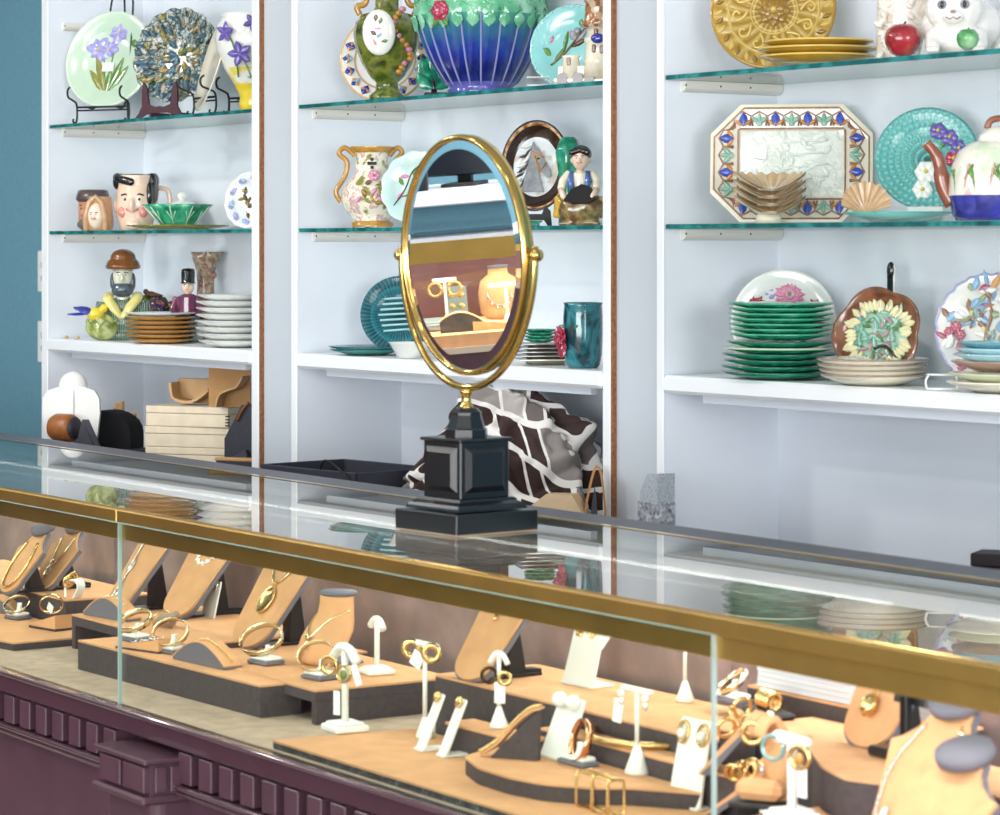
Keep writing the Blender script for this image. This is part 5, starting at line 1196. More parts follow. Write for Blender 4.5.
m.tube(smooth_pts([(30 * s, 30 * s, 10 * s), (44 * s, 8 * s, 7 * s), (36 * s, -16 * s, 5 * s)], 4), 5 * s, 8)
m.build('cat_body', cw_, t, fuse=.0026)
for q in (-1, 1):
    e = MB().ell(((-2 + q * 9.5) * s, -30.2 * s, 42.5 * s), (4.2 * s, 3 * s, 4 * s)).build('eye', mat('grey_cat_eye', '#8a8f96', .1, coat=.6), t)
    MB().ell(((-2 + q * 9.5) * s, -32.6 * s, 42.5 * s), (1.7 * s, 1.2 * s, 3 * s)).build('pupil', cblack, e)
MB().ell((-2 * s, -37.2 * s, 35.8 * s), (2.4 * s, 1.4 * s, 1.6 * s)).build('nose', mat('pinkish_grey', '#a98a88', .3), t)
MB().tube([(-8 * s, -35.5 * s, 31.5 * s), (-5 * s, -37 * s, 29.5 * s), (-2 * s, -37.8 * s, 31.5 * s), (1 * s, -37 * s, 29.5 * s), (4 * s, -35.5 * s, 31.5 * s)], .7 * s, 6).build('mouth', mat('pinkish_grey', '#a98a88', .3), t)
for q in (-1, 1): MB().lathe([(5.5 * s, 0), (0, 13 * s)], 10, X=T((-2 + q * 15) * s, -12.2 * s, 54 * s) @ RY(q * .3), sy=.35).build('inner_ear', mat('pale_pink_ear', '#e6c9c0', .3), t)
x, Y, s, cy = place(977, .012)
t = thing('green_apple', 'small green ceramic apple in front of the white cat', 'apple', (x, Y - .02, ZT + .0008), cy)
MB().lathe([(0, 2 * s), (4 * s, 0), (9 * s, 4 * s), (11.5 * s, 10 * s), (11 * s, 15 * s), (7 * s, 20 * s), (3 * s, 20.5 * s), (0, 18 * s)], 24).build('apple_body', glaze('apple_green_glaze', [(0, '#1f6a34'), (.45, '#3f944e'), (.6, '#9ccf9c'), (1, '#d4ead0')], 18, bump=0), t)
MB().tube([(0, 0, 18 * s), (1 * s, 0, 22 * s)], .8 * s, 6).build('stalk', dbrown, t)
# ---------------------------------------------------------------- right bookcase, lower glass shelf
x, Y, s, cy = place(791, .14)
PW, PH = 81 * s, 60 * s; c = 30 * s
def octo(w, h, k): return [(-w + k, -h), (w - k, -h), (w, -h + k), (w, h - k), (w - k, h), (-w + k, h), (-w, h - k), (-w, -h + k)]
m = MB()
rings = [(1.0, .93, .0, 0), (1, 1, .012, 0), (1, 1, .015, 0), (.965, .955, .0155, 1), (.93, .905, .014, 1), (.66, .60, .008, 1), (.63, .565, .004, 2)]
vs = []; 
for k, (a, b2, z, q) in enumerate(rings):
    sc_ = 1 if k else .6
    vs += [(px * sc_, py * sc_, z) for px, py in octo(PW * a, PH * b2, c * (1 if k < 5 else .06))]
fs = []; ms = []
for i in range(len(rings) - 1):
    for k in range(8): fs.append((i * 8 + k, i * 8 + (k + 1) % 8, (i + 1) * 8 + (k + 1) % 8, (i + 1) * 8 + k)); ms.append(rings[i][3] if i != 4 else 1)
fs.append(tuple(range(48, 56))); ms.append(2); fs.append(tuple(range(8))[::-1]); ms.append(0)
m.add(vs, fs, ms, False)
plm = [ccream, mat('platter_border_ground', '#e6e0cf', .14, coat=.5), glaze('platter_well_glaze', [(0, '#dfe6dc'), (.48, '#e9eee6'), (.55, '#d3dcd2'), (1, '#eef2ec')], 60, bump=1.0, detail=5, dist=1)]
o = m.build('octagonal_platter', plm); tag(o, 'large octagonal cream platter with a blue and brown patterned border', 'platter')
m = MB()
tb = mat('terracotta_glaze', '#9c7256', .16, coat=.4, noise=.3, nscale=140); bl = mat('blue_drop_glaze', '#3f56b4', .12, coat=.5, noise=.25, nscale=80); gr = mat('sage_glaze', '#8fb8a4', .14, coat=.5, noise=.2, nscale=80)
def motif(cx, cy_, a, k):
    X = T(cx, cy_, .0125) @ RZ(a)
    if k % 2:
        m.petal(0, -.013, .026, .017, pi / 2, 1, .003, 0, X)
        for q in (-1, 1): m.petal(0, -.012, .02, .007, pi / 2 + q * .9, 4, .002, 0, X)
    else:
        for q in (-1, 0, 1): m.petal(0, -.008, .02, .009, pi / 2 + q * .8, 2, .003, .0005, X)
        m.ell((0, -.008, .001), (.006, .005, .002), 2, 8, 5, X)
    m.tube([(-.017, -.012, 0), (-.014, .006, .001), (0, .014, .001), (.014, .006, .001), (.017, -.012, 0)], .0017, 6, 0, X=X)
for k in range(7):
    u = -PW * .60 + k * PW * .2; motif(u, PH * .75, 0, k + 1); motif(u, -PH * .75, pi, k + 1)
for k in range(4):
    v = -PH * .44 + k * PH * .29; motif(-PW * .80, v, pi / 2, k); motif(PW * .80, v, -pi / 2, k)
def quad(p, z, mi): m.prism(p, z - .0006, z + .0006, mi)
for sx in (-1, 1):
    for sy in (-1, 1):
        a = [(PW * .67, PH * .62), (PW * .93, PH * .50), (PW * .93, PH * .42), (PW * .67, PH * .9)]
        a = [(PW * .69, PH * .6), (PW * .92, PH * .55), (PW * .68, PH * .89)]
        quad([(px * sx, py * sy) for px, py in a], .0128, 3)
for w, h in ((.955, .94), (.66, .60)): 
    kk = c if w > .9 else c * .06
    m.tube([(px, py, .0155 if w > .9 else .0095) for px, py in octo(PW * w, PH * h, kk)], .0016, 6, 0, closed=True)
m.build('border_relief', [tb, bl, gr, mat('brown_stipple', '#8f5c40', .3, noise=.4, nscale=260), orange], o)
m = MB(); random.seed(6)
for k in range(36): m.petal(random.uniform(-.5, .5) * PW, random.uniform(-.42, .42) * PH, 11 * s, 7 * s, random.uniform(0, 6.28), 0, .003, .0042)
for k in range(4): m.tube(smooth_pts([(-.45 * PW + .03 * k, -.4 * PH, .005), (-.1 * PW, (-.3 + .2 * k) * PH, .006), (.45 * PW, (-.2 + .2 * k) * PH, .005)], 4), .0016, 6)
m.build('well_relief', mat('pale_celadon', '#e3ebe2', .12, coat=.5), o)
MB().box(-PW * .52, -PW * .32, PH * .02, PH * .2, .009, .010, X=RZ(-.12)).build('price_sticker', tagm, o)
l = R_(9); M = T(x, Y, ZM + .001) @ RZ(cy - R_(3)) @ T(0, PH * sin(l) + .005, PH * cos(l)) @ RX(pi / 2 - l); o.location = M.to_translation(); o.rotation_euler = M.to_euler()
# shell dishes
shl = mat('tan_shell_glaze', '#cdae84', .15, coat=.5, noise=.15, nscale=40)
def shell(m, R, dpt, mi=0, mo=1):
    vs = []; fs = []; na, nr = 44, 6
    for j in range(nr + 1):
        q = j / nr
        for i in range(na + 1):
            a = pi * (.06 + .88 * i / na); rb = .1 * (1 - abs(i / na - .5) * .6)
            r = R * q * (1 + .05 * abs(sin(i * pi / 4)) * q) * (1.0 + .25 * sin(a))
            vs.append((r * cos(a), r * sin(a) - R * .5, dpt * (q ** 1.7) + .0028 * q * sin(i * pi / 2.2)))
    W = na + 1
    for j in range(nr):
        for i in range(na): fs.append((j * W + i, (j + 1) * W + i, (j + 1) * W + i + 1, j * W + i + 1))
    m.add(vs, fs, mi); m.add([(a, b, c - .0035) for a, b, c in vs], [f[::-1] for f in fs], mo)
    e = [i for i in range(nr * W, nr * W + W)]; V = vs; 
    m.add([V[i] for i in e] + [(V[i][0], V[i][1], V[i][2] - .0035) for i in e], [(i, W + i, W + i + 1, i + 1) for i in range(W - 1)], mi)
x, Y, s, cy = place(769, .06)
for k in range(4):
    m = MB(); shell(m, 34 * s, 17 * s); m.lathe([(0, -.0035), (11 * s, -.0035), (12 * s, .001), (0, .001)], 18, 1, X=T(0, 2 * s, .0018) if k else T(0, 0, .0015))
    if k == 0: m.lathe([(0, -.018), (14 * s, -.018), (12 * s, -.002), (0, -.002)], 20, 1, X=T(0, 2 * s, 0))
    single('shell_dish', m, [shl, ccream], 'tan shell dish in the stack before the octagonal platter, ' + ('bottom one' if k == 0 else ORD[3 - k]), 'dish', (x, Y, ZM + .0185 + k * .0135), cy + .2, 'shell dishes on the lower glass shelf')
x, Y, s, cy = place(859, .06)
m = MB(); shell(m, 24 * s, 8 * s)
o = single('scallop_dish', m, [mat('peach_shell_glaze', '#dcb48a', .14, coat=.5, noise=.15, nscale=60), ccream], 'single peach scallop dish propped upright beside the basketweave plate', 'dish', (0, 0, 0))
M = T(x, Y + .015, ZM + .016) @ RZ(cy + .25) @ RX(pi / 2 - .35) @ T(0, 12 * s, 0); o.location = M.to_translation(); o.rotation_euler = M.to_euler()
# basketweave plate
def bskt(m, R, z, dep):
    for fx, fy, c in ((.42, .42, 0), (.6, .2, 0), (.2, .55, 0), (.5, .0, 1)): m.flower(fx * R, fy * R, .17 * R, 5, 1 if c else 0, 2, z + .003, .004)
    for k in range(8): m.petal((.2 + .06 * k) * R, (.62 - .06 * k) * R, .26 * R, .1 * R, 1.5 + k * .9, 4, .003, z + .002)
    m.flower(-.02 * R, -.25 * R, .22 * R, 6, 3, 2, z + .003, .004); m.flower(-.08 * R, -.6 * R, .2 * R, 6, 3, 2, z + .003, .004); m.flower(.2 * R, -.32 * R, .16 * R, 6, 3, 2, z + .002, .004)
splate('basketweave_plate', 'turquoise basketweave plate with white and violet flowers, standing behind the teapot', 'plate', 926, .15, ZM, 103, [polar('turquoise_weave_glaze', [(0, '#4fb0ac'), (.05, '#5cbab4'), (.095, '#3fa3a0'), (.1, '#88cfc8'), (.11, '#2f8f8d')], n=42, amp=.55, c2='#c9ece6', bump=1.0, swirl=90, rfreq=560)], face=-5, lean=11, dep=.013, lift=.019, rel=bskt, relmats=[purple, crims, yellow, cwhite, leafg], relname='flower_relief')
x, Y, s, cy = place(926, .155)
single('plate_rest', MB().box(-.03, .03, -.012, .03, 0, .0185, b=.003).box(-.03, .03, -.02, -.012, 0, .026, b=.002), leath, 'small white rest under the basketweave plate, behind the teapot spout', 'plate stand', (x, Y, ZM + .0006), cy - R_(5))
x, Y, s, cy = place(898, .06)
single('turquoise_flat_plate', plate_mb(55 * s, .016, (0, 0, 0, 1), None), [mat('turquoise_glaze', '#4fb3ab', .12, coat=.5, noise=.12), mat('pale_turquoise_back', '#8ccfc6', .14, coat=.5)], 'turquoise plate lying flat in front of the basketweave plate', 'plate', (x, Y, ZM + .0008))
# teapot
tpg = glaze('bamboo_cream_glaze', [(0, '#a9cfae'), (.40, '#d3dec4'), (.5, '#ece9da'), (.66, '#f1eee2'), (.74, '#e0bcb0'), (1, '#f0ece0')], 26, bump=.35)
t, m, s, P = pot('bamboo_teapot', 999, .05, ZM, [(42, 221, 1), (46, 215, 1), (48, 204, 1), (50, 196), (49, 180), (46, 165), (40, 152), (30, 144), (20, 141)], None, 'cream bamboo teapot with a brown branch spout at the right edge', 'teapot', 56, open_=False, rf=lambda a, i: 1 + .012 * abs(sin(a * 12)))
m.build('body', [tpg, mat('deep_blue_base_glaze', '#3a3f96', .12, coat=.5, noise=.4, nscale=50)], t)
MB().lathe([(0, 79 * s), (21 * s, 79.5 * s), (20 * s, 85 * s), (12 * s, 92 * s), (0, 95 * s)], 30).build('lid', tpg, t)
MB().tube(smooth_pts([(-12 * s, 0, 92 * s), (-8 * s, 0, 100 * s), (4 * s, 0, 102 * s), (10 * s, 0, 94 * s)], 4), 3.4 * s, 8).build('twig_knob', mat('brown_branch_glaze', '#8a4f3a', .15, coat=.5, noise=.2, nscale=60), t)
MB().tube(smooth_pts([(-46 * s, 0, 16 * s), (-55 * s, 0, 34 * s), (-58 * s, 0, 52 * s), (-62 * s, 0, 66 * s), (-72 * s, 0, 78 * s)], 4), [8 * s] * 8 + [6.5 * s] * 5 + [5.5 * s] * 4, 10).build('spout', mat('brown_branch_glaze', '#8a4f3a', .15), t)
m = MB()
for k in range(9):
    a = -2.6 + .28 * k; X = T(48.5 * s * cos(a), 48.5 * s * sin(a), (26 + 5 * (k % 2)) * s) @ RZ(a + pi / 2) @ RX(pi / 2 - .05)
    m.petal(0, 0, 26 * s, 5 * s, pi / 2 + .2 * (-1) ** k, k % 2, .003, 0, X); m.petal(0, 10 * s, 18 * s, 5 * s, pi / 2 + .6 * (-1) ** k, 0, .003, 0, X)
m.build('bamboo_leaves', [leafg, mat('pink_stem_glaze', '#c98f84', .15)], t)
MB().tube(smooth_pts([(46 * s, 0, 66 * s), (66 * s, 0, 70 * s), (70 * s, 0, 40 * s), (46 * s, 0, 22 * s)], 5), 4 * s, 8).build('handle', mat('brown_branch_glaze', '#8a4f3a', .15), t)
# ---------------------------------------------------------------- right bookcase, fixed shelf
def mums(m, R, z, dep):
    for fx, fy, r, c in ((.1, .54, .3, 0), (-.62, .3, .28, 1), (.66, .28, .24, 1)): m.flower(fx * R, fy * R, r * R, 16, c, 2, z + .001, .004, rows=3)
    for fx, fy in ((-.3, .66), (.52, .62)):
        for k in range(6): m.petal(fx * R, (fy - .2 + .07 * k) * R, .13 * R, .1 * R, .5 + 2.1 * (k % 2), 3, .003, z + .001)
    for k, (a, b) in enumerate(((-.35, .2), (-.2, .15), (.15, .1), (-.6, .25), (.3, .2))): m.petal(a * R, b * R, .28 * R, .14 * R, k * 1.2, 4, .003, z)
splate('chrysanthemum_plate', 'white plate with pink chrysanthemums standing behind the green plate stack', 'plate', 783, .16, ZL, 104, [cwhite, glaze('pale_grey_green_glaze', [(0, '#d8e2dc'), (1, '#eef0ec')], 12, bump=0)], face=-4, lean=11, dep=.016, mi=(0, 1, 1, 0), rel=mums, relmats=[pink, crims, leafg, lav, leafg], relname='flower_relief')
stack('dark_green_plate', 'dark green plate in the lower green stack', 'plate', 780, .075, ZL, 117, 6, .013, .0105, lambda i: [bgreen, mat('green_plate_edge', '#cfe0c9' if i == 4 else '#1b6b52', .14, coat=.5) if i != 4 else mat('pale_green_edge', '#c3d6b4', .14, coat=.5)], 'dark green plates, lower stack', sc=(20, .02), mi=(1, 0, 0, 0), sizes=[.97, 1, .96, .98, .95, .9])
stack('green_leaf_plate', 'emerald leaf plate in the upper green stack', 'plate', 781, .075, ZL + 6 * .0105 + .004, 104, 7, .012, .0088, lambda i: [bgreen, mat('emerald_edge', '#3da07c', .12, coat=.5, noise=.3)], 'emerald leaf plates, upper stack', sc=(18, .035), mi=(1, 0, 0, 0), sizes=[.96, .98, 1, .97, 1, .98, 1])
def leafy(m, R, z, dep):
    random.seed(8)
    for k in range(46):
        a = k * 2 * pi / 46; q = random.uniform(.48, .62); m.petal(q * R * cos(a), q * R * sin(a), .27 * R, .15 * R, a + random.uniform(-.35, .35), 0, .004, z + .006, vein=True)
    for k in range(80): m.petal(random.uniform(-.5, .5) * R, random.uniform(-.5, .5) * R, .22 * R, .08 * R, random.uniform(0, 6.28), (1, 1, 2, 5, 1, 3)[k % 6], .005, z + .004, vein=True)
    m.tube(smooth_pts([(.5 * R, -.5 * R, z + .006), (.2 * R, -.25 * R, z + .01), (-.05 * R, -.3 * R, z + .008)], 4), .003, 6, 4)
splate('begonia_leaf_plate', 'brown-rimmed lobed plate with cream leaves, standing beside the green stack', 'plate', 871, .09, ZL, 92, [mat('mottled_brown_glaze', '#7a4d34', .14, coat=.5, noise=.4, nscale=40), mat('yellow_cream_glaze', '#e2dcae', .14, coat=.5, noise=.12), mat('aqua_green_ground', '#a9cdb8', .14, coat=.5, noise=.15)], face=-26, lean=14, dep=.02, mi=(0, 0, 2, 0), sc=(5, .10), rel=leafy, relmats=[mat('yellow_cream_glaze', '#e2dcae', .14), mat('aqua_leaf', '#9fd0bc', .14, coat=.5), leafg, mat('dull_pink_glaze', '#c98f9c', .14, coat=.5), dbrown, mat('deep_aqua_leaf', '#6fae9a', .14, coat=.5)], relname='leaf_relief', well=.75)
x, Y, s, cy = place(890, .20)
t = thing('black_plate_prop', 'black and white upright plate prop behind the begonia leaf plate', 'plate stand', (x, Y, ZL + .0008), cy - R_(25))
hh = 118 * s
MB().box(-3 * s, 4 * s, -.002, .003, 0, hh - 10 * s, b=.001).ell((1 * s, 0, hh - 9 * s), (4.5 * s, .006, 9 * s)).build('black_back', cblack, t)
MB().box(4 * s, 6 * s, -.0025, .003, 0, hh - 4 * s).build('white_edge', leath, t)
MB().box(-6 * s, 8 * s, -.07, .06, 0, .006, b=.001).build('foot', cblack, t)
MB().box(-3 * s, 4 * s, -.07, -.066, 0, 16 * s, b=.001).build('front_hook', cblack, t)
stack('cream_patterned_plate', 'cream plate with a brown rim in the low stack of four', 'plate', 873, .055, ZL, 112, 4, .019, .0085, lambda i: [mat('brown_line_rim', '#9a8478', .2, coat=.4), ccream, glaze('grey_green_sprig_glaze', [(0, '#eef0ea'), (.5, '#e3e8e2'), (.58, '#9fb0a4'), (.64, '#e9ece6'), (1, '#f0f1ec')], 70, bump=.1)], 'cream plates stacked on the right fixed shelf', mi=(0, 2, 2, 1), sizes=[.95, .98, .99, 1], well=.62)
def relbird(m, R, z, dep):
    random.seed(12)
    m.tube(smooth_pts([(-.1 * R, .8 * R, z + .002), (0, .3 * R, z + .004), (-.1 * R, -.2 * R, z + .003), (.3 * R, -.8 * R, z + .002)], 5), .003, 6, 2)
    for k in range(120):
        a = random.uniform(0, 6.28); q = R * .8 * random.random() ** .55
        m.petal(q * cos(a), q * sin(a), random.uniform(.16, .34) * R, random.uniform(.08, .16) * R, random.uniform(0, 6.28), (0, 5, 6, 4, 0, 6, 1, 5, 6, 2, 0, 3)[k % 12], .005, z + .002 + (dep * .6 if q > .65 * R else 0), vein=True)
    for fx, fy in ((-.62, .05), (-.55, -.1), (-.75, -.05), (-.5, -.65), (-.55, -.78), (.55, .62)): m.flower(fx * R, fy * R, .1 * R, 6, 3, 4, dep * .7, .004)
splate('bird_relief_plate', 'tall lavender-edged plate moulded with birds and flowers at the right edge', 'plate', 990, .16, ZL, 112, [mat('lavender_edge_glaze', '#a9a6c8', .14, coat=.5, noise=.15), glaze('pale_blue_cream_glaze', [(0, '#b9cfe0'), (.5, '#e6e6de'), (1, '#efe9da')], 18, bump=.3)], face=-5, lean=10, dep=.016, mi=(0, 1, 1, 0), sc=(24, .04), rel=relbird, relmats=[skyb, mat('soft_orange_glaze', '#d9a56a', .15, coat=.4), mat('soft_brown_glaze', '#9a7660', .15, coat=.4), mat('rose_glaze', '#b8627a', .15, coat=.4), mat('pale_straw_glaze', '#e2d59a', .15, coat=.4), mat('sage_leaf_glaze', '#9db08a', .15, coat=.4), cwhite], relname='bird_and_flower_relief', sy=1.02)
x, Y, s, cy = place(942, .02)
t = thing('white_wire_stand', 'white wire plate stand lying flat between the two low plate stacks', 'plate stand', (x, Y, ZL + .003), cy)
for q in (-1, 1): MB().tube(smooth_pts([(q * 15 * s, -.005, .0), (q * 16 * s, -.005, 8 * s), (q * 13 * s, .0, 14 * s), (q * 15 * s, .05, 13 * s)], 4), .0019, 8).build('loop', leath, t)
MB().tube([(-14 * s, 0, 14 * s), (14 * s, 0, 14 * s)], .0019, 8).tube([(-15 * s, -.005, .0), (15 * s, -.005, .0)], .0019, 8).build('crossbar', leath, t)
x, Y, s, cy = place(1003, .055)
def mk(i): return [[ccream, glaze('mottled_cream_glaze', [(0, '#d9d3c0'), (1, '#efe9da')], 20, bump=0)], [mat('pale_olive_back', '#cfd3b0', .15, coat=.5), ccream], [mat('tan_brown_back', '#a58a78', .2, coat=.4, noise=.2), ccream], [mat('powder_blue_edge', '#a9cfd8', .14, coat=.5), aqua], [mat('powder_blue_edge', '#a9cfd8', .14), aqua], [mat('deep_blue_teal_edge', '#5d98a8', .14, coat=.5), aqua]][i]  # bottom dish: cream face glaze with a random mottle
zz = ZL + .0008
for i, (w, p, lab) in enumerate(((56, .013, 'cream oval dish at the bottom of the mixed stack at the right edge'), (55, .019, 'pale olive dish second from bottom of the mixed stack, right edge'), (53, .011, 'tan brown plate in the middle of the mixed stack, right edge'), (51, .009, 'powder blue plate third from top of the mixed stack, right edge'), (50, .009, 'powder blue plate second from top of the mixed stack, right edge'), (49, .009, 'deeper blue plate topping the mixed stack at the right edge'))):
    o = plate_mb(w * s, .018, (0, 1, 1, 0), (18, .03) if i > 2 else None).build('mixed_stack_plate', mk(i)); tag(o, lab, 'plate', 'mixed plates stacked at the right edge'); o.location = (x + .002 * i, Y, zz); zz += p
x, Y, s, cy = place(992, -.05)
t = thing('plum_gift_box', 'small dark plum box with a black side on the right bottom board', 'box', (x + .03, Y, zb), cy - R_(15))
hz = zrow(551, x, Y) - ZB0
MB().box(-.045, .045, -.03, .03, 0, hz * .8, b=.002).build('box_body', mat('plum_card', '#4a3444', .5), t)
MB().box(-.047, .047, -.032, .032, hz * .8, hz, b=.002).build('lid', mat('black_plum_card', '#1d171c', .45), t)
# ================================================================ risers inside the counter (counter axes)
def dof(px, py, z): return (CZ - z) * cos(TH2) / ((py - HY) / (px + 1340))
def cpt(px, py, z):               # pixel on a level plane -> counter-axes X, Y
    Yc = dof(px, py, z); return cxat(px, Yc), Yc
def inpoly_round(P, r, n=5):
    out = []
    N = len(P)
    for i in range(N):
        p = Vector(P[i]); a = (Vector(P[i - 1]) - p); b = (Vector(P[(i + 1) % N]) - p)
        k = min(r, a.length * .45, b.length * .45)
        if k < 1e-4: out.append(tuple(p)); continue
        p0 = p + a.normalized() * k; p1 = p + b.normalized() * k
        for j in range(n + 1):
            t = j / n; out.append(tuple((p0 * (1 - t) + p * t) * (1 - t) + (p * (1 - t) + p1 * t) * t))
    return out
def riser(P, zt, label, zbt=None, mats=None, rnd=0, legs=False, name='display_riser'):
    """tan suede top with dark sides; P in counter axes"""
    if rnd: P = inpoly_round(P, rnd)
    z0 = (ZD + .0014) if zbt is None else zbt
    cx = sum(p[0] for p in P) / len(P); cy_ = sum(p[1] for p in P) / len(P)
    wx, wy = cw(cx, cy_)
    t = thing(name, label, 'display riser', (wx, wy, z0), DEL, 'suede display risers in the counter')
    Q = [(a - cx, b - cy_) for a, b in P]; h = zt - z0
    th = .003
    MB().prism(Q, h - th, h, 0, smooth=False).build('suede_top', [velvet], t)
    if legs:
        m = MB(); x0 = min(a for a, b in Q); x1 = max(a for a, b in Q); y0 = min(b for a, b in Q); y1 = max(b for a, b in Q)
        m.prism(Q, h - .018, h - th, 0); m.box(x0, x0 + .014, y0, y1, 0, h - .018).box(x1 - .014, x1, y0, y1, 0, h - .018)
        m.build('bridge_sides', mats or velvetd, t)
    else: MB().prism(Q, 0, h - th, 0, smooth=rnd > 0).build('dark_sides', mats or velvetd, t)
    return t
def rect(px0, px1, d0, d1, dl=None):
    a, b = cxat(px0, d0), cxat(px1, d0); return [(a, d0), (b, d0), (b, d1), (a, d1)]
riser([cpt(-75, 627, .7205), cpt(13.5, 642.5, .7205), cpt(72, 637.5, .7205), (cxat(72, 2.1), 2.11), (cxat(-75, 2.11), 2.11)], .7205, 'low suede riser at the far left, corner facing the glass')
riser([(cxat(-75, 2.12), 2.12), (cxat(66, 2.12), 2.12), (cxat(66, 2.12), 2.29), (cxat(-75, 2.12), 2.29)], .765, 'tall suede riser under the two leaning necklace boards at far left')
riser(rect(72, 190, 2.047, 2.285), .765, 'suede bridge riser behind the long front riser, left of the pendant board', legs=True)
X0, X1 = cxat(78, 1.953), cxat(247, 1.953)
riser([(X0, 1.953), (X1, 1.975), (X1, 2.044), (X0, 2.044)], .754, 'long narrow suede riser with dusty dark front, behind the left pane')
xa = cxat(190, 2.047) + .003; xb = cxat(221, 2.02) - .003
riser([(xa, 2.047), (xb, 2.047), (xb, 2.285), (xa, 2.285)], .754, 'suede riser under the large pendant board')
X0, X1 = cxat(221, 2.02), cxat(316, 2.016)
riser([(X0, 2.018), (X1, 2.014), (X1 + .005, 2.25), (X0, 2.25)], .756, 'suede bridge riser with open front under the neck bust', legs=True)
XM = cxat(735, 1.87)
lowm = glaze('dark_sequin_trim', [(0, '#1f2026'), (.5, '#3a3b42'), (.62, '#5c5d64'), (.7, '#26272c'), (1, '#8a8b90')], 150, 'cells', bump=.6, rough=.35)
riser([cpt(273, 740, .7174), (XM, 1.871), (XM, 2.075), cpt(415, 728, .7174)], .7174, 'large low suede platform in front, edged with dark sequinned trim', mats=lowm)
P6 = [cpt(464, 756, .74), cpt(478, 767, .74), cpt(510, 777, .74), cpt(543, 783, .74), cpt(590, 787, .74), cpt(630, 787, .74), (cxat(705, 2.07), 2.07), (cxat(700, 2.077), 2.077), (cxat(540, 2.077), 2.077), (cxat(494, 2.028), 2.028)]
riser(P6, .74, 'curved-front suede riser standing on the low platform', zbt=.7178, rnd=.012)
X0, X1 = cxat(432, 2.12), cxat(712, 2.12)
riser([(X0, 2.122), (X1, 2.122), (X1, 2.30), (X0, 2.30)], .79, 'tall suede riser along the back, under the heart earring card', rnd=.01)
riser(rect(540, 738, 2.08, 2.119), .765, 'narrow suede step along the foot of the tall back riser, carrying the gold collar')
riser(rect(445, 520, 2.031, 2.078), .755, 'small suede block under the slim looped stand, left of the step')
riser([(cxat(719, 2.13), 2.13), (cxat(834, 2.13), 2.13), (cxat(834, 2.13), 2.28), (cxat(719, 2.13), 2.28)], .806, 'suede riser under the gold ring roll, in front of the white boxes')
P10 = [cpt(812, 752, .8155), cpt(822, 766, .8155), cpt(845, 778, .8155), cpt(885, 783, .8155), cpt(925, 776, .8155), cpt(1010, 800, .8155), (cxat(1020, 2.2), 2.2), (cxat(850, 2.26) , 2.2)]
riser(P10, .8155, 'large curved dark riser with suede top under the gold drop board', rnd=.015)
riser([(cxat(742, 1.94), 1.94), (cxat(1160, 1.9), 1.90), (cxat(1160, 1.9), 2.05), (cxat(742, 1.94), 2.05)], .765, 'suede riser at the front right, under the white tee stand')
# ================================================================ display furniture
def spot(px, py, z, rz=0):
    x, y = onz(px, py, z); return x, y, mpp(x, y)
def frame(x, y, z, rz, lean=0): return T(x, y, z) @ RZ(rz) @ RX(-R_(lean))
def setm(o, M): o.location = M.to_translation(); o.rotation_euler = M.to_euler(); return o
def tongue_pts(w0, w1, L, n=8):
    r = w0 / 2
    P = [(-r * cos(a) , r * .8 - r * .8 * sin(a)) for a in [k * pi / (2 * n) for k in range(2 * n + 1)]] if False else [(r * cos(pi + k * pi / (2 * n)), r * .75 + r * .75 * sin(pi + k * pi / (2 * n))) for k in range(2 * n + 1)]
    P += [(w0 / 2 + (w1 - w0) / 2 * t, r * .75 + (L - r * .75) * t) for t in (.33, .66, .92)] + [(w1 / 2 - .01, L), (-w1 / 2 + .01, L)]
    P += [(-(w0 / 2 + (w1 - w0) / 2 * t), r * .75 + (L - r * .75) * t) for t in (.92, .66, .33)]
    return P
def board(px, py, z, w0, w1, L, lean, rz, label, neck=False, prop='dark'):
    """leaning necklace board: suede face, grey rolled edge, prop behind; returns its face matrix"""
    x, y, s = spot(px, py, z)
    t = thing('necklace_board', label, 'necklace display', (x, y, z + .0006), rz)
    P = tongue_pts(w0, w1, L)
    if neck:
        P = P[:-5] if False else tongue_pts(w0, w1, L * .72)
        top = L * .72
        i0 = next(i for i, p in enumerate(P) if abs(p[1] - top) < 1e-6)
        nk = w1 * .21
        P = P[:i0] + [(w1 * .38, top * 1.0), (nk * 1.3, top * 1.1), (nk, top * 1.22), (nk * .9, L - .003), (-nk * .9, L - .003), (-nk, top * 1.22), (-nk * 1.3, top * 1.1), (-w1 * .38, top * 1.0)] + P[i0 + 2:]
    B = RX(-R_(lean)) @ RX(pi / 2)          # board plane: x across, y up the board, +z to the viewer
    m = MB(B); m.prism(P, 0, .004, 0); m.build('suede_face', velvet, t)
    c = (0, L * .45)
    Q = [(p[0] + (.003 if p[0] > 0 else -.003), p[1] - .003 if p[1] < w0 * .4 else p[1]) for p in P]
    MB(B).prism(Q, -.006, -.0002, 0).prism([(a * 1.0, b) for a, b in Q], -.0066, -.006, 0).build('rolled_edge', greyv, t)
    if neck: MB(B).lathe([(0, -.006), (nk * 1.1, -.006), (nk * 1.15, 0), (nk * 1.1, .006), (0, .007)], 24, 0, X=T(0, L + .001, .004) @ RX(-pi / 2 + 1.0), sy=.8).build('neck_cap', greyv, t)
    hy = L * .62 * sin(R_(lean)); hz = L * .62 * cos(R_(lean))
    m = MB(); m.prism([(hy * .9, 0), (hy + .05, 0), (hy + .05, .008), (hy + .022, .01), (hy + .006, hz - .006), (hy - .002, hz - .012)], -.012, .012, X=RZ(pi / 2) @ RX(pi / 2))
    m.box(-.02, .02, .002, hy + .045, 0, .004)
    m.build('prop', blackm, t)
    return T(x, y, z + .0006) @ RZ(rz) @ B @ T(0, 0, .0046), s
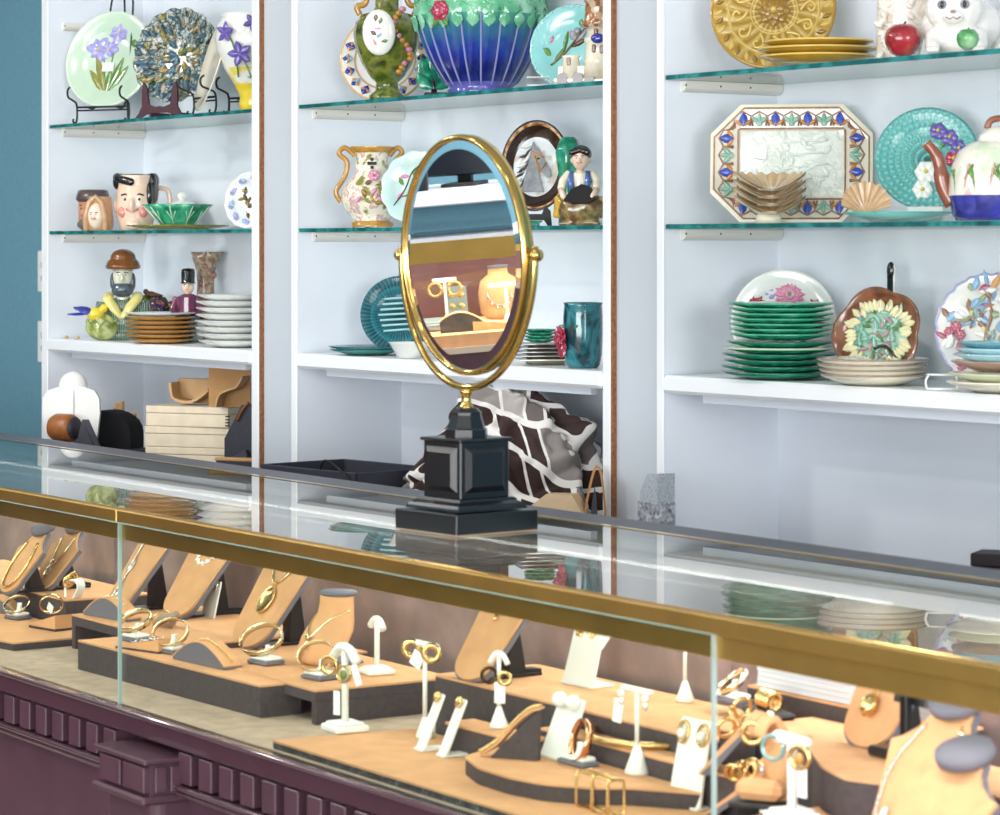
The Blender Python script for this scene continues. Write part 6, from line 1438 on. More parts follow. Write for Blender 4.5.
def chain(name, pts, r, m_, label, M, cat='necklace', beads=None, pend=None, closed=False):
    """necklace lying on a board face; pts in face coordinates (x across, y up)"""
    t = MB(); P = smooth_pts([(a, b, .0015) for a, b in pts], 6)
    if beads:
        L = 0; k = 0
        for i in range(1, len(P)):
            L += (P[i] - P[i - 1]).length
            if L > beads[1]: t.ell(P[i], (beads[0], beads[0] * .8, beads[0] * .8), 0, 8, 6); L = 0
        t.tube(P, r * .4, 5)
    else: t.tube(P, r, 6)
    o = setm(tag(t.build(name, m_), label, cat), M)
    return o
def white_card(px, py, z, w, h, lean, rz, label, foot=.03):
    x, y, s = spot(px, py, z)
    t = thing('earring_card', label, 'earring stand', (x, y, z + .0006), rz)
    B = RX(-R_(lean)) @ RX(pi / 2)
    MB(B).prism(inpoly_round([(-w / 2, 0), (w / 2, 0), (w * .46, h), (-w * .46, h)], .004), -.003, 0, 0).build('panel', leath, t)
    MB().prism(inpoly_round([(-w / 2, -.003), (w / 2, -.003), (w / 2, foot), (-w / 2, foot)], .003), 0, .003).build('foot', leath, t)
    return T(x, y, z + .0006) @ RZ(rz) @ B
def torus(m, R, r, X, n=28, k=8, mi=0, sy=1, arc_=None):
    if arc_:
        m.tube([tuple(X @ Vector((R * cos(a), R * sy * sin(a), 0))) for a in [arc_[0] + (arc_[1] - arc_[0]) * i / n for i in range(n + 1)]], r, k, mi)
    else: m.tube([tuple(X @ Vector((R * cos(a), R * sy * sin(a), 0))) for a in [2 * pi * i / n for i in range(n)]], r, k, mi, closed=True)
def tee(px, py, z, h, bar, rz, label, base='cone', bs=.012, th=.0032, drop=0):
    x, y, s = spot(px, py, z)
    t = thing('tee_stand', label, 'earring stand', (x, y, z + .0006), rz)
    if base == 'cone': MB().lathe([(0, 0), (bs, 0), (bs * 1.02, .003), (bs * .6, bs * 1.3), (bs * .28, bs * 2.2), (0, bs * 2.3)], 24).build('cone_base', leath, t); z0 = bs * 2.1
    else:
        m = MB(); m.box(-bs, bs, -bs, bs, 0, bs * .36, b=.002).box(-bs * .8, bs * .8, -bs * .8, bs * .8, bs * .36, bs * .5, b=.0015); m.build('square_base', leath, t); z0 = bs * .48
    MB().tube([(0, 0, z0), (0, 0, h)], th, 10).build('post', leath, t)
    if bar: MB().tube(smooth_pts([(-bar / 2, 0, h - drop), (-bar * .25, 0, h - drop * .2), (0, 0, h), (bar * .25, 0, h - drop * .2), (bar / 2, 0, h - drop)], 4), th * 1.35, 10).build('cross_bar', leath, t)
    return T(x, y, z + .0006) @ RZ(rz), s
def hoop(M, p, R, r, mt, label, ang=0, sy=1.0, name='hoop_earring', stone=None, tilt=0, cat='earring', group=None):
    m = MB(); torus(m, R, r, RZ(ang) @ RX(pi / 2 + tilt), sy=sy)
    o = tag(m.build(name, mt), label, cat, group); setm(o, M @ T(*p))
    if stone: MB().ell((0, -r * .3, -R * sy * .1), (R * .55, R * .4, R * .6)).build('stone', stone, o)
    return o
def paper_tag(M, p, w, h, label, rx=0, rz=0, ry=0):
    o = MB().box(-w / 2, w / 2, -.0004, .0004, -h, 0).build('price_tag', tagm); tag(o, label, 'tag'); return setm(o, M @ T(*p) @ RZ(rz) @ RY(ry) @ RX(rx))
def pedestal(px, py, z, w, d, rz, label, hgt=.012):
    x, y, s = spot(px, py, z)
    t = thing('bangle_pedestal', label, 'bangle stand', (x, y, z + .0006), rz)
    MB().box(-w, w, -d, d, 0, hgt * .5, b=.0015).build('dark_base', greyv, t)
    MB().box(-w * .88, w * .88, -d * .85, d * .85, hgt * .5, hgt, b=.0025).build('white_pad', leath, t)
    m = MB(); m.tube(smooth_pts([(0, 0, hgt), (.002, .002, hgt + .008), (0, .004, hgt + .016)], 3), .0045, 8); m.build('clip', leath, t)
    return T(x, y, z + .0006) @ RZ(rz), s
def bangle(M, p, R, w, mt, label, yaw=0, tilt=0, sy=.86, t=.0012, name='bangle', studs=None):
    """a flat-banded bangle: ring in the local xz plane"""
    n = 40; vs = []; fs = []
    for k in range(n):
        a = 2 * pi * k / n
        for rr, yy in ((R, -w / 2), (R, w / 2), (R - t, w / 2), (R - t, -w / 2)): vs.append((rr * cos(a), yy, rr * sy * sin(a)))
    for k in range(n):
        k2 = (k + 1) % n
        for j in range(4): fs.append((k * 4 + j, k2 * 4 + j, k2 * 4 + (j + 1) % 4, k * 4 + (j + 1) % 4))
    m = MB().add(vs, fs, 0)
    o = tag(m.build(name, mt), label, 'bracelet'); setm(o, M @ T(*p) @ RZ(yaw) @ RX(tilt))
    if studs:
        q = MB()
        for k in range(14):
            a = .2 + 2.6 * k / 13; q.ell(((R + .0004) * cos(a), 0, (R + .0004) * sy * sin(a)), (.0016, w * .32, .0016), 0, 6, 5)
        q.build('stone_row', studs, o)
    return o
def arc_ramp(px, py, z, L, w, h, rz, label, mside=None):
    """low arched bracelet ramp, suede top and dark sides"""
    x, y, s = spot(px, py, z)
    t = thing('bracelet_ramp', label, 'bracelet display', (x, y, z + .0006), rz)
    top = [(-L / 2 + L * k / 14, h * sin(pi * (.04 + .92 * k / 14))) for k in range(15)]
    MB().prism([(-L / 2, 0)] + top + [(L / 2, 0)], -w / 2, w / 2, X=RX(pi / 2)).build('dark_body', greyv, t)
    MB().strip(top, w + .001, .002).build('suede_top', velvet, t)
    return T(x, y, z + .0006) @ RZ(rz), top, s
diam = mat('diamond_sparkle', '#f2f5fa', .05, metal=.6, noise=.2, nscale=400)
rosegold = mat('rose_gold', '#e0a07a', .2, metal=1)
# ---------------------------------------------------------------- far left
M, s = board(5, 593, .765, .08, .115, .135, 35, -.05, 'necklace board at the far left, carrying a twisted gold chain', neck=True)
chain('gold_chain', [(-.024, .105), (-.034, .06), (-.022, .02), (0, .008), (.022, .02), (.034, .06), (.024, .105)], .0028, gold, 'twisted gold chain on the far left necklace board', M)
M, s = board(40, 590, .765, .08, .115, .135, 35, -.02, 'second necklace board from the left, holding a fine chain with an oval pendant', neck=True)
chain('fine_chain', [(-.024, .11), (-.018, .08), (0, .055), (.018, .08), (.024, .11)], .0016, goldp, 'fine gold chain on the second necklace board', M)
o = MB().ell((0, 0, .003), (.009, .014, .003), 0, 14, 8); o.ell((0, .02, .003), (.011, .005, .003), 0, 10, 6)
setm(tag(o.build('oval_pendant', goldp), 'oval pale gold pendant with bail on the second necklace board', 'pendant'), M @ T(0, .036, .0))
x, y, s = spot(-22, 575, .765)
M, top, s = arc_ramp(-6, 612, .7205, .12, .03, .03, .5, 'low bracelet ramp at the left picture edge')
M, s = pedestal(18, 619, .7205, .020, .017, .2, 'white-topped pedestal under the oval bangle at far left')
bangle(M, (-.004, .0, .026), .026, .007, goldp, 'oval pale gold bangle on the far left pedestal', yaw=.35, tilt=-.9)
M, s = pedestal(40, 611, .7205, .016, .016, .2, 'small dark pedestal under the smooth gold cuff')
bangle(M, (-.006, 0, .026), .022, .012, gold, 'smooth gold cuff bangle leaning on its small dark pedestal', yaw=.2, tilt=-.8)
x, y, s = spot(52, 629, .7205)
t = thing('wooden_wedge', 'tan suede wedge with dark underside, at the corner of the left riser', 'bracelet display', (x, y, .7211), .15)
m = MB(); m.prism([(-.045, 0), (.035, 0), (.035, .028), (-.045, .006)], -.018, .018, 0, X=RX(pi / 2)); m.build('suede_wedge', velvet, t)
MB().box(-.046, .036, -.019, .019, -.0002, .004, b=.001).build('dark_base', velvetd, t)
M = T(x, y, .7211) @ RZ(.15)
bangle(M, (-.002, 0, .044), .021, .009, gold, 'upright gold cuff on the tan wedge', yaw=1.0, tilt=.35)
paper_tag(M, (.012, -.01, .045), .016, .014, 'white price tag beside the upright gold cuff', ry=.5)
x, y, s = spot(72, 622, .7205)
t = thing('curved_ring_stand', 'white curved ring stand with a hooked top holding gold rings', 'ring stand', (x, y, .7211), .25)
pr = smooth_pts([(-.028, .002, 0), (-.005, .024, 0), (.02, .052, 0), (.026, .068, 0), (.016, .078, 0), (-.002, .076, 0), (-.012, .066, 0)], 5)
MB().strip([(p.x, p.y) for p in pr], .018, .003).build('bent_sheet', leath, t)
MB().box(-.034, .03, -.011, .011, 0, .002, b=.0008).build('foot', leath, t)
M = T(x, y, .7211) @ RZ(.25)
for k, lab in enumerate(('gold ring on the white curved stand, nearest its tip', 'gold ring on the white curved stand, the middle of three', 'gold ring on the white curved stand, nearest the bend')):
    hoop(M, (-.011 + k * .007, 0, .072 + k * .004), .0105, .0022, gold, lab, ang=0, tilt=0, name='ring', cat='ring', group='rings on the white curved stand').rotation_euler = (M @ RZ(pi / 2) @ RX(.2)).to_euler()
paper_tag(M, (-.014, -.004, .062), .006, .022, 'narrow white price tag hanging from the white curved ring stand')
# ---------------------------------------------------------------- behind the left pane
M, s = board(112, 612, .765, .075, .12, .22, 37, 0, 'necklace board with a silver link chain, just right of the pane joint')
chain('silver_link_chain', [(-.03, .21), (-.026, .12), (-.012, .04), (0, .012)], .0016, silv, 'silver chain with long links on the board behind the pane joint', M)
m = MB()
for yy in (.15, .09, .04): torus(m, .012, .0018, T(-.03 + (.15 - yy) * .12 - .0, yy, .002) @ RZ(.1), sy=2.0, n=20)
for k, yy in enumerate((.15, .09, .04)):
    m = MB(); torus(m, .006, .0014, Matrix(), sy=2.4, n=20); setm(tag(m.build('long_link', silv), ('long oval silver link, highest on the link chain', 'long oval silver link, halfway along the link chain', 'long oval silver link, lowest on the link chain')[k], 'chain link', 'links of the silver chain'), M @ T(-.027 + k * .007, yy, .002))
M, s = board(172, 618, .765, .10, .155, .23, 36, .02, 'broad necklace board with a white bead necklace')
chain('white_bead_necklace', [(-.045, .22), (-.042, .16), (-.02, .115), (0, .105), (.02, .115), (.044, .16), (.05, .22)], .002, pearl, 'white bead necklace on the broad board', M, beads=(.0052, .0105))
M, top, s = arc_ramp(112, 618, .765, .13, .03, .034, .12, 'arched bracelet ramp at the pane joint, behind the taupe ring display')
o = MB(); 
for i in range(2, 12): o.ell((top[i][0], 0, top[i][1] + .003), (.0035, .003, .0022), 0, 8, 5)
setm(tag(o.build('bead_bracelet', goldp), 'thin bead bracelet lying along the arched ramp at the pane joint', 'bracelet'), M)
MW = mat('taupe_suede', '#a58f7a', .9, noise=.12)
x, y, s = spot(160, 634, .754)
t = thing('taupe_ring_display', 'taupe suede knuckle-shaped ring display behind the oval gold bangle', 'ring stand', (x, y + .01, .7546), -.2)
m = MB(); m.tube([(-.035, 0, .012), (0, 0, .02), (.03, 0, .026)], [.011, .015, .012], 12); 
for k in range(3): m.ell((.036, -.008 + .008 * k, .024 + .006 * k), (.010, .005, .006))
m.box(-.036, .03, -.012, .012, 0, .008); m.build('knuckle_form', MW, t, fuse=.0022)
hoop(T(x, y + .01, .7546) @ RZ(-.2), (-.01, 0, .018), .0185, .0012, gold, 'thin gold ring bangle around the taupe ring display', ang=.2, name='ring', cat='ring').rotation_euler = (0, .3, 1.2)
M, s = pedestal(136, 641, .754, .024, .018, .1, 'white pedestal under the wide oval gold bangle at the pane joint')
bangle(M, (-.002, 0, .033), .031, .011, goldp, 'wide oval pale gold bangle near the pane joint', yaw=.15, tilt=-1.0)
M, s = pedestal(172, 653, .754, .022, .017, .15, 'pedestal under the white-set bangle, third from the pane joint')
bangle(M, (-.004, 0, .032), .030, .009, [goldp], 'slim bangle set with white stones, right of the taupe display', yaw=.5, tilt=-.7, studs=diam)
x, y, s = spot(145, 650, .754)
t = thing('link_bracelet_wedge', 'flat tan wedge carrying a silver link bracelet beside the pane joint', 'bracelet display', (x, y, .7546), .25)
MB().prism([(-.05, 0), (.05, 0), (.05, .022), (-.05, .004)], -.017, .017, X=RX(pi / 2)).build('suede_wedge', velvet, t)
MB().box(-.051, .051, -.018, .018, -.0002, .003).build('dark_base', velvetd, t)
M = T(x, y, .7546) @ RZ(.25)
m = MB()
for k in range(5): torus(m, .007, .0014, T(-.03 + .015 * k, 0, .0095 + .0027 * k) @ RY(-.18) @ RX(1.0 * (k % 2)), sy=.7, n=16)
m.tube([(-.04, 0, .008), (.045, 0, .024)], .0008, 6)
setm(tag(m.build('link_bracelet', silv), 'silver oval-link bracelet on the flat tan wedge', 'bracelet'), M)
M = white_card(206, 624, .754, .042, .075, 14, .02, 'tall white earring card with silver studs, left of the pendant board')
for q, lab in ((-1, 'left'), (1, 'right')): 
    m = MB().ell((0, 0, .002), (.004, .005, .004), 0, 10, 7).ell((0, -.006, .002), (.0025, .004, .0025), 0, 8, 6)
    setm(tag(m.build('stud_earring', silv), lab + ' silver stud on the tall white card by the pendant board', 'earring'), M @ T(q * .012, .066, 0))
M, s = board(243, 648, .754, .11, .16, .25, 35, 0, 'large necklace board carrying the round gold medallion')
chain('snake_chain', [(-.042, .235), (-.046, .19), (-.026, .135), (0, .118), (.028, .15), (.05, .21), (.055, .24)], .0022, goldp, 'smooth gold chain of the medallion necklace', M)
o = MB().lathe([(0, 0), (.018, 0), (.02, .001), (.02, .0035), (.017, .004), (.0165, .003), (0, .0045)], 32, sy=1.25); torus(o, .0045, .0013, T(0, .03, .003) @ RY(pi / 2), n=14)
setm(tag(o.build('medallion', gold), 'oval gold medallion pendant on the large necklace board', 'pendant'), M @ T(0, .085, .001))
M, top, s = arc_ramp(207, 664, .754, .15, .032, .034, .05, 'arched dark-sided bracelet ramp in front of the medallion board')
o = MB(); 
for i in range(0, 14):
    for j in range(2):
        a, b = top[i], top[i + 1]; u = .5 * j; o.ell((a[0] + (b[0] - a[0]) * u, 0, a[1] + (b[1] - a[1]) * u + .0032), (.0034, .0026, .0018), 0, 8, 5)
setm(tag(o.build('rope_bracelet', gold), 'gold rope bracelet along the arched ramp before the medallion board', 'bracelet'), M)
M, s = pedestal(266, 664, .756, .025, .019, .1, 'white pedestal under the broad white-set gold bangle')
bangle(M, (-.012, .0, .036), .036, .011, [goldp], 'broad gold bangle set with white stones, below the medallion', yaw=.35, tilt=-.85, studs=diam)
M, s = pedestal(320, 679, .756, .024, .019, .1, 'white pedestal at the front corner of the open bridge riser')
bangle(M, (-.008, 0, .032), .030, .010, [goldp], 'oval gold and white bangle at the corner of the bridge riser', yaw=.6, tilt=-.65, studs=diam)
x, y, s = spot(287, 633, .756)
bangle(T(x, y, .778) @ RZ(.3), (0, 0, 0), .024, .010, [goldp], 'white-set bangle propped between medallion board and neck bust', yaw=.4, tilt=-.5, studs=diam)
t = thing('bangle_prop', 'small dark prop holding a bangle behind the neck bust', 'bangle stand', (x, y + .004, .7566), .3)
MB().box(-.016, .016, -.01, .014, 0, .006, b=.001).tube([(0, .004, .006), (0, 0, .02)], .004, 8).build('prop_body', greyv, t)
# neck bust
x, y, s = spot(322, 664, .756)
t = thing('neck_bust', 'upright tan suede neck bust with a flat grey top, behind the white tee stand', 'necklace display', (x, y + .03, .7566), .05)
m = MB(); sec = []
for (cy2, zz, rx, ry) in ((.0, .132, .040, .034), (.0, .120, .041, .034), (-.002, .10, .044, .035), (-.006, .085, .052, .037), (-.016, .068, .064, .038), (-.03, .048, .07, .034), (-.045, .026, .066, .027), (-.055, .01, .052, .02), (-.058, .0015, .036, .014)): sec.append((cy2, zz, rx, ry))
vs = []; n = 28
for cy2, zz, rx, ry in [tuple(.79 * q for q in r4) for r4 in sec[::-1]]:
    for k in range(n): a = 2 * pi * k / n; vs.append((rx * cos(a), cy2 + ry * sin(a) * (1 if sin(a) < 0 else .7), zz + (0 if zz > .11 else -.0 * sin(a))))
fs = [(j * n + k, j * n + (k + 1) % n, (j + 1) * n + (k + 1) % n, (j + 1) * n + k) for j in range(len(sec) - 1) for k in range(n)] + [tuple(range(n))[::-1], tuple(range((len(sec) - 1) * n, len(sec) * n))]
m.add(vs, fs, 0); m.build('bust_form', velvet, t)
MB().lathe([(0, .1045), (.030, .1045), (.0335, .106), (.0335, .109), (.030, .111), (0, .111)], 28, sy=.85).build('neck_cap', greyv, t)
MB().box(-.036, .036, -.04, .024, 0, .005, b=.002).build('foot', greyv, t)
Mb = T(x, y + .03, .7566) @ RZ(.05)
m = MB(Matrix.Scale(.79, 4)); pts = smooth_pts([(.043, -.004, .105), (.03, -.034, .092), (.012, -.048, .075), (-.006, -.066, .052), (-.02, -.058, .064), (-.038, -.035, .085), (-.044, -.006, .1)], 6)
m.tube(pts, .0022, 6); m.tube([(-.006, -.068, .052), (-.016, -.074, .03), (-.02, -.078, .008)], .0018, 6); m.tube([(-.006, -.068, .052), (.0, -.075, .03)], .0018, 6)
m.flower(0, 0, .008, 5, 0, 0, 0, .002, T(-.006, -.07, .053) @ RX(pi / 2))
setm(tag(m.build('lariat_necklace', [goldp]), 'pale gold lariat necklace on the neck bust', 'necklace'), Mb)
# ---------------------------------------------------------------- white tee stands and earrings, centre
M, s = tee(345, 731, .7174, .118, .075, -.1, 'large white tee stand with square base, in front of the bridge riser', 'square', .026, .005, drop=.018)
hoop(M, (-.034, -.008, .088), .0125, .0026, gold, 'gold hoop on the left arm of the large white tee stand', ang=.5)
hoop(M, (.012, -.008, .082), .0115, .0022, gold, 'gold ring with a green stone on the large white tee stand', ang=.5, stone=mat('green_stone', '#5f7a3a', .05, coat=1), name='stone_earring')
paper_tag(M, (-.012, -.007, .055), .012, .034, 'white price tag low on the large white tee stand', rz=.4)
paper_tag(M, (.036, -.005, .098), .012, .03, 'white price tag at the right arm of the large tee stand', rz=.4, ry=-.4)
M, s = tee(377, 674, .756, .082, .05, -.2, 'white tee stand with square base behind the large one', 'square', .022, .0042, drop=.012)
M, s = tee(425, 738, .7174, .13, .062, 0, 'white tee stand holding a pair of chunky gold hoops', 'cone', .013, .0032)
for q, lab in ((-1, 'left'), (1, 'right')): hoop(M, (q * .025, -.006, .121), .0105, .0042, gold, lab + ' chunky gold hoop on the central tee stand', ang=.9)
paper_tag(M, (-.004, -.006, .118), .02, .022, 'white price tag between the chunky gold hoops', rz=.3, ry=.5)
for px, py, lab in ((419, 751, 'white earring card bearing a twisted gold knot, left of a pair'), (441, 757, 'white earring card bearing a twisted gold knot, right of a pair')):
    M = white_card(px, py, .7174, .022, .082, 24, -.1, lab, .036)
    m = MB(); 
    for k in range(5): m.ell((.004 * cos(k * 1.26), .004 * sin(k * 1.26), .004), (.0042, .0042, .003), 0, 8, 6)
    m.ell((0, 0, .006), (.004, .004, .003))
    setm(tag(m.build('knot_earring', gold), 'gold knot earring on the ' + lab.split(', ')[1].split(' ')[0] + ' card of the pair', 'earring'), M @ T(0, .076, 0))
M, s = board(466, 681, .79, .085, .125, .2, 36, 0, 'tongue-shaped necklace board with a tiny pendant, behind the chunky hoops')
chain('thin_chain', [(-.02, .2), (-.016, .14), (-.004, .108), (.012, .128), (.036, .16), (.05, .2)], .0012, goldp, 'thin gold chain on the tongue-shaped board', M)
setm(tag(MB().ell((0, 0, .002), (.004, .006, .0025)).build('drop_pendant', gold), 'tiny gold drop pendant on the tongue-shaped board', 'pendant'), M @ T(-.004, .1, 0))
M, s = tee(499, 728, .755, .1, .03, .3, 'slim white cone-based stand with looped top, before the tongue-shaped board', 'cone', .0125, .0028, drop=.014)
hoop(M, (-.012, -.006, .07), .010, .0026, mat('black_enamel_gold', '#4a3418', .15, metal=.8), 'dark enamel hoop on the slim looped stand', ang=.6)
hoop(M, (.014, -.006, .068), .008, .0028, gold, 'small gold hoop on the slim looped stand', ang=.6)
paper_tag(M, (.006, -.006, .062), .015, .028, 'white price tag under the slim looped stand', rz=.3)
# ramp with gold bracelet
x, y, s = spot(492, 757, .74)
t = thing('slanted_bracelet_ramp', 'narrow slanted tan ramp with a gold link bracelet, before the pearl card', 'bracelet display', (x, y, .7406), .55)
pr = [(p.x, p.y) for p in smooth_pts([(-.012, .002, 0), (.012, .018, 0), (.036, .044, 0), (.058, .062, 0), (.07, .066, 0)], 5)]
MB().strip(pr, .02, .003).build('suede_strip', velvet, t); MB().prism([(.0, 0), (.066, 0), (.066, .062), (.05, .05)], -.006, .006, X=RX(pi / 2)).build('prop', velvetd, t)
m = MB()
for i in range(len(pr) - 1):
    for j in (0, .5):
        px_, pz_ = pr[i][0] + (pr[i + 1][0] - pr[i][0]) * j, pr[i][1] + (pr[i + 1][1] - pr[i][1]) * j
        for q in (-1, 0, 1): m.ell((px_ - .003, q * .004, pz_ + .0045), (.0028, .0026, .0026), 0, 7, 5)
setm(tag(m.build('gold_link_bracelet', gold), 'textured gold bracelet on the slanted tan ramp', 'bracelet'), T(x, y, .7406) @ RZ(.55))
M = white_card(553, 759, .74, .062, .082, 22, -.05, 'white earring card with two large pearls', .045)
for q, lab in ((-1, 'left'), (1, 'right')):
    setm(tag(MB().ell((0, 0, .008), (.0105, .0105, .0105), 0, 16, 10).build('pearl_earring', pearl), lab + ' large pearl on the white earring card', 'earring'), M @ T(q * .0155, .075, 0))
M, s = pedestal(578, 765, .74, .028, .014, .0, 'white pedestal beside the pearl card, under the rose gold bangle')
bangle(M, (.006, 0, .032), .025, .010, rosegold, 'rose gold bangle standing right of the pearl card', yaw=-.25, tilt=-.25, sy=1.1)
x, y, s = spot(622, 741, .765)
m = MB(); torus(m, .085, .0045, T(0, 0, .005) @ Matrix.Scale(.55, 4, (0, 0, 1)), n=30, arc_=(pi * .9, pi * 1.72))
setm(tag(m.build('gold_collar', gold), 'curved gold collar lying between rose gold bangle and tee stand', 'necklace'), T(x + .01, y + .045, .7658) @ RZ(.5))
M, s = tee(637, 774, .74, .105, .062, -.05, 'white tee stand with cone base holding pearl drop earrings', 'cone', .0155, .0028)
for q, lab in ((-1, 'left'), (1, 'right')):
    m = MB().ell((0, 0, 0), (.0055, .0055, .0055)).ell((0, 0, -.010), (.0045, .004, .0055), 1)
    setm(tag(m.build('pearl_drop_earring', [pearl, diam]), lab + ' pearl drop on the cone-based tee stand', 'earring'), M @ T(q * .026, -.006, .098))
paper_tag(M, (-.03, -.006, .09), .014, .03, 'white price tag hanging left on the pearl drop stand', rz=.3, ry=.15)
M = white_card(577, 686, .79, .07, .085, 15, .0, 'white earring card with gold star and heart studs on the back riser', .04)
m = MB(); m.flower(0, 0, .009, 6, 0, 0, 0, .003); setm(tag(m.build('star_stud', gold), 'gold flower stud, left on the back riser card', 'earring'), M @ T(-.018, .075, .0))
m = MB(); m.prism([(0, -.009), (.008, 0), (.008, .005), (.004, .008), (0, .005), (-.004, .008), (-.008, .005), (-.008, 0)], 0, .003); setm(tag(m.build('heart_stud', gold), 'gold heart stud, right on the back riser card', 'earring'), M @ T(.012, .076, .0))
paper_tag(M, (.034, .06, .002), .018, .03, 'white price tag at the shoulder of the heart stud card', rx=pi / 2, rz=.0).rotation_euler = (M @ RZ(-.6) @ RX(pi / 2)).to_euler()
M, s = tee(685, 702, .79, .085, 0, 0, 'thin white post on a cone base beside the right pane edge', 'cone', .0125, .0026)
# gold bar bangles
x, y, s = spot(600, 812, .7174)
m3 = []
for k, lab in enumerate(('square gold bangle at the left of the three-bar cage', 'square gold bangle in the middle of the three-bar cage', 'square gold bangle at the right of the three-bar cage')):
    m = MB(); 
    P = inpoly_round([(-.012, .001), (.012, .001), (.012, .044), (-.012, .044)], .006)
    m.tube([(0, a, b) for a, b in P], .0017, 7, closed=True)
    setm(tag(m.build('square_bangle', gold), lab, 'bracelet', 'square gold bangles'), T(x, y, .7180) @ RZ(-.1) @ T(-.036 + .036 * k, 0, 0))
m = MB()
for zz in (.002, .043):
    for yy in (-.012, .012): m.tube([(-.036, yy * .5, zz), (.036, yy * .5, zz)], .0014, 6)
setm(tag(m.build('gold_bars', gold), 'four gold rods joining the square bangles', 'bracelet'), T(x, y, .7180) @ RZ(-.1))
# ---------------------------------------------------------------- around the right pane edge
M = white_card(683, 808, .7174, .058, .108, 12, .05, 'tall white card with oval gold and pearl earrings, at the right pane edge', .03)
for q, lab in ((-1, 'left'), (1, 'right')):
    m = MB(); torus(m, .0085, .0024, Matrix(), sy=1.5, mi=0, n=22); m.ell((0, -.002, .003), (.006, .0065, .006), 1, 12, 8)
    setm(tag(m.build('oval_pearl_earring', [gold, pearl]), lab + ' oval gold and pearl earring on the tall white card', 'earring'), M @ T(q * .0175, .09, .002))
x, y, s = spot(718, 735, .765)
for nm, (px, py, z, L, rz, lab) in enumerate(((708, 772, .765, .08, .75, 'tan ramp carrying linked gold rings, just behind the pane edge'), (712, 815, .7174, .1, .6, 'tan ramp with a chunky gold bracelet, lowest at the pane edge'))):
    x, y, s = spot(px, py, z)
    t = thing('suede_ramp', lab, 'bracelet display', (x, y, z + .0006), rz)
    hh = .075 if nm == 0 else .062
    B = RX(pi / 2)
    MB().prism([(-.01, 0), (.0, 0), (L * .75, hh * .93), (L * .7, hh)], -.02, .02, X=B).build('suede_face', velvet, t)
    MB().prism([(-.011, -.0004), (.002, -.0004), (L * .77, hh * .92), (L * .75, hh * .95)], -.022, .022, X=T(.004, 0, -.000) @ B).build('rolled_edge', greyv, t)
    MB().prism([(L * .55, 0), (L * .72, 0), (L * .72, hh * .9)], -.005, .005, X=B).build('prop', blackm, t)
    M = T(x, y, z + .0006) @ RZ(rz)
    if nm == 0:
        for k in range(3):
            q = .62 + .16 * k; hoop(M, (L * .7 * q - .012, -.004 + .006 * k, hh * q + .008), .0115, .0026, gold, ('linked gold ring, lowest of three on the ramp by the pane', 'linked gold ring, middle of three on the ramp by the pane', 'linked gold ring, highest of three on the ramp by the pane')[k], ang=.6 + .9 * (k % 2), name='linked_ring', tilt=.3 * (-1) ** k, cat='ring', group='linked gold rings')
    else:
        m = MB(); random.seed(3)
        for k in range(9):
            a = -2.4 + k * .6; torus(m, .010, .003, T(L * .5 + .004 * k - .016, -.022 + .0055 * k, hh * .82 + .006 + .003 * sin(k * 2.)) @ RZ(k) @ RX(pi / 2 + .4), n=16)
        setm(tag(m.build('chunky_bracelet', gold), 'chunky gold link bracelet on the lowest ramp at the pane edge', 'bracelet'), M)
        paper_tag(M, (L * .62, -.024, hh * .72), .012, .034, 'white price tag hanging from the chunky gold bracelet ramp', rz=.3, ry=-.3)
M, s = pedestal(733, 702, .806, .028, .016, -.1, 'white bangle pedestal right of the pane edge')
bangle(M, (.0, .0, .026), .026, .009, [goldp], 'pale gold bangle with white stones on the pedestal right of the pane', yaw=-.4, tilt=-.9, studs=diam)
x, y, s = spot(768, 716, .806)
t = thing('black_ring_tray', 'flat black ring tray holding a roll of gold rings', 'ring stand', (x, y, .8066), -.25)
MB().box(-.045, .045, -.018, .018, 0, .008, b=.003).build('tray', blackm, t)
for k in range(4):
    hoop(T(x, y, .8066) @ RZ(-.25), (-.012 + .009 * k, 0, .0195), .0105, .0034, gold, ('gold ring at the left end of the ring roll', 'second gold ring from the left of the ring roll', 'third gold ring from the left of the ring roll', 'gold ring at the right end of the ring roll')[k], name='ring', cat='ring', group='gold rings on the black tray').rotation_euler = (0, 0, -.25 + pi / 2 + .15)
# wooden hand with rings
x, y = cw(cxat(777, 2.02), 2.02)
t = thing('suede_hand', 'tan suede hand with hooked fingers wearing gold rings', 'ring stand', (x, y, .7656), -.2)
ch = .088
m = MB(); m.tube([(0, 0, .0), (0, 0, .03), (0, 0, ch - .025)], [.017, .015, .017], 12); m.ell((0, 0, ch - .012), (.019, .012, .02))
for k, (fx, ang) in enumerate(((-.015, -.5), (-.005, -.2), (.006, .1), (.015, .4))): m.tube(smooth_pts([(fx, 0, ch - .004), (fx * 1.2, -.012, ch + .012), (fx * 1.3, -.026, ch + .006), (fx * 1.3, -.03, ch - .008)], 3), .0052, 8)
m.tube([(-.016, 0, ch - .02), (-.026, -.008, ch - .008), (-.03, -.014, ch + .004)], [.007, .006, .005], 8)
m.build('hand_form', velvet, t, fuse=.0022)
M = T(x, y, .7656) @ RZ(-.2)
hoop(M, (-.029, -.018, ch - .002), .0115, .0034, gold, 'thick gold hoop at the thumb of the suede hand', ang=.4)
hoop(M, (-.004, -.03, ch - .006), .0115, .0028, gold, 'gold hoop on the fingers of the suede hand', ang=.9)
paper_tag(M, (.01, -.014, ch + .02), .013, .012, 'small white tag on top of the suede hand')
M, s = tee(792, 820, .765, .088, .06, -.15, 'bright white tee stand at the lower right, with coloured hoops', 'square', .024, .0055)
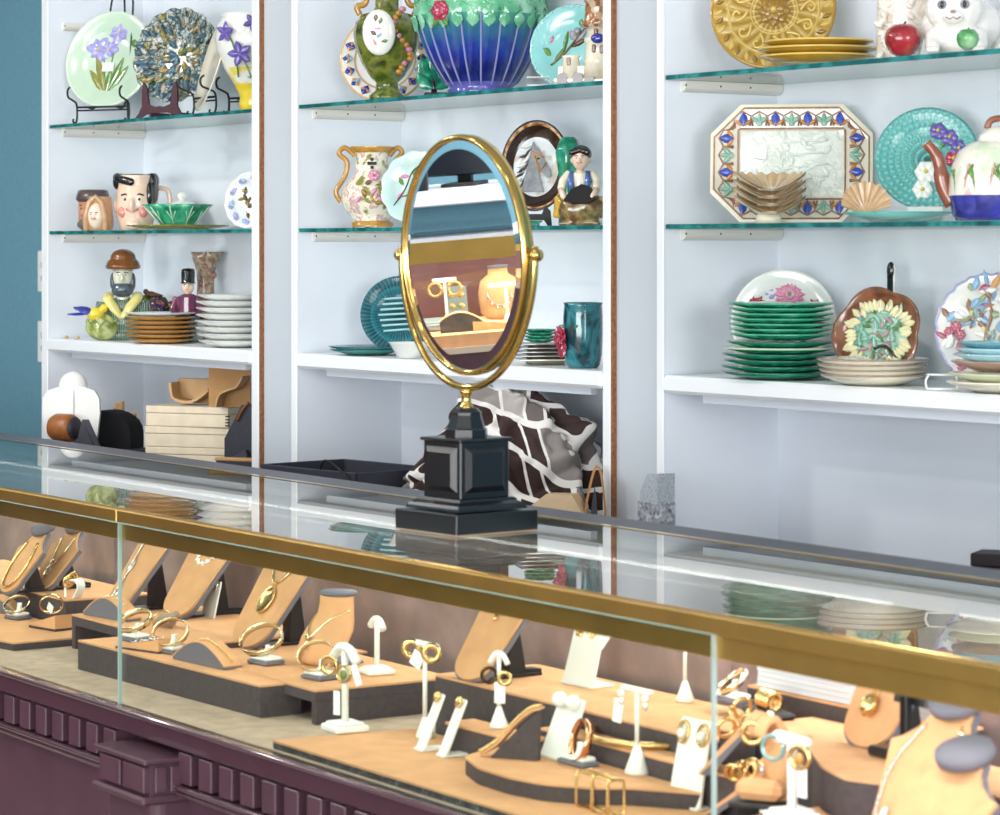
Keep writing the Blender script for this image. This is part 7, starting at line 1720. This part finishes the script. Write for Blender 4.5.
hoop(M, (-.027, -.008, .076), .0135, .0025, mat('turquoise_hoop', '#8fb5b5', .15, metal=.5), 'silvery turquoise hoop, left on the lower right tee stand', ang=.5)
hoop(M, (.028, -.008, .074), .012, .003, gold, 'gold hoop with topaz, right on the lower right tee stand', ang=.5, stone=mat('topaz', '#b9832f', .05, coat=1))
paper_tag(M, (.03, -.006, .066), .013, .036, 'white price tag on the lower right tee stand', rz=.3)
x, y, s = spot(762, 806, .765)
t = thing('suede_cushion', 'square tan suede cushion on a black base, left of the bright tee stand', 'ring stand', (x, y, .7656), .5)
MB().box(-.032, .032, -.026, .026, 0, .006, b=.002).build('black_base', blackm, t)
MB().box(-.028, .028, -.022, .022, .006, .03, b=.008, X=RX(-.15)).build('cushion', velvet, t)
setm(tag(MB().lathe([(0, 0), (.0045, .001), (.001, .014), (0, .015)], 10).build('spike_earring', silv), 'small silver spike standing on the suede cushion', 'earring'), T(x, y, .7656 + .0325))
# gold drop board at the right
M, s = board(862, 748, .8155, .085, .12, .2, 30, -.02, 'necklace board with a gold drop pendant, near the right end of the counter')
chain('drop_chain', [(-.008, .2), (.0, .15), (-.001, .09), (-.006, .05)], .0012, gold, 'thin chain of the gold drop necklace', M)
for yy, r, lab in ((.125, .0105, 'textured gold ball high on the drop necklace'), (.048, .0115, 'textured gold ball at the end of the drop necklace')):
    m = MB().ell((0, 0, .008), (r, r * 1.25, r * .8), 0, 14, 9, rf=lambda a, b: 1 + .07 * sin(6 * a) * cos(4 * b)).ell((0, r * 1.25, .008), (.003, .003, .003))
    setm(tag(m.build('gold_ball', gold), lab, 'pendant', 'gold balls of the drop necklace'), M @ T(-.003, yy, 0))
x, y, s = spot(906, 758, .8155)
t = thing('black_post_stand', 'black post on a square black base beside the gold drop board', 'necklace display', (x, y, .8161), -.1)
MB().box(-.035, .035, -.03, .03, 0, .012, b=.003).build('square_base', black, t)
MB().box(-.006, .006, -.005, .005, .012, .075, b=.001).build('post', black, t)
MB().box(-.03, .03, -.008, -.002, .06, .075, b=.001, X=RX(-.2)).build('cross_plate', black, t)
# two busts at the right edge
M, s = board(893, 848, .766, .10, .15, .17, 33, -.05, 'necklace board at the right edge with silver and gold chains, grey neck top', neck=True)
chain('silver_bead_chain', [(-.028, .14), (-.05, .09), (-.045, .04), (-.028, .01)], .002, silv, 'silver bead chain down the left of the right edge board', M, beads=(.003, .0055))
chain('gold_crystal_chain', [(.026, .145), (.038, .11), (.046, .06), (.036, .0)], .0025, goldp, 'wide pale gold chain on the right edge board', M, beads=(.0048, .0065))
m = MB().ell((0, 0, .003), (.0045, .009, .003)); setm(tag(m.build('white_drop', pearl), 'white drop hanging from the silver bead chain', 'pendant'), M @ T(-.028, .03, 0))
M, s = board(912, 876, .766, .1, .15, .135, 33, -.05, 'nearest necklace board at the right edge, mostly below the picture', neck=True)
# white paper stacks at the back
whp = mat('white_paper_edges', '#d3d9e2', .7, noise=.06, nscale=9)
yb = 2.288
for a, b, z0, h, lab in ((757, 852, .80, .062, 'stack of white papers under a coloured leaflet, behind the ring tray'), (872, 935, .80, .05, 'stack of white papers behind the black post stand')):
    xa, xb = cxat(a, yb), cxat(b, yb); xm_ = (xa + xb) / 2; wx, wy = cw(xm_, yb)
    t = thing('paper_stack', lab, 'papers', (wx, wy, .8286), DEL)
    m = MB(); n = 9; w_ = xb - xa
    for k in range(n): m.box(-w_ / 2 + .001 * (k % 3), w_ / 2 - .001 * (k % 2), 0, .026, h * k / n, h * (k + 1) / n - .0005)
    m.build('sheets', whp, t)
    MB().box(-w_ / 2 + .004, w_ / 2 - .012, .002, .026, h, h + .004).build('top_leaflet', glaze('coloured_leaflet', [(0, '#2b2b33'), (.45, '#c7b7b7'), (.55, '#a9464e'), (.62, '#3a8a96'), (1, '#e9e4e4')], 18, bump=0, rough=.5), t)
riser([(cxat(745, 2.28), 2.284), (cxat(960, 2.28), 2.284), (cxat(960, 2.28), 2.318), (cxat(745, 2.28), 2.318)], .828, 'narrow dark block along the back under the white paper stacks')
# ================================================================ the part of the shop that the oval mirror shows
M0 = Vector((mx, my, ZC + zc))
nrm = Vector((sin(MRZ), -cos(MRZ), 0))              # mirror facing (level part)
din = M0.copy(); din.z = 0; din.normalize()
rfl = din - 2 * din.dot(nrm) * nrm; rfl.normalize()
DO = 2.7
P0 = Vector((M0.x, M0.y, 0)) + rfl * DO
ORZ = atan2(-rfl.x, rfl.y)
rt3 = Vector((RT[0], RT[1], 0)); e_ = rt3 - 2 * rt3.dot(nrm) * nrm
xl = Vector((cos(ORZ), sin(ORZ), 0)); SG = 1 if e_.dot(xl) > 0 else -1
mo = (Vector((M0.x, M0.y, 0)).length + DO) / F
zr0 = M0.z - DO * math.tan(2 * abs(TILT) * -din.dot(nrm) + 8 / F)
def ox(px): return SG * (px - 464) * mo
def oz(py): return zr0 - (py - 256) * mo
oc = thing('display_case', 'second brass-railed jewellery case, seen only in the oval mirror', 'display case', (P0.x, P0.y, 0), ORZ)
zt, zd2 = oz(239), oz(334)
W0, W1 = -1.3, 1.3
MB().box(W0, W1, -.012, 0, zt - .05, zt).build('front_rail', brass, oc)
MB().box(W0, W1, 0, .45, zt - .008, zt).build('glass_top', [casegl], oc)
MB().box(W0, W1, 0, .46, zd2 - .03, zd2).build('deck', velvet, oc)
MB().box(W0, W1, .44, .46, zd2, zt - .01).build('back_panel', mat('burgundy_panel', '#6b3f44', .5, noise=.15, nscale=12), oc)
MB().box(W0, W1, -.01, .46, zd2 - .045, zd2 - .03).build('pale_edge', mat('pale_edge_trim', '#c9b7a4', .4), oc)
MB().box(W0, W1, .0, .46, 0, zd2 - .045).build('base_panel', maroon, oc)
MB().box(W0, W1, -.008, -.003, zd2, zt - .05).build('front_pane', [casegl], oc)
MO = T(P0.x, P0.y, 0) @ RZ(ORZ)
def othing(name, lab, cat, px, y, z):
    p = MO @ Vector((ox(px), y, z)); return thing(name, lab, cat, tuple(p), ORZ)
zk = zd2 + .0008
t = othing('neck_bust', 'tan neck bust with grey top and silver necklace in the mirrored case', 'necklace display', 497, .30, zk)
m = MB(); m.lathe([(0, 0), (.03, 0), (.05, .02), (.053, .07), (.045, .1), (.025, .115), (.024, .13), (0, .13)], 28, sy=.7); m.build('bust_form', velvet, t)
MB().lathe([(0, .13), (.026, .13), (.026, .136), (0, .137)], 24, sy=.75).build('neck_cap', greyv, t)
o = MB(); o.tube([(.03 * cos(a), -.04, .075 + .035 * sin(a)) for a in [pi + k * pi / 12 for k in range(13)]], .002, 6)
for k in range(6): o.ell((.03 * cos(pi + (k + .5) * pi / 6), -.042, .068 + .035 * sin(pi + (k + .5) * pi / 6)), (.003, .002, .006), 0, 8, 5)
o = tag(o.build('silver_necklace', silv), 'silver fringe necklace on the bust in the mirrored case', 'necklace'); setm(o, T(*t.location) @ RZ(ORZ))
def otee(px, y, h, bar, lab):
    t = othing('tee_stand', lab, 'earring stand', px, y, zk)
    MB().lathe([(0, 0), (.016, 0), (.005, .03), (0, .032)], 20).build('cone_base', leath, t); MB().tube([(0, 0, .03), (0, 0, h)], .004, 8).build('post', leath, t)
    MB().box(-bar / 2, bar / 2, -.004, .004, h - .005, h + .006, b=.002).build('cross_bar', leath, t); return t
otee(503, .12, .10, .085, 'white tee stand before the bust in the mirrored case')
t = otee(441, .22, .115, .06, 'white tee stand with two gold hoops in the mirrored case')
for q, lab in ((-1, 'left'), (1, 'right')): hoop(T(*t.location) @ RZ(ORZ), (q * .024 * 1, -.01, .095), .016, .004, gold, lab + ' thick gold hoop in the mirrored case', ang=.2)
t = othing('button_card', 'grey card with six gold buttons in the mirrored case', 'earring stand', 452, .26, zk)
MB().box(-.026, .026, -.003, 0, 0, .095, X=RX(-.2)).build('card', mat('grey_card', '#7f8a8c', .7), t)
for k in range(6):
    o = tag(MB().ell((0, 0, 0), (.0085, .004, .0085)).build('gold_button', gold), ('gold button low on the left of the grey card in the mirror', 'gold button low on the right of the grey card in the mirror', 'gold button midway on the left of the grey card in the mirror', 'gold button midway on the right of the grey card in the mirror', 'gold button high on the left of the grey card in the mirror', 'gold button high on the right of the grey card in the mirror')[k if SG > 0 else k ^ 1], 'earring', 'gold buttons'); setm(o, T(*t.location) @ RZ(ORZ) @ RX(-.2) @ T((k % 2 - .5) * .024, -.006, .018 + (k // 2) * .028))
t = othing('bracelet_ramp', 'tan arched ramp with a gold bracelet in the mirrored case', 'bracelet display', 459, .08, zk)
tp = [(-.06 + .12 * k / 12, .045 * sin(pi * (.05 + .75 * k / 12))) for k in range(13)]
MB().prism([(-.06, 0)] + tp + [(.06, 0)], -.018, .018, X=RX(pi / 2)).build('dark_body', velvetd, t); MB().strip(tp, .037, .002).build('suede_top', velvet, t)
t = othing('bracelet_ramp', 'flat tan slab beside the arched ramp in the mirrored case', 'bracelet display', 488, .09, zk)
MB().prism([(-.05, 0), (.05, 0), (.05, .022), (-.05, .012)], -.03, .03, X=RX(pi / 2)).build('suede_wedge', velvet, t)
t = othing('grey_tray', 'flat grey tray at the left of the mirrored case', 'tray', 424, .2, zk)
MB().box(-.07, .07, -.08, .08, 0, .018, b=.003).box(-.062, .062, -.072, .072, .018, .021, b=.001).build('tray_body', mat('grey_tray_cloth', '#8b8d8f', .7), t)
# behind it: pale ledge, screen and black boxes
lg = thing('wall_ledge', 'pale ledge counter behind the mirrored jewellery case', 'counter', tuple(MO @ Vector((0, .9, 0))), ORZ)
zl = oz(214) + .02
MB().box(-1.6, 1.6, 0, .5, zl - .04, zl, b=.004).build('ledge_top', white, lg); MB().box(-1.55, 1.55, .03, .48, 0, zl - .04).build('ledge_front', teal, lg)
mo2 = (Vector((M0.x, M0.y, 0)).length + DO + 1.1) / F
t = thing('screen', 'large black flat screen standing on the pale ledge, seen in the mirror', 'screen', tuple(MO @ Vector((SG * 5 * mo2, 1.15, zl))), ORZ - SG * .35)
MB().box(-.13, .13, -.02, .02, .03, .15, b=.004).build('panel', mat('black_screen', '#1d2129', .25), t); MB().box(-.05, .05, -.06, .06, 0, .01, b=.002).box(-.02, .02, .0, .02, .01, .06).build('stand', blackm, t)
for k, (px, h, w_, lab) in enumerate(((412, .19, .06, 'tall black box at the left of the mirrored ledge'), (424, .11, .05, 'lower black box stepped beside the tall one on the mirrored ledge'))):
    t = thing('black_box', lab, 'box', tuple(MO @ Vector((SG * (px - 464) * mo2, 1.0 + .06 * k, zl + .0005))), ORZ, 'black boxes on the mirrored ledge')
    MB().box(-w_ / 2, w_ / 2, -.05, .05, 0, h * .9, b=.003).build('box_body', blackm, t); MB().box(-w_ / 2 - .002, w_ / 2 + .002, -.052, .052, h * .9, h, b=.003).build('lid', blackm, t)
a = Vector((P0.x, P0.y, 0)) + rfl * 2.2
struct('wall_room', MB(T(a.x, a.y, 0) @ RZ(ORZ)).box(-2.2, 2.2, 0, .1, 0, 2.85), teal)
l = area('mirrored_case_lamp', tuple(MO @ Vector((0, .03, zt - .02))), 2.2, 9, None, (1, .95, .88), sy=.03); l.rotation_euler = (R_(25), 0, ORZ)
for q in (-.7, .7):
    p = MO @ Vector((q, .3, 2.83)); area('ceiling_downlight', tuple(p), .3, 45, tuple(MO @ Vector((q, .5, 0))), (1, .98, .95), shape='DISK')  # unseen lamps added to brighten the zone the mirror and rail reflect
